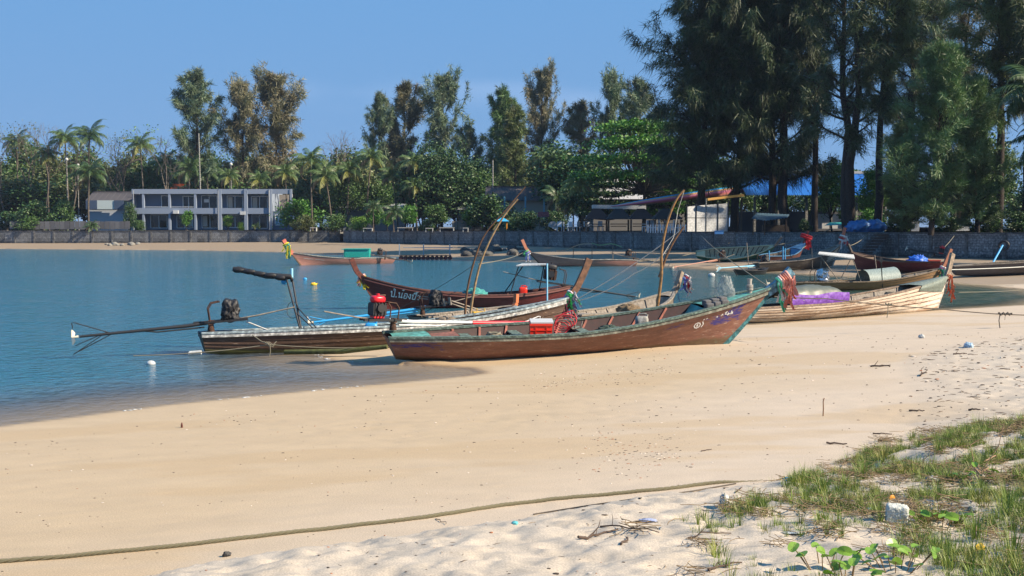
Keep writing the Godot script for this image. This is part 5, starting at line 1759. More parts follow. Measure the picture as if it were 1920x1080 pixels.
	for j in 11:
		mb0.tri(Vector3(W(1037, 0, 148).x, TOP + .3, -147.64), arc[1][j] + Vector3(0, 0, -.04), arc[1][j + 1] + Vector3(0, 0, -.04), Vector3.BACK, Vector3.BACK, Vector3.BACK)
	obj("cabinet_door", mb0, mat(lin(.5, .52, .55), .5), cb)
	hang(cb, "panel", W(1037, 420, 147.55), Vector3(.6, .5, .04), mat(lin(.35, .37, .40), .6))
	# pink sign
	var sg := thing("pink_sign", "faded pink sign board before the pavilions", "sign", W(1019, 431, 146))
	hang(sg, "board", W(1019, 402, 146), Vector3(1.35, .62, .06), mat(lin(.42, .12, .17), .7, "blotch", 1.0))
	for px: float in [1012.0, 1026.0]: hang(sg, "post", W(px, 417, 146.05), Vector3(.06, 1.6, .05), M.dark_wood)

	# pavilions of the restaurant
	var thatch := mat(lin(.075, .038, .035), .95, "grain", 1.0, 1.0)
	var side_m := [thatch, mat(lin(.055, .045, .045), .95, "grain", 1.0, 1.0)]
	var k2 := 0
	for k: Array in [[1097, 1144, 132, "leftmost"], [1138, 1186, 130, "second from left"], [1180, 1228, 128, "third from left"], [1224, 1280, 125, "rightmost, beside the white panels,"]]:
		var xa := W(k[0], 0, k[2]).x
		var xb := W(k[1], 0, k[2]).x
		var e := W(0, 411, k[2]).y
		var t := W(0, 391, k[2]).y
		var z := -float(k[2])
		var pv := thing("pavilion", "dark thatched dining pavilion on posts, %s of the four" % k[3], "pavilion", Vector3((xa + xb) / 2, TOP, z), "dining pavilions on the terrace")
		var xm := (xa + xb) / 2
		var c := [Vector3(xa, e, z + 1.6), Vector3(xb, e, z + 1.6), Vector3(xb, e, z - 1.9), Vector3(xa, e, z - 1.9)]
		var rg1 := [Vector3(xm - .4, t, z - .15), Vector3(xm + .4, t, z - .15)]
		for s in 4:
			var mb := MB.new()
			var a: Vector3 = c[s]
			var b: Vector3 = c[(s + 1) % 4]
			if s % 2 == 0: mb.quad(a, b, rg1[1 if s == 0 else 0], rg1[0 if s == 0 else 1])
			else: mb.flat(a, b, rg1[1 if s == 1 else 0])
			obj("roof_side", mb, side_m[k2 % 2], pv)
		k2 += 1
		for p: Vector3 in c:
			hang(pv, "post", Vector3(lerpf(p.x, xm, .14), (e + TOP) / 2 - .05, lerpf(p.z, z, .14)), Vector3(.14, e - TOP, .14), M.brown_wood)
		hang(pv, "rail", Vector3(xm, TOP + .8, z + 1.3), Vector3((xb - xa) * .75, .10, .06), M.brown_wood)
		hang(pv, "dining_table", Vector3(xm, TOP + .55, z - .2), Vector3((xb - xa) * .6, .08, 1.0), M.dark_wood)
	mb0 = MB.new()
	mb0.box(W(1160, 388.5, 134), Vector3(6.0, .42, 2.2), Basis(Vector3.FORWARD, .02))
	solo("white_awning", mb0, M.white, "long flat white awning over the pavilion roofs", "awning")
	# picket fence beside the panels
	var pf := thing("picket_fence", "low white picket fence left of the white panels", "fence", Vector3(W(1252, 0, 119).x, TOP, -119))
	for i in 16:
		hang(pf, "picket", W(1215 + i * 4.7, 429, 119), Vector3(.10, .85, .04), cw)
	hang(pf, "rail", W(1252, 427, 119.06), Vector3(4.0, .07, .04), cw)

	# the striped hull laid up under the trees
	var hl := thing("striped_hull", "very long hull striped blue, orange, purple and brown, laid up rising to the right", "boat", W(1150, 390, 127.5))
	var ha := W(1146, 387, 127.5)
	var hb := W(1398, 354, 131)
	var bands := [lin(.02, .36, .72), lin(.80, .46, .16), lin(.74, .26, .40), lin(.52, .10, .20), lin(.34, .07, .06), lin(.18, .07, .05)]
	var acr := (hb - ha).normalized()
	var sidez := acr.cross(Vector3.UP).normalized()
	var upz := sidez.cross(acr)
	for s: float in [1.0, -1.0]:
		for k in 6:
			var rr: Array = []
			for i in 25:
				var t := i / 24.0
				var sz := pow(sin(clampf(t * 1.25 + .04, 0, 1) * PI / 2.0), .8) * (1.0 if t < .93 else 1.0 - (t - .93) * 2.5)
				var r := PackedVector3Array()
				for j in 3:
					var v := (k + j / 2.0) / 6.0
					var hgt := lerpf(.46, -.44, v) * sz
					var wd := (.06 + .85 * v - .40 * v * v) * sz
					r.append(ha.lerp(hb, t) + upz * hgt + sidez * s * wd)
				rr.append(r)
			var mb := MB.new()
			mb.grid(rr, s < 0)
			obj("stripe", mb, mat(bands[k], .45), hl)
	for t: float in [.35, .62, .97]:
		var q := ha.lerp(hb, t)
		hang(hl, "prop", Vector3(q.x, (q.y + TOP) / 2 - .5, q.z), Vector3(.18, q.y - TOP - .9, .18), M.grey_wood)
	# white panels
	var pn := thing("board_wall", "white board wall of eight panels with slanting top under the dark trees", "wall", Vector3(W(1330, 0, 114).x, TOP, -114))
	var pxs := [1291.0, 1308.5, 1327.5, 1349.5, 1369.5]
	for i in 4:
		for j in 2:
			var xa := W(pxs[i], 0, 112.5 + .5 * i).x + .06
			var xb := W(pxs[i + 1], 0, 113.0 + .5 * i).x - .06
			var za := -112.5 - .5 * i
			var yl := TOP + .02 if j == 0 else TOP + 1.36
			var ya := TOP + 1.30 if j == 0 else W(0, lerpf(388, 381, i / 4.0), 114).y
			var yb := TOP + 1.30 if j == 0 else W(0, lerpf(388, 381, (i + 1) / 4.0), 114).y
			var mb := MB.new()
			for e: float in [0.0, -.04]:
				mb.quad(Vector3(xa, yl, za + e), Vector3(xb, yl, za - .5 + e), Vector3(xb, yb, za - .5 + e), Vector3(xa, ya, za + e), Vector3(0, 0, 1 if e == 0.0 else -1))
			obj("panel", mb, mat(lin(.66, .68, .70), .7, "grain", .4), pn)
	for i in 5:
		var z := -112.5 - .5 * i
		hang(pn, "stud", Vector3(W(pxs[i], 0, -z).x, (TOP + W(0, 384 - i * 1.8 - (8 if i == 2 else 0), 114).y) / 2, z), Vector3(.10, W(0, 384 - i * 1.8 - (8 if i == 2 else 0), 114).y - TOP, .12), M.steel_dark if i != 2 else M.white_dirty)
	mb0 = MB.new()
	mb0.bar(W(1326, 374, 112.6), W(1394, 366, 113.6), .3, .22)
	obj("yellow_beam", mb0, mat(lin(.50, .27, .06), .6), pn)
	mb0 = MB.new()
	mb0.box(W(1348, 436, 111.5), Vector3(.8, .3, .5))
	mb0.box(W(1348, 433, 111.5), Vector3(.86, .05, .55))
	solo("blue_box", mb0, mat(lin(.05, .18, .45), .5), "small blue box at the foot of the white panels", "box")

	# blue roofed building in the trees
	var br := thing("blue_roof_building", "open building with bright blue corrugated roof behind the dark trunks", "building", Vector3(W(1540, 0, 128).x, TOP, -128))
	var bx0 := W(1398, 0, 128).x
	var bx1 := W(1668, 0, 128).x
	for i in 18:
		var mb := MB.new()
		var rr: Array = []
		for k in 9:
			var x := lerpf(bx0, bx1, (i + k / 8.0) / 18.0)
			var w := .05 * (1.0 if k % 2 else -1.0)
			rr.append(PackedVector3Array([Vector3(x, W(0, 325, 132).y + w, -133.0), Vector3(x, W(0, 366, 127).y + w, -126.5)]))
		mb.grid(rr, true)
		obj("roof_sheet", mb, mat(lin(.02, .13, .48), .4), br)
	hang(br, "ridge_cap", Vector3((bx0 + bx1) / 2, W(0, 322.5, 132).y, -133.2), Vector3(bx1 - bx0, .28, .7), M.white)
	hang(br, "back_wall", Vector3((bx0 + bx1) / 2, TOP + 1.1, -133.0), Vector3(bx1 - bx0, 2.2, .2), mat(lin(.12, .12, .13), .9))
	hang(br, "front_wall", Vector3(W(1570, 0, 128).x, TOP + 1.1, -127.8), Vector3(4.0, 1.6, .15), mat(lin(.55, .56, .58), .8))
	for px: float in [1415.0, 1460.0, 1512.0, 1558.0, 1606.0, 1660.0]:
		hang(br, "column", W(px, 400, 127.3) + Vector3(0, -.2, 0), Vector3(.25, W(0, 366, 127).y - TOP, .25), M.white_dirty)
	# shack, canopies and tarpaulins on the wall
	var sh := thing("lean_to_shack", "low shack with tilted bluish tin roof on the wall", "shack", Vector3(W(1446, 0, 108).x, TOP, -108))
	var rr2: Array = []
	for i in 25:
		var f := i / 24.0
		var w := .03 * (1.0 if i % 2 else -1.0)
		rr2.append(PackedVector3Array([W(lerpf(1418, 1480, f), 399 + f * 3, 109.5) + Vector3(0, w, 0), W(lerpf(1408, 1476, f), lerpf(404, 414, 1.0 - absf(f - .4)), 107) + Vector3(0, w, 0)]))
	mb0 = MB.new()
	mb0.grid(rr2, true)
	obj("tin_roof", mb0, mat(lin(.12, .22, .30), .5, "blotch", 1.0), sh)
	for px: float in [1412.0, 1434.0, 1474.0]: hang(sh, "post", W(px, 424, 107.6) + Vector3(0, -.1, 0), Vector3(.10, 1.4, .10), M.brown_wood)
	hang(sh, "counter", W(1450, 428, 108.5), Vector3(2.0, .6, .6), M.dark_wood)
	mb0 = MB.new()
	mb0.quad(W(1545, 423, 104), W(1578, 422, 104), W(1582, 417, 106), W(1556, 417, 106))
	solo("green_awning", mb0, mat(lin(.03, .30, .28), .6), "small green blue awning at the wall's edge", "awning")
	var fz := FastNoiseLite.new()
	fz.frequency = 1.3
	for k: Array in [[1612, 427, 1.0, .55, "blue tarpaulin heap on the wall under the trunks, the larger left one"], [1640, 427, .75, .6, "blue tarpaulin heap on the wall under the trunks, the smaller right one"]]:
		mb0 = MB.new()
		mb0.blob(W(k[0], k[1], 100), Vector3(k[2], k[3], .8), func(d: Vector3): return 1.0 + .8 * absf(fz.get_noise_3dv(d * 2.0 + Vector3(k[0], 0, 0))), 26, 16)
		solo("blue_tarpaulin", mb0, mat(lin(.03, .16, .42), .5), k[4], "tarpaulin", "blue tarpaulins on the wall")
	var st := thing("wall_stairs", "dark stairs running down the front of the sea wall", "stairs", Vector3(W(1635, 0, 94).x, .6, -95))
	for i in 7:
		hang(st, "step", W(1652 - i * 5, 441 + i * 5.5, 95.2 - i * .1), Vector3(.95, .16, 1.0), M.steel_dark)
	var ty := thing("tyre", "black tyre hung on the sea wall at the right edge", "tyre", W(1882, 460, 83.6))
	mb0 = MB.new()
	var tl: Array = []
	for k in 17: tl.append(W(1882, 460, 84.6) + Vector3(cos(TAU * k / 16.0) * .26, sin(TAU * k / 16.0) * .30, .2 * cos(TAU * k / 16.0)))
	mb0.tube(tl, .09, 7, false)
	obj("tread", mb0, M.steel_dark, ty)
	# pale things in the sun behind the trees
	for k: Array in [[1716, 426, 118, .8, "upright white board in the sun behind the trunks at right"], [1805, 428, 116, 1.3, "pale low board in the sun under the feathery trees"]]:
		mb0 = MB.new()
		mb0.box(W(k[0], k[1], k[2]), Vector3(k[3], 1.2 if k[3] < 1 else .5, .1))
		mb0.box(W(k[0], k[1], k[2]) + Vector3(.3, -.5, -.1), Vector3(.1, 1.2, .1))
		solo("white_board", mb0, M.white, k[4], "board")

	# stones at the foot of the wall
	var r := RandomNumberGenerator.new()
	r.seed = 44
	var stones := [mat(lin(.05, .05, .05), .9), mat(lin(.08, .08, .075), .9), mat(lin(.20, .19, .17), .9)]
	for i in 46:
		var g := i < 34
		var p := G(r.randf_range(865, 985), r.randf_range(466, 481)) if g else G(r.randf_range(195, 262), r.randf_range(458.5, 461))
		var mb := MB.new()
		var sz := r.randf_range(.25, .65)
		var off := Vector3(i, i * 2.0, 0)
		mb.blob(p + Vector3(0, sz * .25, 0), Vector3(sz, sz * .65, sz * .8), func(d: Vector3): return 1.0 + .6 * fz.get_noise_3dv(d + off), 9, 6)
		solo("stone", mb, stones[i % 2 if g else 2], "dark stone in the heap at the foot of the wall" if g else "pale stone on the sand below the grey building's wall", "stone", "dark stones below the wall" if g else "pale stones below the wall")

# ---------------------------------------------------------------- trees
# every model is [trunk mesh, crown mesh], built once and set up many times at its own size
func gauss(r: RandomNumberGenerator) -> Vector3:
	return Vector3(r.randfn(), r.randfn(), r.randfn())

func limb_path(a: Vector3, dir: Vector3, len: float, rise: float, r: RandomNumberGenerator, n := 5) -> Array:
	var l: Array = [a]
	var d := dir.normalized()
	var p := a
	for i in n:
		d = (d + Vector3(0, rise / n, 0) + gauss(r) * 0.10).normalized()
		p += d * len / n
		l.append(p)
	return l

func taper(n: int, a: float, b: float) -> Array:
	var l: Array = []
	for i in n: l.append(lerpf(a, b, float(i) / (n - 1)))
	return l

# feathery needles in drooping plumes; h, w metres; low = where the crown begins
func casuarina(sd: int, h: float, w: float, low: float, limbs: int, strands: int, slen: float, swid: float, droop: float, shape := 0.5, forks := 0) -> Array:
	var r := RandomNumberGenerator.new()
	r.seed = sd
	var tk := MB.new()
	var cr := MB.new()
	var stems: Array = []
	for s in 1 + forks:
		var path: Array = []
		var lean := Vector3(r.randf_range(-.05, .05), 0, r.randf_range(-.05, .05)) if s == 0 else Vector3(r.randf_range(.10, .20) * (1 if s % 2 else -1), 0, r.randf_range(-.1, .1))
		for i in 10:
			var f := i / 9.0
			var off := lean * h * (f if s == 0 else maxf(0.0, f - .14) * 1.1)
			path.append(Vector3(0, h * .97 * f, 0) + off + Vector3(r.randf_range(-1, 1), 0, r.randf_range(-1, 1)) * h * .008)
		tk.tube(path, taper(10, h * .0165, h * .0018), 7)
		stems.append(path)
	for k in limbs:
		var path: Array = stems[k % stems.size()]
		var f := low + (0.985 - low) * pow((k + .5) / limbs, .9)
		var fi := f * 9.0
		var i0 := mini(int(fi), 8)
		var a: Vector3 = (path[i0] as Vector3).lerp(path[i0 + 1], fi - i0)
		var q := (f - low) / (1.0 - low)
		var prof := lerpf(pow(sin(clampf(q * .80 + .14, 0, 1) * PI), .8), pow(1.0 - q, .6) + .10, shape)
		var len := w * .56 * prof * r.randf_range(.45, 1.25)
		var az := k * 2.399 + r.randf_range(-.6, .6)
		var el := lerpf(.25, .95, q) + r.randf_range(-.25, .3)
		var path2 := limb_path(a, Vector3(cos(az) * cos(el), sin(el), sin(az) * cos(el)), len, .35, r)
		tk.tube(path2, taper(6, h * .0045 * (1.1 - q * .7), .012), 4, false)
		var twigs: Array = [path2]
		for b in 2 + int(len * .5):
			var j0 := 1 + b % 4
			var d0: Vector3 = ((path2[j0 + 1] as Vector3) - path2[j0]).normalized()
			var tw := limb_path(path2[j0], d0 + gauss(r) * .55 + Vector3(0, .15, 0), len * r.randf_range(.25, .5), .2, r, 3)
			tk.tube(tw, taper(4, h * .0018, .008), 3, false)
			twigs.append(tw)
		var per := strands / (limbs * twigs.size())
		for c in twigs.size():
			var tw: Array = twigs[c]
			var m := tw.size() - 1
			var out: Vector3 = ((tw[m] as Vector3) - tw[0]).normalized()
			var tone := r.randf_range(.45, 1.6)
			var warm := r.randf_range(.85, 1.25)
			var rad := (.09 + w * .013) * r.randf_range(.7, 1.6)
			for s in int(per * r.randf_range(.4, 1.6)):
				var e := lerpf(.30 if c == 0 else .15, 1.06, pow(r.randf(), .7))
				var pi := clampf(e, 0, .999) * m
				var j1 := int(pi)
				var p: Vector3 = (tw[j1] as Vector3).lerp(tw[j1 + 1], pi - j1) + gauss(r) * Vector3(rad, rad * .7, rad)
				var d: Vector3 = (out * .7 + Vector3(0, .25 - droop * r.randf() * 1.2, 0) + gauss(r) * .5).normalized()
				var side2: Vector3 = d.cross(gauss(r)).normalized() * swid * r.randf_range(.6, 1.3) * .5
				var g := tone * r.randf_range(.75, 1.25)
				cr.col = Color(g * warm, g, g * .95)
				var tip: Vector3 = p + d * slen * r.randf_range(.6, 1.3) + Vector3(0, -droop * slen * .3, 0)
				cr.leaf(p - side2, p + side2, tip)
	return [tk.mesh(), cr.mesh()]

# broad leaves in clumps; tiers > 0 lays the clumps out in flat storeys
func broadleaf(sd: int, h: float, w: float, low: float, clumps: int, leaves: int, size: float, tiers := 0, stems := 1) -> Array:
	var r := RandomNumberGenerator.new()
	r.seed = sd
	var tk := MB.new()
	var cr := MB.new()
	var fork := h * low * .8
	var tops: Array = []
	for s in stems:
		var base := Vector3(r.randf_range(-.2, .2), 0, r.randf_range(-.2, .2)) * (stems - 1)
		var t := Vector3(r.randf_range(-.1, .1) * w, fork, r.randf_range(-.1, .1) * w) if stems > 1 else Vector3(r.randf_range(-.03, .03) * h, fork, 0)
		tk.tube([base, base.lerp(t, .5) + gauss(r) * .05, t], taper(3, h * .020 / sqrt(stems), h * .014 / sqrt(stems)), 7)
		tops.append(t)
	for c in clumps:
		var p: Vector3
		var rad: Vector3
		var az := r.randf() * TAU
		if tiers > 0:
			var k := c % tiers
			var f := (k + .5) / tiers
			var rr := w * .5 * sqrt(r.randf()) * (1.0 - .55 * pow(f, 2.0)) 
			p = Vector3(cos(az) * rr, lerpf(low, .97, f) * h + r.randf_range(-.02, .02) * h - rr * .03, sin(az) * rr)
			rad = Vector3(w * .085, h * .022, w * .085)
		else:
			var u := gauss(r).normalized()
			var k := pow(r.randf(), .4)
			var mid := h * (low + 1.0) * .5
			p = Vector3(u.x * w * .42 * k, mid + u.y * h * (1.0 - low) * .42 * k, u.z * w * .42 * k)
			rad = Vector3.ONE * w * r.randf_range(.06, .11)
		var a: Vector3 = tops[c % stems]
		if c % 3 == 0 or tiers > 0:
			var mid2 := a.lerp(p, .5) + Vector3(0, -h * .02, 0) + gauss(r) * w * .02
			tk.tube([a, mid2, p], [h * .007, h * .004, .015], 4, false)
		var tone := r.randf_range(.65, 1.4)
		for s in int(leaves / clumps):
			var q := p + gauss(r) * rad * .8
			var d := gauss(r)
			d.y *= .6
			d = d.normalized()
			var sv := d.cross(gauss(r)).normalized() * size * r.randf_range(.25, .42)
			var l := size * r.randf_range(.7, 1.2)
			var g := tone * r.randf_range(.75, 1.3)
			cr.col = Color(g * r.randf_range(.9, 1.2), g, g * .9)
			cr.leaf(q, q + d * l * .5 + sv, q + d * l)
			cr.leaf(q, q + d * l, q + d * l * .5 - sv)
	return [tk.mesh(), cr.mesh()]

# a pale tree with many bare branches and few leaves
func bare_tree(sd: int, h: float, leaves: int) -> Array:
	var r := RandomNumberGenerator.new()
	r.seed = sd
	var tk := MB.new()
	var cr := MB.new()
	var todo: Array = [[Vector3.ZERO, Vector3(r.randf_range(-.1, .1), 1, r.randf_range(-.1, .1)), h * .45, h * .013, 0]]
	while todo.size():
		var b: Array = todo.pop_back()
		var l := limb_path(b[0], b[1], b[2], .12, r, 4)
		tk.tube(l, taper(5, b[3], b[3] * .62), 5 if b[4] < 2 else 3, false)
		if b[4] < 5:
			for k in (3 if b[4] < 3 else 2):
				var at: Vector3 = l[4] if k < 2 else l[3]
				var d: Vector3 = (b[1] as Vector3).normalized()
				d = (d + gauss(r) * .42 + Vector3(0, .12, 0)).normalized()
				todo.append([at, d, b[2] * r.randf_range(.52, .75), b[3] * .58, b[4] + 1])
		else:
			for s in leaves:
				var p: Vector3 = l[4] + gauss(r) * .35
				var d := gauss(r).normalized() * .22
				var sv := d.cross(gauss(r)).normalized() * .09
				var g := r.randf_range(.7, 1.3)
				cr.col = Color(g, g, g)
				cr.leaf(p - sv, p + sv, p + d)
	return [tk.mesh(), cr.mesh() if leaves else null]

func frond(sd: int, len: float, droop: float) -> ArrayMesh:
	var r := RandomNumberGenerator.new()
	r.seed = sd
	var mb := MB.new()
	var spine: Array = []
	var p := Vector3.ZERO
	var ang := .55
	for i in 12:
		spine.append(p)
		p += Vector3(cos(ang), sin(ang), 0) * len / 11.0
		ang -= droop / 11.0 * (.6 + .08 * i)
	mb.col = Color(1.3, 1.2, .9)
	mb.tube(spine, taper(12, .05, .012), 4, false)
	for i in 66:
		var f := .10 + .89 * (i / 2) / 32.0
		var k := f * 11.0
		var j := mini(int(k), 10)
		var a: Vector3 = (spine[j] as Vector3).lerp(spine[j + 1], k - j)
		var t: Vector3 = ((spine[j + 1] as Vector3) - spine[j]).normalized()
		var s := 1.0 if i % 2 else -1.0
		var l := len * .22 * sin(clampf(f * 1.05 + .12, 0, 1) * PI) + .12
		var d: Vector3 = (Vector3(0, 0, s) * .8 + t * .55 + Vector3(0, -.35 - r.randf() * .35, 0)).normalized()
		var m: Vector3 = a + d * l * .55
		var e: Vector3 = a + d * l + Vector3(0, -l * .28, 0)
		var w: Vector3 = t * .045
		var g := r.randf_range(.7, 1.3)
		mb.col = Color(g, g, g * .9)
		mb.leaf(a - w * .6, a + w * .6, m + w)
		mb.leaf(a - w * .6, m + w, m - w)
		mb.leaf(m - w, m + w, e)
	return mb.mesh()

var palm_fronds: Array = []
func palm(label: String, px: float, cy: float, d: float, lean := 0.0, size := 1.0, n := 18, leafm: Material = null, sd := 0, base_y := 2.45) -> void:
	var r := RandomNumberGenerator.new()
	r.seed = sd + int(px) * 7
	var top := W(px, cy, d)
	var foot := Vector3(top.x + lean, base_y, top.z)
	var o := thing("coconut_palm", label, "palm tree", foot, "coconut palms along the shore")
	var mb := MB.new()
	var l: Array = []
	var rad: Array = []
	for i in 19:
		var f := i / 18.0
		l.append(Vector3(lerpf(foot.x, top.x, pow(f, 1.6)), lerpf(foot.y, top.y, f), foot.z + sin(f * 3.0) * .2))
		rad.append((.24 if i == 0 else lerpf(.16, .10, f)) * (1.08 if i % 2 else .96) * minf(size, 1.1))
	mb.tube(l, rad, 7)
	obj("trunk", mb, M.trunk_palm, o)
	var dead := mat(lin(.22, .15, .08), .9)
	for i in n:
		var az := i * 2.399 + r.randf_range(-.25, .25)
		var f := float(i) / n
		var el := lerpf(1.0, -.75, pow(f, .8)) + r.randf_range(-.15, .15)
		var b := Basis(Vector3.UP, az) * Basis(Vector3.BACK, el)
		var t := Transform3D(b.scaled(Vector3.ONE * size * r.randf_range(.85, 1.15)), top - foot + Vector3(0, -.05, 0))
		var m: Material = leafm if leafm else M.palm_leaf
		if f > .80 and sd % 2: m = M.palm_yellow
		if f > .92: m = dead
		part("frond", palm_fronds[i % 3], m, o, t)
	mb = MB.new()
	for i in 5:
		var a := i * 1.3
		mb.blob(top + Vector3(cos(a) * .25, -.35, sin(a) * .25) * size, Vector3(.13, .16, .13) * size, func(_d: Vector3): return 1.0, 7, 5)
	obj("coconuts", mb, M.palm_yellow if sd % 2 else M.leaf_olive, o)

func tree(called: String, label: String, category: String, model: Array, unit_h: float, px: float, top_y: float, d: float, width: float, crown_m: Material, trunk_m: Material, turn := 0.0, group := "", base_y := 2.4) -> Node3D:
	var top := W(px, top_y, d)
	var o := thing(called, label, category, Vector3(top.x, base_y, -d), group)
	var s := (top.y - base_y) / unit_h
	o.rotation.y = turn
	o.scale = Vector3(s * width, s, s * width)
	part("trunk", model[0], trunk_m, o)
	if model[1]:
		part("crown", model[1], crown_m, o).set_meta("kind", "stuff")
	return o

func trees() -> void:
	for i in 3: palm_fronds.append(frond(50 + i, 3.9, 1.9 + .5 * i))
	var far_c := [casuarina(1, 26, 11, .34, 30, 15000, 1.15, .13, .7, .25), casuarina(2, 26, 15, .26, 32, 21000, 1.15, .13, .65, .12), casuarina(3, 24, 11.5, .10, 44, 22000, 1.1, .13, .7, .55)]
	var C := [["slim casuarina rising over the grey building, nearest the tall thin pole", 0, 372, 137, 207, 1.0, M.casuarina_grey], ["broad yellowish brown casuarina right of the slim one, its left half", 1, 455, 163, 209, .85, M.casuarina_brown], ["broad yellowish brown casuarina over the right end of the grey building", 1, 520, 148, 212, .95, M.casuarina_brown],
		["thin grey green casuarina left of the brownish one, at the left of the middle clump", 0, 708, 181, 203, .70, M.casuarina_grey], ["brownish casuarina in the middle clump behind the round dark tree", 0, 757, 160, 206, .95, M.casuarina_brown], ["dark green casuarina with drooping plumes right in the middle clump", 1, 828, 149, 203, .72, M.casuarina_grey], ["faded brown young casuarina low in the middle clump", 2, 740, 255, 204, 1.0, M.casuarina_brown],
		["thin greyish casuarina in the gap right of the round dark tree", 0, 880, 240, 198, .9, M.casuarina_grey], ["green pointed casuarina left of the brown one above the tiled house", 2, 943, 170, 196, .95, M.casuarina_light], ["dense olive casuarina in front of the pointed green one", 2, 968, 205, 190, 1.0, M.casuarina_olive], ["tall brown casuarina above the tiled house", 1, 1014, 139, 201, .60, M.casuarina_brown],
		["low brownish casuarina left of the bluish green one", 0, 1092, 195, 200, 1.0, M.casuarina_brown], ["bluish green casuarina behind the spreading almond tree", 1, 1150, 146, 196, .62, M.casuarina_grey], ["pale casuarina touching the dark stand at its left", 0, 1198, 154, 190, .9, M.casuarina_grey], ["small blue green casuarina under the dark stand's left edge", 2, 1228, 215, 170, 1.0, M.casuarina_grey]]
	var t := 0.0
	for k: Array in C:
		t += 1.1
		tree("casuarina_tree", k[0], "tree", far_c[k[1]], 26 if k[1] < 2 else 24, k[2], k[3], k[4], k[5] * .9, k[6], M.trunk, t, "casuarinas behind the bay")
	# the dark stand on the right
	var near_c := [casuarina(11, 30, 13, .14, 84, 66000, 1.05, .075, 1.1, .15), casuarina(12, 30, 10, .36, 54, 30000, 1.0, .07, 1.0, .2), casuarina(13, 30, 12, .26, 54, 26000, .95, .07, .8, .2, 1)]
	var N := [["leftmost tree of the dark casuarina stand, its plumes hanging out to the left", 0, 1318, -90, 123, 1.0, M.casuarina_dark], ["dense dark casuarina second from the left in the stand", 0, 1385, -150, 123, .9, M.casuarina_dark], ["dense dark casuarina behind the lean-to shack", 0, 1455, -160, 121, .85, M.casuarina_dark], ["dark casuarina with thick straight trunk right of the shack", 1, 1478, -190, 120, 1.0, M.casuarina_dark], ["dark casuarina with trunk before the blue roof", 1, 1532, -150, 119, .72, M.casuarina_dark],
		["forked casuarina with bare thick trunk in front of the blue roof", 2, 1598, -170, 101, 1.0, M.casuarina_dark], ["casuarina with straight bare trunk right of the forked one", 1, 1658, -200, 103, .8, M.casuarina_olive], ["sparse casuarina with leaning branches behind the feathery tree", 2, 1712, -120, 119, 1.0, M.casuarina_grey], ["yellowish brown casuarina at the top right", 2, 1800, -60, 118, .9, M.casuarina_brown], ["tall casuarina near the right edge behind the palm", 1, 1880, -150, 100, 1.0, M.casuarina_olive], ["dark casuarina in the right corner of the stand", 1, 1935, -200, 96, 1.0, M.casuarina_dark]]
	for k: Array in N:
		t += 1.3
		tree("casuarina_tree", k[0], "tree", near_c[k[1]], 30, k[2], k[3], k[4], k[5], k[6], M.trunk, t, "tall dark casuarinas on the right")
	var feather := casuarina(14, 17, 9, .05, 80, 60000, .62, .055, .3, .55)
	tree("feathery_tree", "young feathery light green casuarina in front of the dark stand", "tree", feather, 17, 1752, 88, 91, 1.0, M.casuarina_light, M.trunk, .4)
	tree("feathery_tree", "second feathery young casuarina right of the light green one", "tree", feather, 17, 1838, 150, 94, 1.0, M.casuarina_light, M.trunk, 2.2)
	tree("feathery_tree", "low feathery young casuarina left of the light green one", "tree", feather, 17, 1700, 235, 96, 1.0, M.casuarina_olive, M.trunk, 4.0)
	# the rest of the stand goes on past the right edge and shades the wall
	for k: Array in [[60, 69, 2.0], [54, 108, 4.1]]:
		var o := thing("casuarina_tree", "casuarina of the stand beyond the right edge", "tree", Vector3(k[0], 2.4, -float(k[1])), "casuarinas beyond the right edge")
		o.rotation.y = k[2]
		part("trunk", near_c[1][0], M.trunk, o)
		part("crown", near_c[1][1], M.casuarina_dark, o).set_meta("kind", "stuff")

	# broad-leaved trees
	var almond := broadleaf(21, 15, 17, .42, 120, 15500, .40, 4, 1)
	tree("almond_tree", "spreading bright green tree with flat storeys and pale forked trunk", "tree", almond, 15, 1208, 214, 140, 1.0, M.leaf_green, M.trunk_pale, .5)
	var roundt := broadleaf(22, 10, 10.5, .12, 90, 16000, .30, 0, 3)
	tree("round_tree", "round dense dark green tree in the middle behind the young trees", "tree", roundt, 10, 820, 268, 186, .98, M.leaf_dark, M.trunk, .2)
	var models := [broadleaf(23, 10, 9, .22, 60, 7000, .38, 0, 1), broadleaf(24, 12, 8, .25, 60, 7000, .38, 0, 2), broadleaf(25, 9, 9, .3, 60, 6000, .42, 4, 1)]
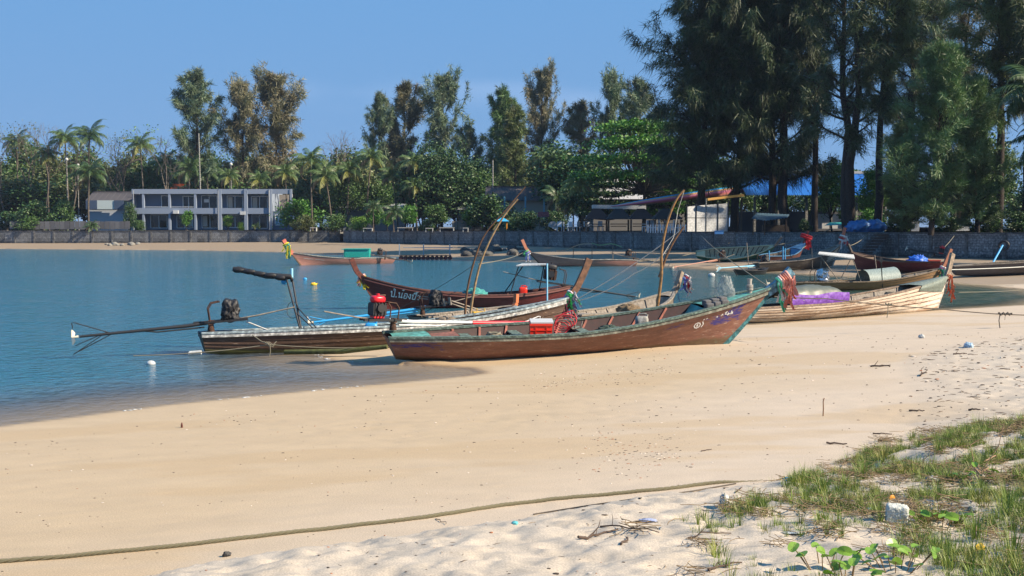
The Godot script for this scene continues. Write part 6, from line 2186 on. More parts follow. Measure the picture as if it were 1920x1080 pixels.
	var B := [[1085, 262, 168, 1.3, 0, M.leaf_dark, "dark green tree left of the spreading almond tree"], [1040, 268, 178, 1.0, 1, M.leaf_dark, "dark tree above the tiled house's right end"], [1290, 262, 150, 1.2, 0, M.leaf_mid, "green tree between the almond tree and the dark stand"], [1250, 330, 143, 1.2, 2, M.leaf_green, "low bright tree right of the almond tree's trunk"], [1140, 335, 138, 1.2, 2, M.leaf_dark, "low dark tree left of the almond tree's trunk"],
		[1095, 330, 150, 1.0, 0, M.leaf_dark, "low dark bushy tree right of the tiled house"], [660, 290, 200, 1.1, 0, M.leaf_olive, "olive tree left of the middle casuarina clump"], [640, 320, 192, 1.0, 1, M.leaf_mid, "mid green tree behind the leaning palms"], [600, 300, 214, 1.0, 1, M.leaf_dark, "dark tree behind the palm right of the grey building"], [700, 330, 198, 1.0, 0, M.leaf_mid, "bushy tree behind the long grey shed"],
		[860, 330, 194, .9, 0, M.leaf_dark, "small dark tree right of the round tree"], [905, 320, 184, .9, 1, M.leaf_mid, "green tree at the tiled house's left end"], [1560, 300, 122, 1.0, 1, M.leaf_bright, "sunlit yellow green tree glimpsed between the dark trunks"], [1640, 310, 120, .9, 1, M.leaf_bright, "sunlit green tree behind the straight bare trunk"], [1360, 330, 140, 1.0, 0, M.leaf_dark, "dark tree above the striped hull's right end"], [1860, 250, 104, .9, 1, M.leaf_mid, "green tree behind the second feathery casuarina"]]
	for k: Array in B:
		t += .9
		var hh: float = [10.0, 12.0, 9.0][k[4]]
		tree("broadleaf_tree", k[6], "tree", models[k[4]], hh, k[0], k[1], k[2], k[3], k[5], M.trunk_pale if k[4] == 2 else M.trunk, t, "broad-leaved trees behind the wall")
	# the thicket behind the left shore
	var r := RandomNumberGenerator.new()
	r.seed = 99
	var places := ["beyond the left edge", "at the left edge above the large dark bush", "behind the thin pale trees at left", "left of the two high palms", "under the left high palm", "under the right high palm", "above the low white house", "right of the airy light green tree", "behind the third high palm", "over the grey building's left end", "behind the bare white branched tree", "at the foot of the slim casuarina", "behind the tall thin pole", "under the yellowish brown casuarinas", "over the grey building's right half", "behind the grey building's open bay", "behind the tall palm right of the grey building", "behind the drooping palm", "behind the long grey shed", "behind the curved trunk palm", "behind the round dark tree", "behind the tiled house"]
	for i in 66:
		var px := -40.0 + 1110.0 * (i + .5) / 66.0 + r.randf_range(-8, 8)
		var back := i % 3
		if back == 0 and px > 296.0 and px < 360.0: continue
		var ty: float = [338.0, 306.0, 278.0][back] + r.randf_range(-16, 18) + (12.0 if px > 560 else 0.0)
		tree("thicket_tree", "%s thicket tree %s" % [["low front", "mid height", "tall back"][back], places[i / 3]], "tree", models[i % 2], 10.0 if i % 2 == 0 else 12.0, px, ty, [212.0, 219.0, 227.0][back], [1.6, 1.1, .95][back] * r.randf_range(.85, 1.15), [M.leaf_mid, M.leaf_olive, M.leaf_dark, M.leaf_mid, M.leaf_olive][(i * 7) % 5], M.trunk, r.randf() * 6.0, "thicket trees behind the shore")
	var back_places := ["right of the spreading almond tree", "behind the striped hull", "above the white board wall", "right of the white board wall", "behind the lean-to shack", "left of the blue roof's middle", "above the blue roof", "behind the forked trunk", "right of the forked trunk", "behind the straight bare trunk", "left of the feathery trees", "behind the light green feathery tree", "between the feathery trees", "behind the second feathery tree", "behind the large right palm", "at the right edge"]
	for i in 16:
		var px := 1250.0 + 47.0 * i
		tree("thicket_tree", "dark thicket tree far back, " + back_places[i], "tree", models[i % 2], 10.0 if i % 2 == 0 else 12.0, px, [345.0, 315.0][i % 2] + r.randf_range(-12, 12), 142.0 + 6.0 * (i % 3), 1.15, [M.leaf_dark, M.leaf_mid][(i / 2) % 2], M.trunk, r.randf() * 6.0, "thicket trees behind the stand")
	# bare and thin-leaved trees
	var bare := [bare_tree(31, 13, 0), bare_tree(32, 13, 2), bare_tree(33, 13, 5)]
	for k: Array in [[10, 258, 206, 1, "pale trunked thin tree at the left edge"], [52, 245, 209, 1, "thin leaved pale tree left of the two high palms"], [78, 250, 204, 0, "bare pale tree left of the two high palms"], [212, 238, 212, 2, "light green airy tree right of the two high palms"], [240, 262, 207, 1, "thin pale tree left of the third high palm"], [312, 272, 203, 0, "bare white branched tree above the grey building's left end"], [330, 240, 215, 2, "airy dark tree left of the slim casuarina"], [635, 262, 213, 0, "bare grey tree above the leaning palms"], [660, 275, 216, 0, "second bare grey tree right of it above the palms"], [890, 262, 206, 1, "thin bare tree beside the greyish casuarina"], [130, 285, 203, 0, "bare trunks under the two high palms"], [225, 300, 204, 0, "slender bare trunks left of the third high palm"]]:
		t += 1.7
		tree("bare_tree", k[4], "tree", bare[k[3]], 13, k[0], k[1], k[2], 1.0, M.leaf_bright if k[3] == 2 else M.leaf_olive, M.trunk_pale, t, "thin pale trees behind the shore")
	# palms
	var P := [[122, 262, 203, .5, 1.05, 1, "left one of the two high palms over the left shore"], [168, 256, 206, -.5, 1.1, 2, "right one of the two high palms over the left shore"], [263, 272, 203, .6, 1.0, 3, "third high palm, right of the airy light green tree"], [30, 268, 210, .4, 1.0, 4, "palm rising behind the left edge thicket"], [88, 290, 204, .2, .9, 5, "lower palm left of the two high palms"], [168, 325, 193, -.3, 1.15, 8, "dark palm before the low white house"], [310, 305, 210, .2, 1.0, 7, "palm behind the bare white branched tree"], [355, 318, 204, 0, 1.1, 10, "dark palm under the slim casuarina"], [388, 322, 206, .3, 1.1, 12, "dark palm right of the tall thin pole"], [430, 330, 199, .2, .8, 9, "small palm behind the roof of the grey building"], [487, 338, 197, -.2, .8, 11, "small yellowish palm over the grey building's right half"], [535, 325, 198, .3, .9, 13, "palm behind the right end of the grey building"],
		[582, 302, 187, .2, 1.05, 15, "tall palm just right of the grey building"], [610, 330, 184, 1.0, .95, 17, "drooping palm leaning right beside the tall one"], [655, 322, 190, -.4, .95, 19, "palm before the olive tree"], [697, 296, 191, -1.0, 1.0, 21, "tall palm with curved trunk in the middle"], [735, 330, 186, .9, .85, 23, "small palm with trunk leaning left"], [779, 306, 184, .1, .95, 25, "palm with tall straight trunk before the round tree"], [779, 348, 181, .2, .8, 27, "lower palm crown on the straight trunk before the round tree"], [893, 318, 190, -.6, .9, 28, "dark palm between the round tree and the tiled house"], [1018, 296, 170, -.3, .8, 31, "palm with bare trunk before the tiled house's right end"], [1028, 300, 167, .1, .8, 33, "second bare trunked palm beside it"],
		[700, 388, 168, 0, .55, 30, "young low palm below the curved trunk"], [738, 398, 165, 0, .6, 32, "young palm among the round bushes"], [1045, 372, 158, 0, .85, 34, "dark low palm in front of the tiled house"], [1075, 385, 150, 0, .7, 36, "dark young palm right of the pink sign"], [480, 424, 190, 0, .3, 35, "tiny palm at the foot of the grey building"], [172, 424, 189, 0, .45, 38, "tiny palm before the low white house"]]
	for k: Array in P:
		palm(k[6], k[0], k[1], k[2], k[3], k[4], 18, M.palm_dark if int(k[5]) % 2 == 0 else M.palm_leaf, k[5])
	palm("large palm hanging in from the right edge before the stand", 1950, 170, 90, .6, 1.25, 20, M.palm_dark, 40)
	palm("palm half cut off by the right edge, lower than the large one", 1985, 262, 90, .3, 1.2, 20, M.palm_dark, 42)
	palm("yellowing palm glimpsed left of the almond tree", 1090, 345, 142, .2, .8, 14, M.palm_yellow, 41)

	# bushes along the walls
	var shrub := [broadleaf(41, 3, 3.4, .05, 40, 3600, .20, 0, 4), broadleaf(42, 3.6, 2.6, .25, 36, 3200, .20, 0, 2)]
	var S := [[20, 395, 196, 1.6, 0, M.leaf_dark, "large dark bush at the left edge"], [62, 376, 194, 1.3, 0, M.leaf_dark, "big dark green bush left of the low white house"], [116, 372, 195, .75, 0, M.leaf_mid, "green bush touching the low white house"], [50, 404, 191, 1.5, 0, M.leaf_mid, "green bush behind the panel fence"], [243, 378, 193, .42, 0, M.leaf_dark, "dark bush at the grey building's left corner"], [350, 392, 190, .8, 1, M.leaf_green, "thin young tree before the balcony windows"], [428, 402, 190, 1.0, 1, M.leaf_bright, "bright young tree before the grey building"], [452, 416, 189, .7, 0, M.leaf_bright, "small yellow green shrub before the grey building"], [262, 412, 190, .9, 0, M.leaf_mid, "small shrub at the grey building's left foot"],
		[562, 372, 190, 1.3, 0, M.leaf_green, "green bush right of the grey building"], [570, 402, 185, 1.3, 0, M.leaf_olive, "olive bush at the right foot of the grey building"], [625, 400, 182, 1.4, 0, M.leaf_mid, "low hedge bush beside the long white table"], [672, 405, 180, 1.2, 0, M.leaf_bright, "yellow green bush left of the round bushes"], [702, 388, 178, 1.0, 1, M.leaf_green, "round young tree, first of the row"], [728, 392, 176, 1.0, 1, M.leaf_green, "round young tree, second of the row"], [768, 382, 172, 1.1, 1, M.leaf_green, "round young tree, third of the row"], [820, 380, 168, 1.3, 1, M.leaf_mid, "larger round young tree, fourth of the row"], [886, 390, 164, 1.2, 1, M.leaf_bright, "bright yellow green round bush by the pale fence"], [915, 362, 164, 1.2, 0, M.leaf_dark, "dark tall bush before the tiled house"], [800, 410, 170, 1.2, 0, M.leaf_mid, "low bush between the young trees"], [960, 405, 156, 1.0, 0, M.leaf_mid, "bush right of the play frame"], [985, 395, 154, 1.3, 0, M.leaf_dark, "dark bush left of the pink sign"], [1040, 395, 155, 1.3, 0, M.leaf_dark, "dark bush behind the arched cabinet"],
		[1510, 410, 108, .8, 0, M.leaf_dark, "dark shrub among the trunks on the wall"], [1590, 385, 110, 1.0, 1, M.leaf_mid, "green shrub left of the forked trunk's foot"], [1640, 390, 106, 1.2, 0, M.leaf_green, "sunlit green shrub right of the forked trunk"], [1690, 400, 105, 1.2, 0, M.leaf_mid, "green shrub below the feathery tree"], [1780, 405, 100, 1.3, 0, M.leaf_dark, "dark shrub under the feathery trees"], [1850, 400, 98, 1.4, 0, M.leaf_mid, "shrub under the palm at right"], [1910, 395, 94, 1.5, 0, M.leaf_dark, "dark shrub at the right edge"]]
	for k: Array in S:
		t += .7
		tree("shrub", k[6], "shrub", shrub[k[4]], 3.0 if k[4] == 0 else 3.6, k[0], k[1], k[2], k[3], k[5], M.trunk, t, "shrubs along the walls")

# ---------------------------------------------------------------- the foreground
func in_poly(poly: PackedVector2Array, p: Vector2) -> bool:
	return Geometry2D.is_point_in_polygon(p, poly)

func tuft_mesh(sd: int, blades: int, h: float, spread: float, w: float) -> ArrayMesh:
	var r := RandomNumberGenerator.new()
	r.seed = sd
	var mb := MB.new()
	for i in blades:
		var az := r.randf() * TAU
		var out := Vector3(cos(az), 0, sin(az))
		var p := out * r.randf() * spread * .35
		var l := h * r.randf_range(.5, 1.15)
		var bend := r.randf_range(.15, .9)
		var sv := Vector3(-out.z, 0, out.x) * w * .5
		var g := r.randf_range(.65, 1.3)
		var dryk := 1.0 if r.randf() > .2 else 1.9
		mb.col = Color(g * dryk, g * (1.0 if dryk == 1.0 else 1.05), g * .8)
		var a := p
		var up := 1.0
		for k in 3:
			var f := (k + 1) / 3.0
			var b := p + out * bend * l * f * f * .8 + Vector3(0, l * (f - bend * .35 * f * f), 0)
			var s0 := sv * (1.0 - k / 3.0)
			var s1 := sv * (1.0 - f)
			if k < 2:
				mb.leaf(a - s0, a + s0, b + s1)
				mb.leaf(a - s0, b + s1, b - s1)
			else:
				mb.leaf(a - s0, a + s0, b)
			a = b
	return mb.mesh()

func round_leaf(size: float) -> ArrayMesh:   # the two-lobed leaf of the beach creeper
	var mb := MB.new()
	var rim: Array = []
	for i in 17:
		var a := TAU * i / 16.0
		var rr := size * (.5 + .06 * cos(2.0 * a)) * (1.0 - .22 * exp(-pow((absf(wrapf(a, -PI, PI))) / .35, 2.0)))
		var p := Vector3(cos(a) * rr, 0, sin(a) * rr * .82)
		p.y = absf(p.z) * .35 - p.x * p.x * .25 / size
		rim.append(p)
	for i in 16:
		var g := 1.0 + .12 * sin(i * 1.9)
		mb.col = Color(g, g, g)
		mb.leaf(Vector3.ZERO, rim[i], rim[i + 1])
	mb.col = Color(1.5, 1.3, 1.2)
	mb.tube([Vector3(-size * .45, .002, 0), Vector3(size * .4, .0, 0)], size * .012, 3, false)
	return mb.mesh()

func scatter(called: String, mesh: Mesh, m: Material, ts: Array, cols: Array) -> MultiMeshInstance3D:
	var mm := MultiMesh.new()
	mm.transform_format = MultiMesh.TRANSFORM_3D
	mm.use_colors = cols.size() > 0
	mm.mesh = mesh
	mm.instance_count = ts.size()
	for i in ts.size():
		mm.set_instance_transform(i, ts[i])
		if cols.size(): mm.set_instance_color(i, cols[i])
	var o := MultiMeshInstance3D.new()
	o.name = called
	add_child(o)
	o.multimesh = mm
	o.material_override = m
	o.set_meta("kind", "stuff")
	return o

func stick(px0: float, py0: float, px1: float, py1: float, r: float, label: String, m: Material, branches := 0, sd := 1) -> void:
	var rr := RandomNumberGenerator.new()
	rr.seed = sd
	var a := G(px0, py0)
	var b := G(px1, py1)
	var o := thing("driftwood_stick", label, "stick", a, "dead sticks on the sand")
	var l: Array = []
	var len := a.distance_to(b)
	for i in 7:
		var p := a.lerp(b, i / 6.0) + gauss(rr) * len * .03
		p.y = height(p.x, p.z) + r * .8 + absf(rr.randfn()) * len * .03
		l.append(p)
	var mb := MB.new()
	mb.tube(l, taper(7, r, r * .55), 6)
	obj("stem", mb, m, o)
	for k in branches:
		mb = MB.new()
		var s: Vector3 = l[1 + k % 5]
		var d := ((b - a).normalized() + gauss(rr) * .5 + Vector3(0, .6, 0)).normalized()
		mb.tube([s, s + d * len * .2, s + d * len * .2 + (d + gauss(rr) * .5).normalized() * len * .15], [r * .5, r * .4, r * .2], 4)
		obj("branch", mb, m, o)

func litter(px: float, py: float, size: Vector3, m: Material, called: String, label: String, cat: String, sd: int, flatness := 1.0) -> void:
	var f := FastNoiseLite.new()
	f.seed = sd
	f.frequency = 1.2
	var mb := MB.new()
	var p := G(px, py)
	mb.blob(p + Vector3(0, size.y * .6, 0), size, func(d: Vector3): return (1.0 + .9 * absf(f.get_noise_3dv(d * 2.2)) + .35 * f.get_noise_3dv(d * 5.0)), 24, 15, Basis(Vector3.UP, sd * 1.3))
	solo(called, mb, m, label, cat)

func foreground() -> void:
	var r := RandomNumberGenerator.new()
	r.seed = 7
	# the thick rope on the sand: strands twisted round each other
	var cv := Curve3D.new()
	for k: Array in [[-160, 1066], [0, 1056], [180, 1041], [380, 1021], [600, 996], [800, 972], [960, 948], [1100, 933], [1240, 920], [1330, 909], [1430, 900]]:
		var p := G(k[0], k[1])
		cv.add_point(p)
	for i in range(1, cv.point_count - 1):
		var tg := (cv.get_point_position(i + 1) - cv.get_point_position(i - 1)) / 6.0
		cv.set_point_in(i, -tg)
		cv.set_point_out(i, tg)
	cv.bake_interval = 0.022
	var bk := cv.get_baked_points()
	var rp := thing("thick_rope", "thick weathered rope lying across the beach in front", "rope", bk[bk.size() / 2])
	for s in 3:
		var l: Array = []
		for i in bk.size():
			var a := TAU * s / 3.0 + i * .55
			var p := bk[i]
			var y := height(p.x, p.z) + .015
			l.append(Vector3(p.x, y, p.z) + Vector3(-.35 * cos(a) , sin(a), .9 * cos(a)) * .0090 + Vector3(0, -.03 * smoothstep(.93, 1.0, float(i) / bk.size()), 0))
		var mb := MB.new()
		mb.tube(l, .0105, 6)
		obj("strand", mb, M.rope_green, rp)
	var mb1 := MB.new()
	var l1: Array = []
	for k: Array in [[1000, 966], [1100, 950], [1200, 936], [1300, 922], [1380, 908]]:
		l1.append(G(k[0], k[1]) + Vector3(0, .008, 0))
	mb1.tube(l1, .006, 4)
	solo("thin_cord", mb1, M.rope_dark, "thin dark cord lying along the thick rope", "cord")

	# foam block
	var fp := G(1684, 984)
	var fb := Basis(Vector3.UP, -.22) * Basis(Vector3.RIGHT, .05) * Basis(Vector3.BACK, -.06)
	var fn := FastNoiseLite.new()
	fn.frequency = 3.5
	fn.fractal_octaves = 4
	var mbf := MB.new()
	mbf.blob(fp + Vector3(0, .060, -.03), Vector3(.070, .068, .055), func(d: Vector3):
		var k := 1.0 / pow(pow(absf(d.x), 12) + pow(absf(d.y), 12) + pow(absf(d.z), 12), 1.0 / 12.0)
		return k * (1.0 + .10 * fn.get_noise_3dv(d) + .05 * fn.get_noise_3dv(d * 3.0)), 56, 36, fb)
	solo("foam_block", mbf, M.foam, "chipped white foam block lying among the grass", "foam block")
	# litter
	litter(1358, 948, Vector3(.028, .05, .03), M.white, "white_litter", "crumpled white wrapper standing at the left of the grass", "litter", 3)
	litter(1483, 903, Vector3(.06, .022, .035), mat(lin(.03, .25, .50), .35), "blue_plastic_scrap", "torn bright blue plastic in the grass edge", "litter", 5)
	litter(1497, 900, Vector3(.03, .02, .02), mat(lin(.10, .28, .50), .3), "blue_plastic_scrap", "small pale blue plastic scrap right of the torn blue one", "litter", 6)
	litter(1216, 978, Vector3(.055, .012, .03), mat(lin(.34, .38, .55), .25), "plastic_bottle_scrap", "flattened lilac clear plastic on the sand left of the grass", "litter", 7)
	litter(1748, 901, Vector3(.045, .02, .04), M.white, "white_litter", "crumpled white bag lying in the upper grass", "litter", 9)
	litter(1580, 943, Vector3(.045, .016, .03), M.white, "white_litter", "white scrap in the middle of the grass, the left one", "litter", 11)
	litter(1598, 949, Vector3(.022, .025, .02), M.white_dirty, "white_litter", "small white lump right of the middle scrap", "litter", 12)
	litter(1548, 948, Vector3(.02, .015, .02), M.white_dirty, "white_litter", "tiny white scrap with dark spot left of the middle scraps", "litter", 13)
	litter(1632, 957, Vector3(.03, .012, .03), mat(lin(.25, .35, .5), .3), "blue_plastic_scrap", "bluish clear scrap left of the foam block", "litter", 15)
	litter(1490, 1000, Vector3(.075, .008, .022), mat(lin(.50, .53, .52), .2), "clear_film", "strip of clear film lying on the sand below the grass", "litter", 17)
	litter(1825, 958, Vector3(.03, .02, .03), M.white_dirty, "white_litter", "dull white scrap deep in the grass right of the foam block", "litter", 19)
	litter(1728, 634, Vector3(.06, .05, .05), M.white, "white_litter", "tiny white bag on the upper sand at right", "litter", 21)
	litter(1816, 652, Vector3(.11, .06, .08), mat(lin(.35, .48, .60), .4), "blue_plastic_scrap", "pale blue can-like scrap on the dry sand at right", "litter", 23)
	litter(965, 983, Vector3(.02, .012, .02), mat(lin(.1, .4, .45), .4), "blue_plastic_scrap", "tiny turquoise scrap on the loose sand", "litter", 25)
	litter(425, 1043, Vector3(.028, .02, .014), M.steel_dark, "dark_shell", "dark flat shell on the loose sand in front", "shell", 27)
	for k: Array in [[1673, 941, .045, lin(.70, .28, .02), "orange fallen leaf behind the foam block"], [1838, 1038, .07, lin(.62, .40, .02), "yellow fallen leaf in the grass at lower right"]]:
		var p := G(k[0], k[1]) + Vector3(0, .035, 0)
		var lf := thing("fallen_leaf", k[4], "leaf", p, "fallen leaves in the grass")
		var m := leafy(k[3], .4)
		part("leaf_blade", round_leaf(k[2]), m, lf, Transform3D(Basis(Vector3.RIGHT, .9) * Basis(Vector3.UP, .5), Vector3.ZERO))
	litter(341, 802, Vector3(.012, .04, .012), M.red_wood, "bark_chip", "single reddish bark chip on the smooth sand at left", "bark", 31)

	# sticks
	var bark := mat(lin(.075, .05, .038), .9)
	var mbs := MB.new()
	var sp := G(1543, 780)
	mbs.tube([sp + Vector3(0, -.05, 0), sp + Vector3(.005, .10, 0), sp + Vector3(.0, .20, .005), sp + Vector3(.015, .245, 0)], [.009, .009, .008, .007], 6)
	solo("upright_stick", mbs, mat(lin(.20, .11, .06), .8), "single stick standing upright in the smooth sand", "stick")
	stick(1632, 688, 1670, 688, .016, "forked dead branch lying on the sand right of the middle", bark, 4, 3)
	stick(1550, 833, 1588, 834, .012, "short dark stick left of the grass's top", bark, 0, 4)
	stick(1636, 814, 1672, 815, .009, "thin stick above the short thick one", bark, 1, 5)
	stick(1646, 828, 1672, 829, .013, "short thick stick at the grass's upper edge", bark, 0, 6)
	stick(1315, 847, 1335, 843, .006, "little twig on the smooth sand left of the short dark stick", bark, 0, 7)
	stick(1705, 771, 1732, 772, .012, "dark stick on the dry sand, left one of two", bark, 0, 8)
	stick(1815, 770, 1838, 770, .014, "dark stick on the dry sand, right one of two", bark, 0, 9)
	stick(1724, 706, 1736, 700, .016, "small forked twig on the dry sand at right", bark, 2, 10)
	stick(1788, 665, 1812, 664, .014, "thin twig near the pale blue scrap", bark, 1, 11)
	stick(1085, 1012, 1155, 998, .010, "long thin dead branch on the loose sand in front", bark, 2, 12)
	stick(1130, 990, 1230, 1003, .006, "thin root lying on the loose sand in front", bark, 3, 13)
	stick(1290, 1012, 1370, 1003, .006, "long thin root below the litter in front", bark, 1, 14)
	stick(1378, 925, 1392, 915, .006, "twig sticking out beside the white wrapper", bark, 0, 15)
	stick(1164, 1022, 1178, 1010, .008, "short forked twig on the loose sand in front", bark, 2, 16)
	stick(816, 974, 838, 985, .004, "thin twig under the thick rope", bark, 0, 17)
	stick(1330, 1070, 1390, 1058, .008, "half buried stick at the lower edge", bark, 1, 18)
	stick(1700, 898, 1790, 884, .008, "dry runner in the upper grass", mat(lin(.20, .12, .07), .9), 4, 19)
	stick(1835, 905, 1865, 868, .010, "bent dry stem standing in the grass at right", mat(lin(.24, .15, .09), .9), 3, 20)

	# grass
	var zone := PackedVector2Array([Vector2(1355, 962), Vector2(1440, 925), Vector2(1530, 880), Vector2(1610, 858), Vector2(1650, 835), Vector2(1720, 818), Vector2(1800, 800), Vector2(1990, 780), Vector2(2050, 1150), Vector2(1780, 1110), Vector2(1720, 1010), Vector2(1600, 985), Vector2(1500, 968), Vector2(1420, 975)])
	var thin := PackedVector2Array([Vector2(1120, 1010), Vector2(1200, 970), Vector2(1400, 960), Vector2(1640, 970), Vector2(1740, 1020), Vector2(1760, 1110), Vector2(1400, 1110), Vector2(1250, 1060)])
	var tm := [tuft_mesh(1, 16, .15, .10, .0055), tuft_mesh(2, 26, .085, .20, .0045), tuft_mesh(3, 14, .20, .08, .005)]
	var ts := [[], [], []]
	var cs := [[], [], []]
	var fn2 := FastNoiseLite.new()
	fn2.frequency = 1.1
	fn2.seed = 3
	for i in 26000:
		var x := r.randf_range(1.2, 7.5)
		var d := r.randf_range(5.5, 14.5)
		var h := height(x, -d)
		# where it falls in the plan of the dry bank
		var v := Vector3(x, h - EYE, -d).rotated(Vector3.RIGHT, pitch)
		var px := Vector2(960 + F * v.x / -v.z, 540 - F * v.y / -v.z)
		var n := fn2.get_noise_2d(x, d)
		var ok := false
		if in_poly(zone, px): ok = n > -.20 and r.randf() < clampf(.50 + n * 2.2, 0, 1) * .95
		elif in_poly(thin, px): ok = n > .10 and r.randf() < .26
		if ok and px.distance_to(Vector2(1686, 965)) < 34.0: continue
		if not ok: continue
		var k := 2 if r.randf() < .10 and n > 0.0 else (0 if r.randf() < .30 else 1)
		var s := r.randf_range(.6, 1.25)
		ts[k].append(Transform3D(Basis(Vector3.UP, r.randf() * TAU).scaled(Vector3(s, s, s)), Vector3(x, h - .01, -d)))
		var dr := clampf(fn2.get_noise_2d(x * 1.7 + 30.0, d * 1.7) * 2.2, 0, 1) * .6 + r.randf() * .15
		var c := Color(1, 1, 1).lerp(Color(1.75, 1.0, 1.35), dr) * r.randf_range(.7, 1.25)
		cs[k].append(Color(c.r, c.g, c.b))
	for k in 3:
		scatter(["grass", "grass_mat", "tall_grass"][k], tm[k], M.grass, ts[k], cs[k])
	var big := tuft_mesh(9, 60, .26, .22, .006)
	var q := 0
	for k: Array in [[1620, 902, 1.0, "large upright grass tuft at the upper edge of the grass"], [1540, 928, .95, "spiky reddish grass tuft left of the large one"], [1510, 940, .8, "spiky tuft at the grass's left, behind the wrapper"], [1420, 950, .7, "low tuft right of the white wrapper"], [1760, 850, .8, "tuft at the top of the grass bank"], [1890, 960, 1.1, "dense tuft at the right edge"], [1830, 1010, 1.0, "dense tuft above the yellow fallen leaf"], [1900, 1045, 1.1, "tuft in the lower right corner"]]:
		var g := thing("grass_tuft", k[3], "grass tuft", G(k[0], k[1]), "large grass tufts")
		g.rotation.y = q
		g.scale = Vector3.ONE * float(k[2])
		q += 1
		part("blades", big, M.grass, g).set_meta("kind", "stuff")
	# dead brown stems lying between the blades
	var dm := MB.new()
	var dr2 := RandomNumberGenerator.new()
	dr2.seed = 12
	for i in 14:
		var az := dr2.randf() * TAU
		var q0 := Vector3(dr2.randfn() * .05, .01 + dr2.randf() * .02, dr2.randfn() * .05)
		var l3: Array = [q0]
		for k in 3: l3.append((l3[k] as Vector3) + Vector3(cos(az + k * .5), dr2.randf_range(-.1, .25), sin(az + k * .5)) * .05)
		var g3 := dr2.randf_range(.6, 1.4)
		dm.col = Color(g3, g3 * .95, g3 * .9)
		dm.tube(l3, .0022, 3, false)
	var dts: Array = []
	for i in 3000:
		var x := r.randf_range(.4, 7.5)
		var d := r.randf_range(6.0, 14.5)
		var h := height(x, -d)
		var v := Vector3(x, h - EYE, -d).rotated(Vector3.RIGHT, pitch)
		var px := Vector2(960 + F * v.x / -v.z, 540 - F * v.y / -v.z)
		var n := fn2.get_noise_2d(x * 1.3 + 70.0, d * 1.3)
		if (in_poly(zone, px) and n > -.25 and r.randf() < .4) or (in_poly(thin, px) and n > .12 and r.randf() < .22):
			dts.append(Transform3D(Basis(Vector3.UP, r.randf() * TAU).scaled(Vector3.ONE * r.randf_range(.7, 1.5)), Vector3(x, h, -d)))
	scatter("dry_stems", dm.mesh(), mat(lin(.24, .175, .10), .9, "", 1.0, 0.0, true), dts, [])
	# creepers
	var lm := [round_leaf(.085), round_leaf(.065)]
	q = 0
	for k: Array in [[1680, 1062, 15, .20, "leafy beach creeper in the lower middle of the grass bank"], [1760, 985, 12, .17, "leafy beach creeper right of the foam block"], [1545, 1062, 9, .18, "leafy beach creeper at the lower edge, left"], [1590, 1085, 8, .16, "leafy beach creeper cut by the lower edge"], [1830, 905, 7, .15, "small beach creeper in the upper grass"]]:
		var p := G(k[0], k[1])
		var o := thing("beach_creeper", k[4], "creeper", p, "beach creepers on the bank")
		var mb := MB.new()
		var last := p
		for i in int(k[2]):
			var a := i * 2.4 + q
			var rr := float(k[3]) * sqrt((i + .5) / k[2])
			var at := Vector3(cos(a) * rr * 1.3, 0, sin(a) * rr)
			var gy := height(p.x + at.x, p.z + at.z) - p.y
			at.y = gy + r.randf_range(.05, .12)
			part("leaf", lm[i % 2], M.creeper, o, Transform3D(Basis(Vector3.UP, r.randf() * TAU) * Basis(Vector3.RIGHT, r.randf_range(-.2, .9)) * Basis(Vector3.BACK, r.randf_range(-.6, .6)), at))
			mb.tube([p + Vector3(at.x * .6, gy, at.z * .6), p + at], .0035, 4)
		obj("stem", mb, mat(lin(.16, .10, .04), .8), o)
		q += 1
	# foam of the small waves
	var fm := MB.new()
	fm.blob(Vector3.ZERO, Vector3(1, .35, .8), func(d: Vector3): return 1.0 + .3 * sin(d.x * 4.0), 6, 4)
	var ft: Array = []
	for i in 9000:
		var x := r.randf_range(-7.5, -1.5)
		var d := r.randf_range(18.5, 27.0)
		var near := side(shore, x, d) * -1.0 - (nz.get_noise_2d(x * .9, d * .9) * .25) * -1.0
		if near < .05 or near > 4.2: continue
		var c0 := near - 1.6 - nz2.get_noise_2d(x * 2.0, d) * .5
		var edge := near < .12 and nz.get_noise_2d(x * 3.0, d * 3.0) > .1
		if not edge and (absf(c0) > .16 or nz.get_noise_2d(x * 2.0, d * 2.0) < .0): continue
		var s := r.randf_range(.012, .045)
		ft.append(Transform3D(Basis(Vector3.UP, r.randf() * TAU).scaled(Vector3(s, s * .5, s)), Vector3(x, .02 if not edge else .008, -d)))
	scatter("foam", fm.mesh(), M.white, ft, [])
	# pebbles, shell bits and leaf crumbs that nobody would count
	var pm := MB.new()
	pm.blob(Vector3.ZERO, Vector3(1, .45, .7), func(d: Vector3): return 1.0 + .3 * sin(d.x * 5.0 + d.z * 3.0), 6, 4)
	var pt: Array = []
	var pc: Array = []
	for i in 2600:
		var d := pow(r.randf(), .8) * 24.0 + 5.5
		var x := d * r.randf_range(-.46, .48)
		var h := height(x, -d)
		if last_shore < 1.5: continue
		var dryk := clampf(last_dry + .6, 0, 1)
		var m := fn2.get_noise_2d(x * .35 + 9.0, d * .35)
		if last_dry < 0.0 and m < .02 and r.randf() < .75: continue
		var s := r.randf_range(.0025, .009) * (1.0 + 1.1 * dryk * r.randf()) * clampf(d / 11.0, .7, 2.0)
		pt.append(Transform3D(Basis(Vector3.UP, r.randf() * TAU).scaled(Vector3(s * r.randf_range(.8, 2.2), s, s)), Vector3(x, h + s * .2, -d)))
		var c := Color(.06, .045, .035) if r.randf() < .75 else (Color(.62, .55, .48) if r.randf() < .7 else Color(.30, .12, .06))
		pc.append(c)
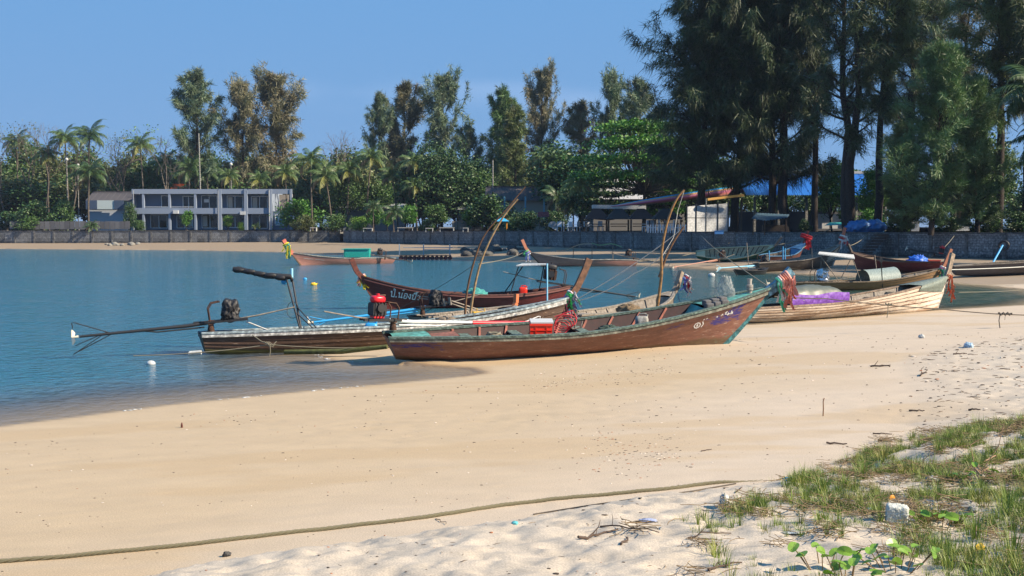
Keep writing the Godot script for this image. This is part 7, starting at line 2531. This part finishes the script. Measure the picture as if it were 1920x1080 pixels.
	for i in 420:   # the dark patch and the wrack line on the smooth sand
		var q3 := Vector2(1185 + r.randfn() * 62, 845 + r.randfn() * 26) if i < 230 else Vector2(lerpf(1010, 1260, r.randf()) + r.randfn() * 14, 0)
		if i >= 230: q3.y = lerpf(722, 690, (q3.x - 1010) / 250.0) + r.randfn() * 9
		var p := G(q3.x, q3.y)
		var s := r.randf_range(.005, .014)
		pt.append(Transform3D(Basis(Vector3.UP, r.randf() * TAU).scaled(Vector3(s * r.randf_range(1, 2.2), s, s)), p))
		pc.append([Color(.05, .045, .04), Color(.10, .07, .05), Color(.30, .14, .08), Color(.55, .48, .40)][r.randi() % 4])
	var pmm := mat(Color.WHITE, .85, "", 1.0, 0.0, true)
	scatter("pebbles", pm.mesh(), pmm, pt, pc)
	# leaf crumbs and broken twigs in the dry sand
	var cm := MB.new()
	cm.tube([Vector3(-1, .05, 0), Vector3(-.3, .12, .1), Vector3(.4, .1, -.05), Vector3(1, .03, .1)], [.06, .09, .08, .04], 4)
	pt = []
	pc = []
	for i in 5200:
		var d := pow(r.randf(), .7) * 24.0 + 5.5
		var x := d * r.randf_range(-.2, .48)
		var h := height(x, -d)
		if last_dry < .15: continue
		if fn2.get_noise_2d(x * .8, d * .8 + 50.0) < .0 and r.randf() < .8: continue
		var s := r.randf_range(.012, .05) * clampf(d / 11.0, .7, 1.7)
		pt.append(Transform3D(Basis(Vector3.UP, r.randf() * TAU).scaled(Vector3(s, s * .8, s)), Vector3(x, h, -d)))
		var g := r.randf_range(.6, 1.3)
		pc.append(Color(.10, .065, .045) * g if r.randf() < .8 else Color(.28, .20, .13) * g)
	scatter("leaf_crumbs", cm.mesh(), pmm, pt, pc)

func _ready() -> void:
	nz.seed = 5
	nz.frequency = 0.12
	nz.fractal_octaves = 3
	nz2.seed = 8
	nz2.frequency = 0.12
	nz2.fractal_octaves = 3
	steps.seed = 2
	steps.noise_type = FastNoiseLite.TYPE_CELLULAR
	steps.cellular_return_type = FastNoiseLite.RETURN_DISTANCE
	steps.frequency = 3.6
	light_and_lens()
	make_materials()
	land()
	water()
	town()
	trees()
	fleet()
	foreground()
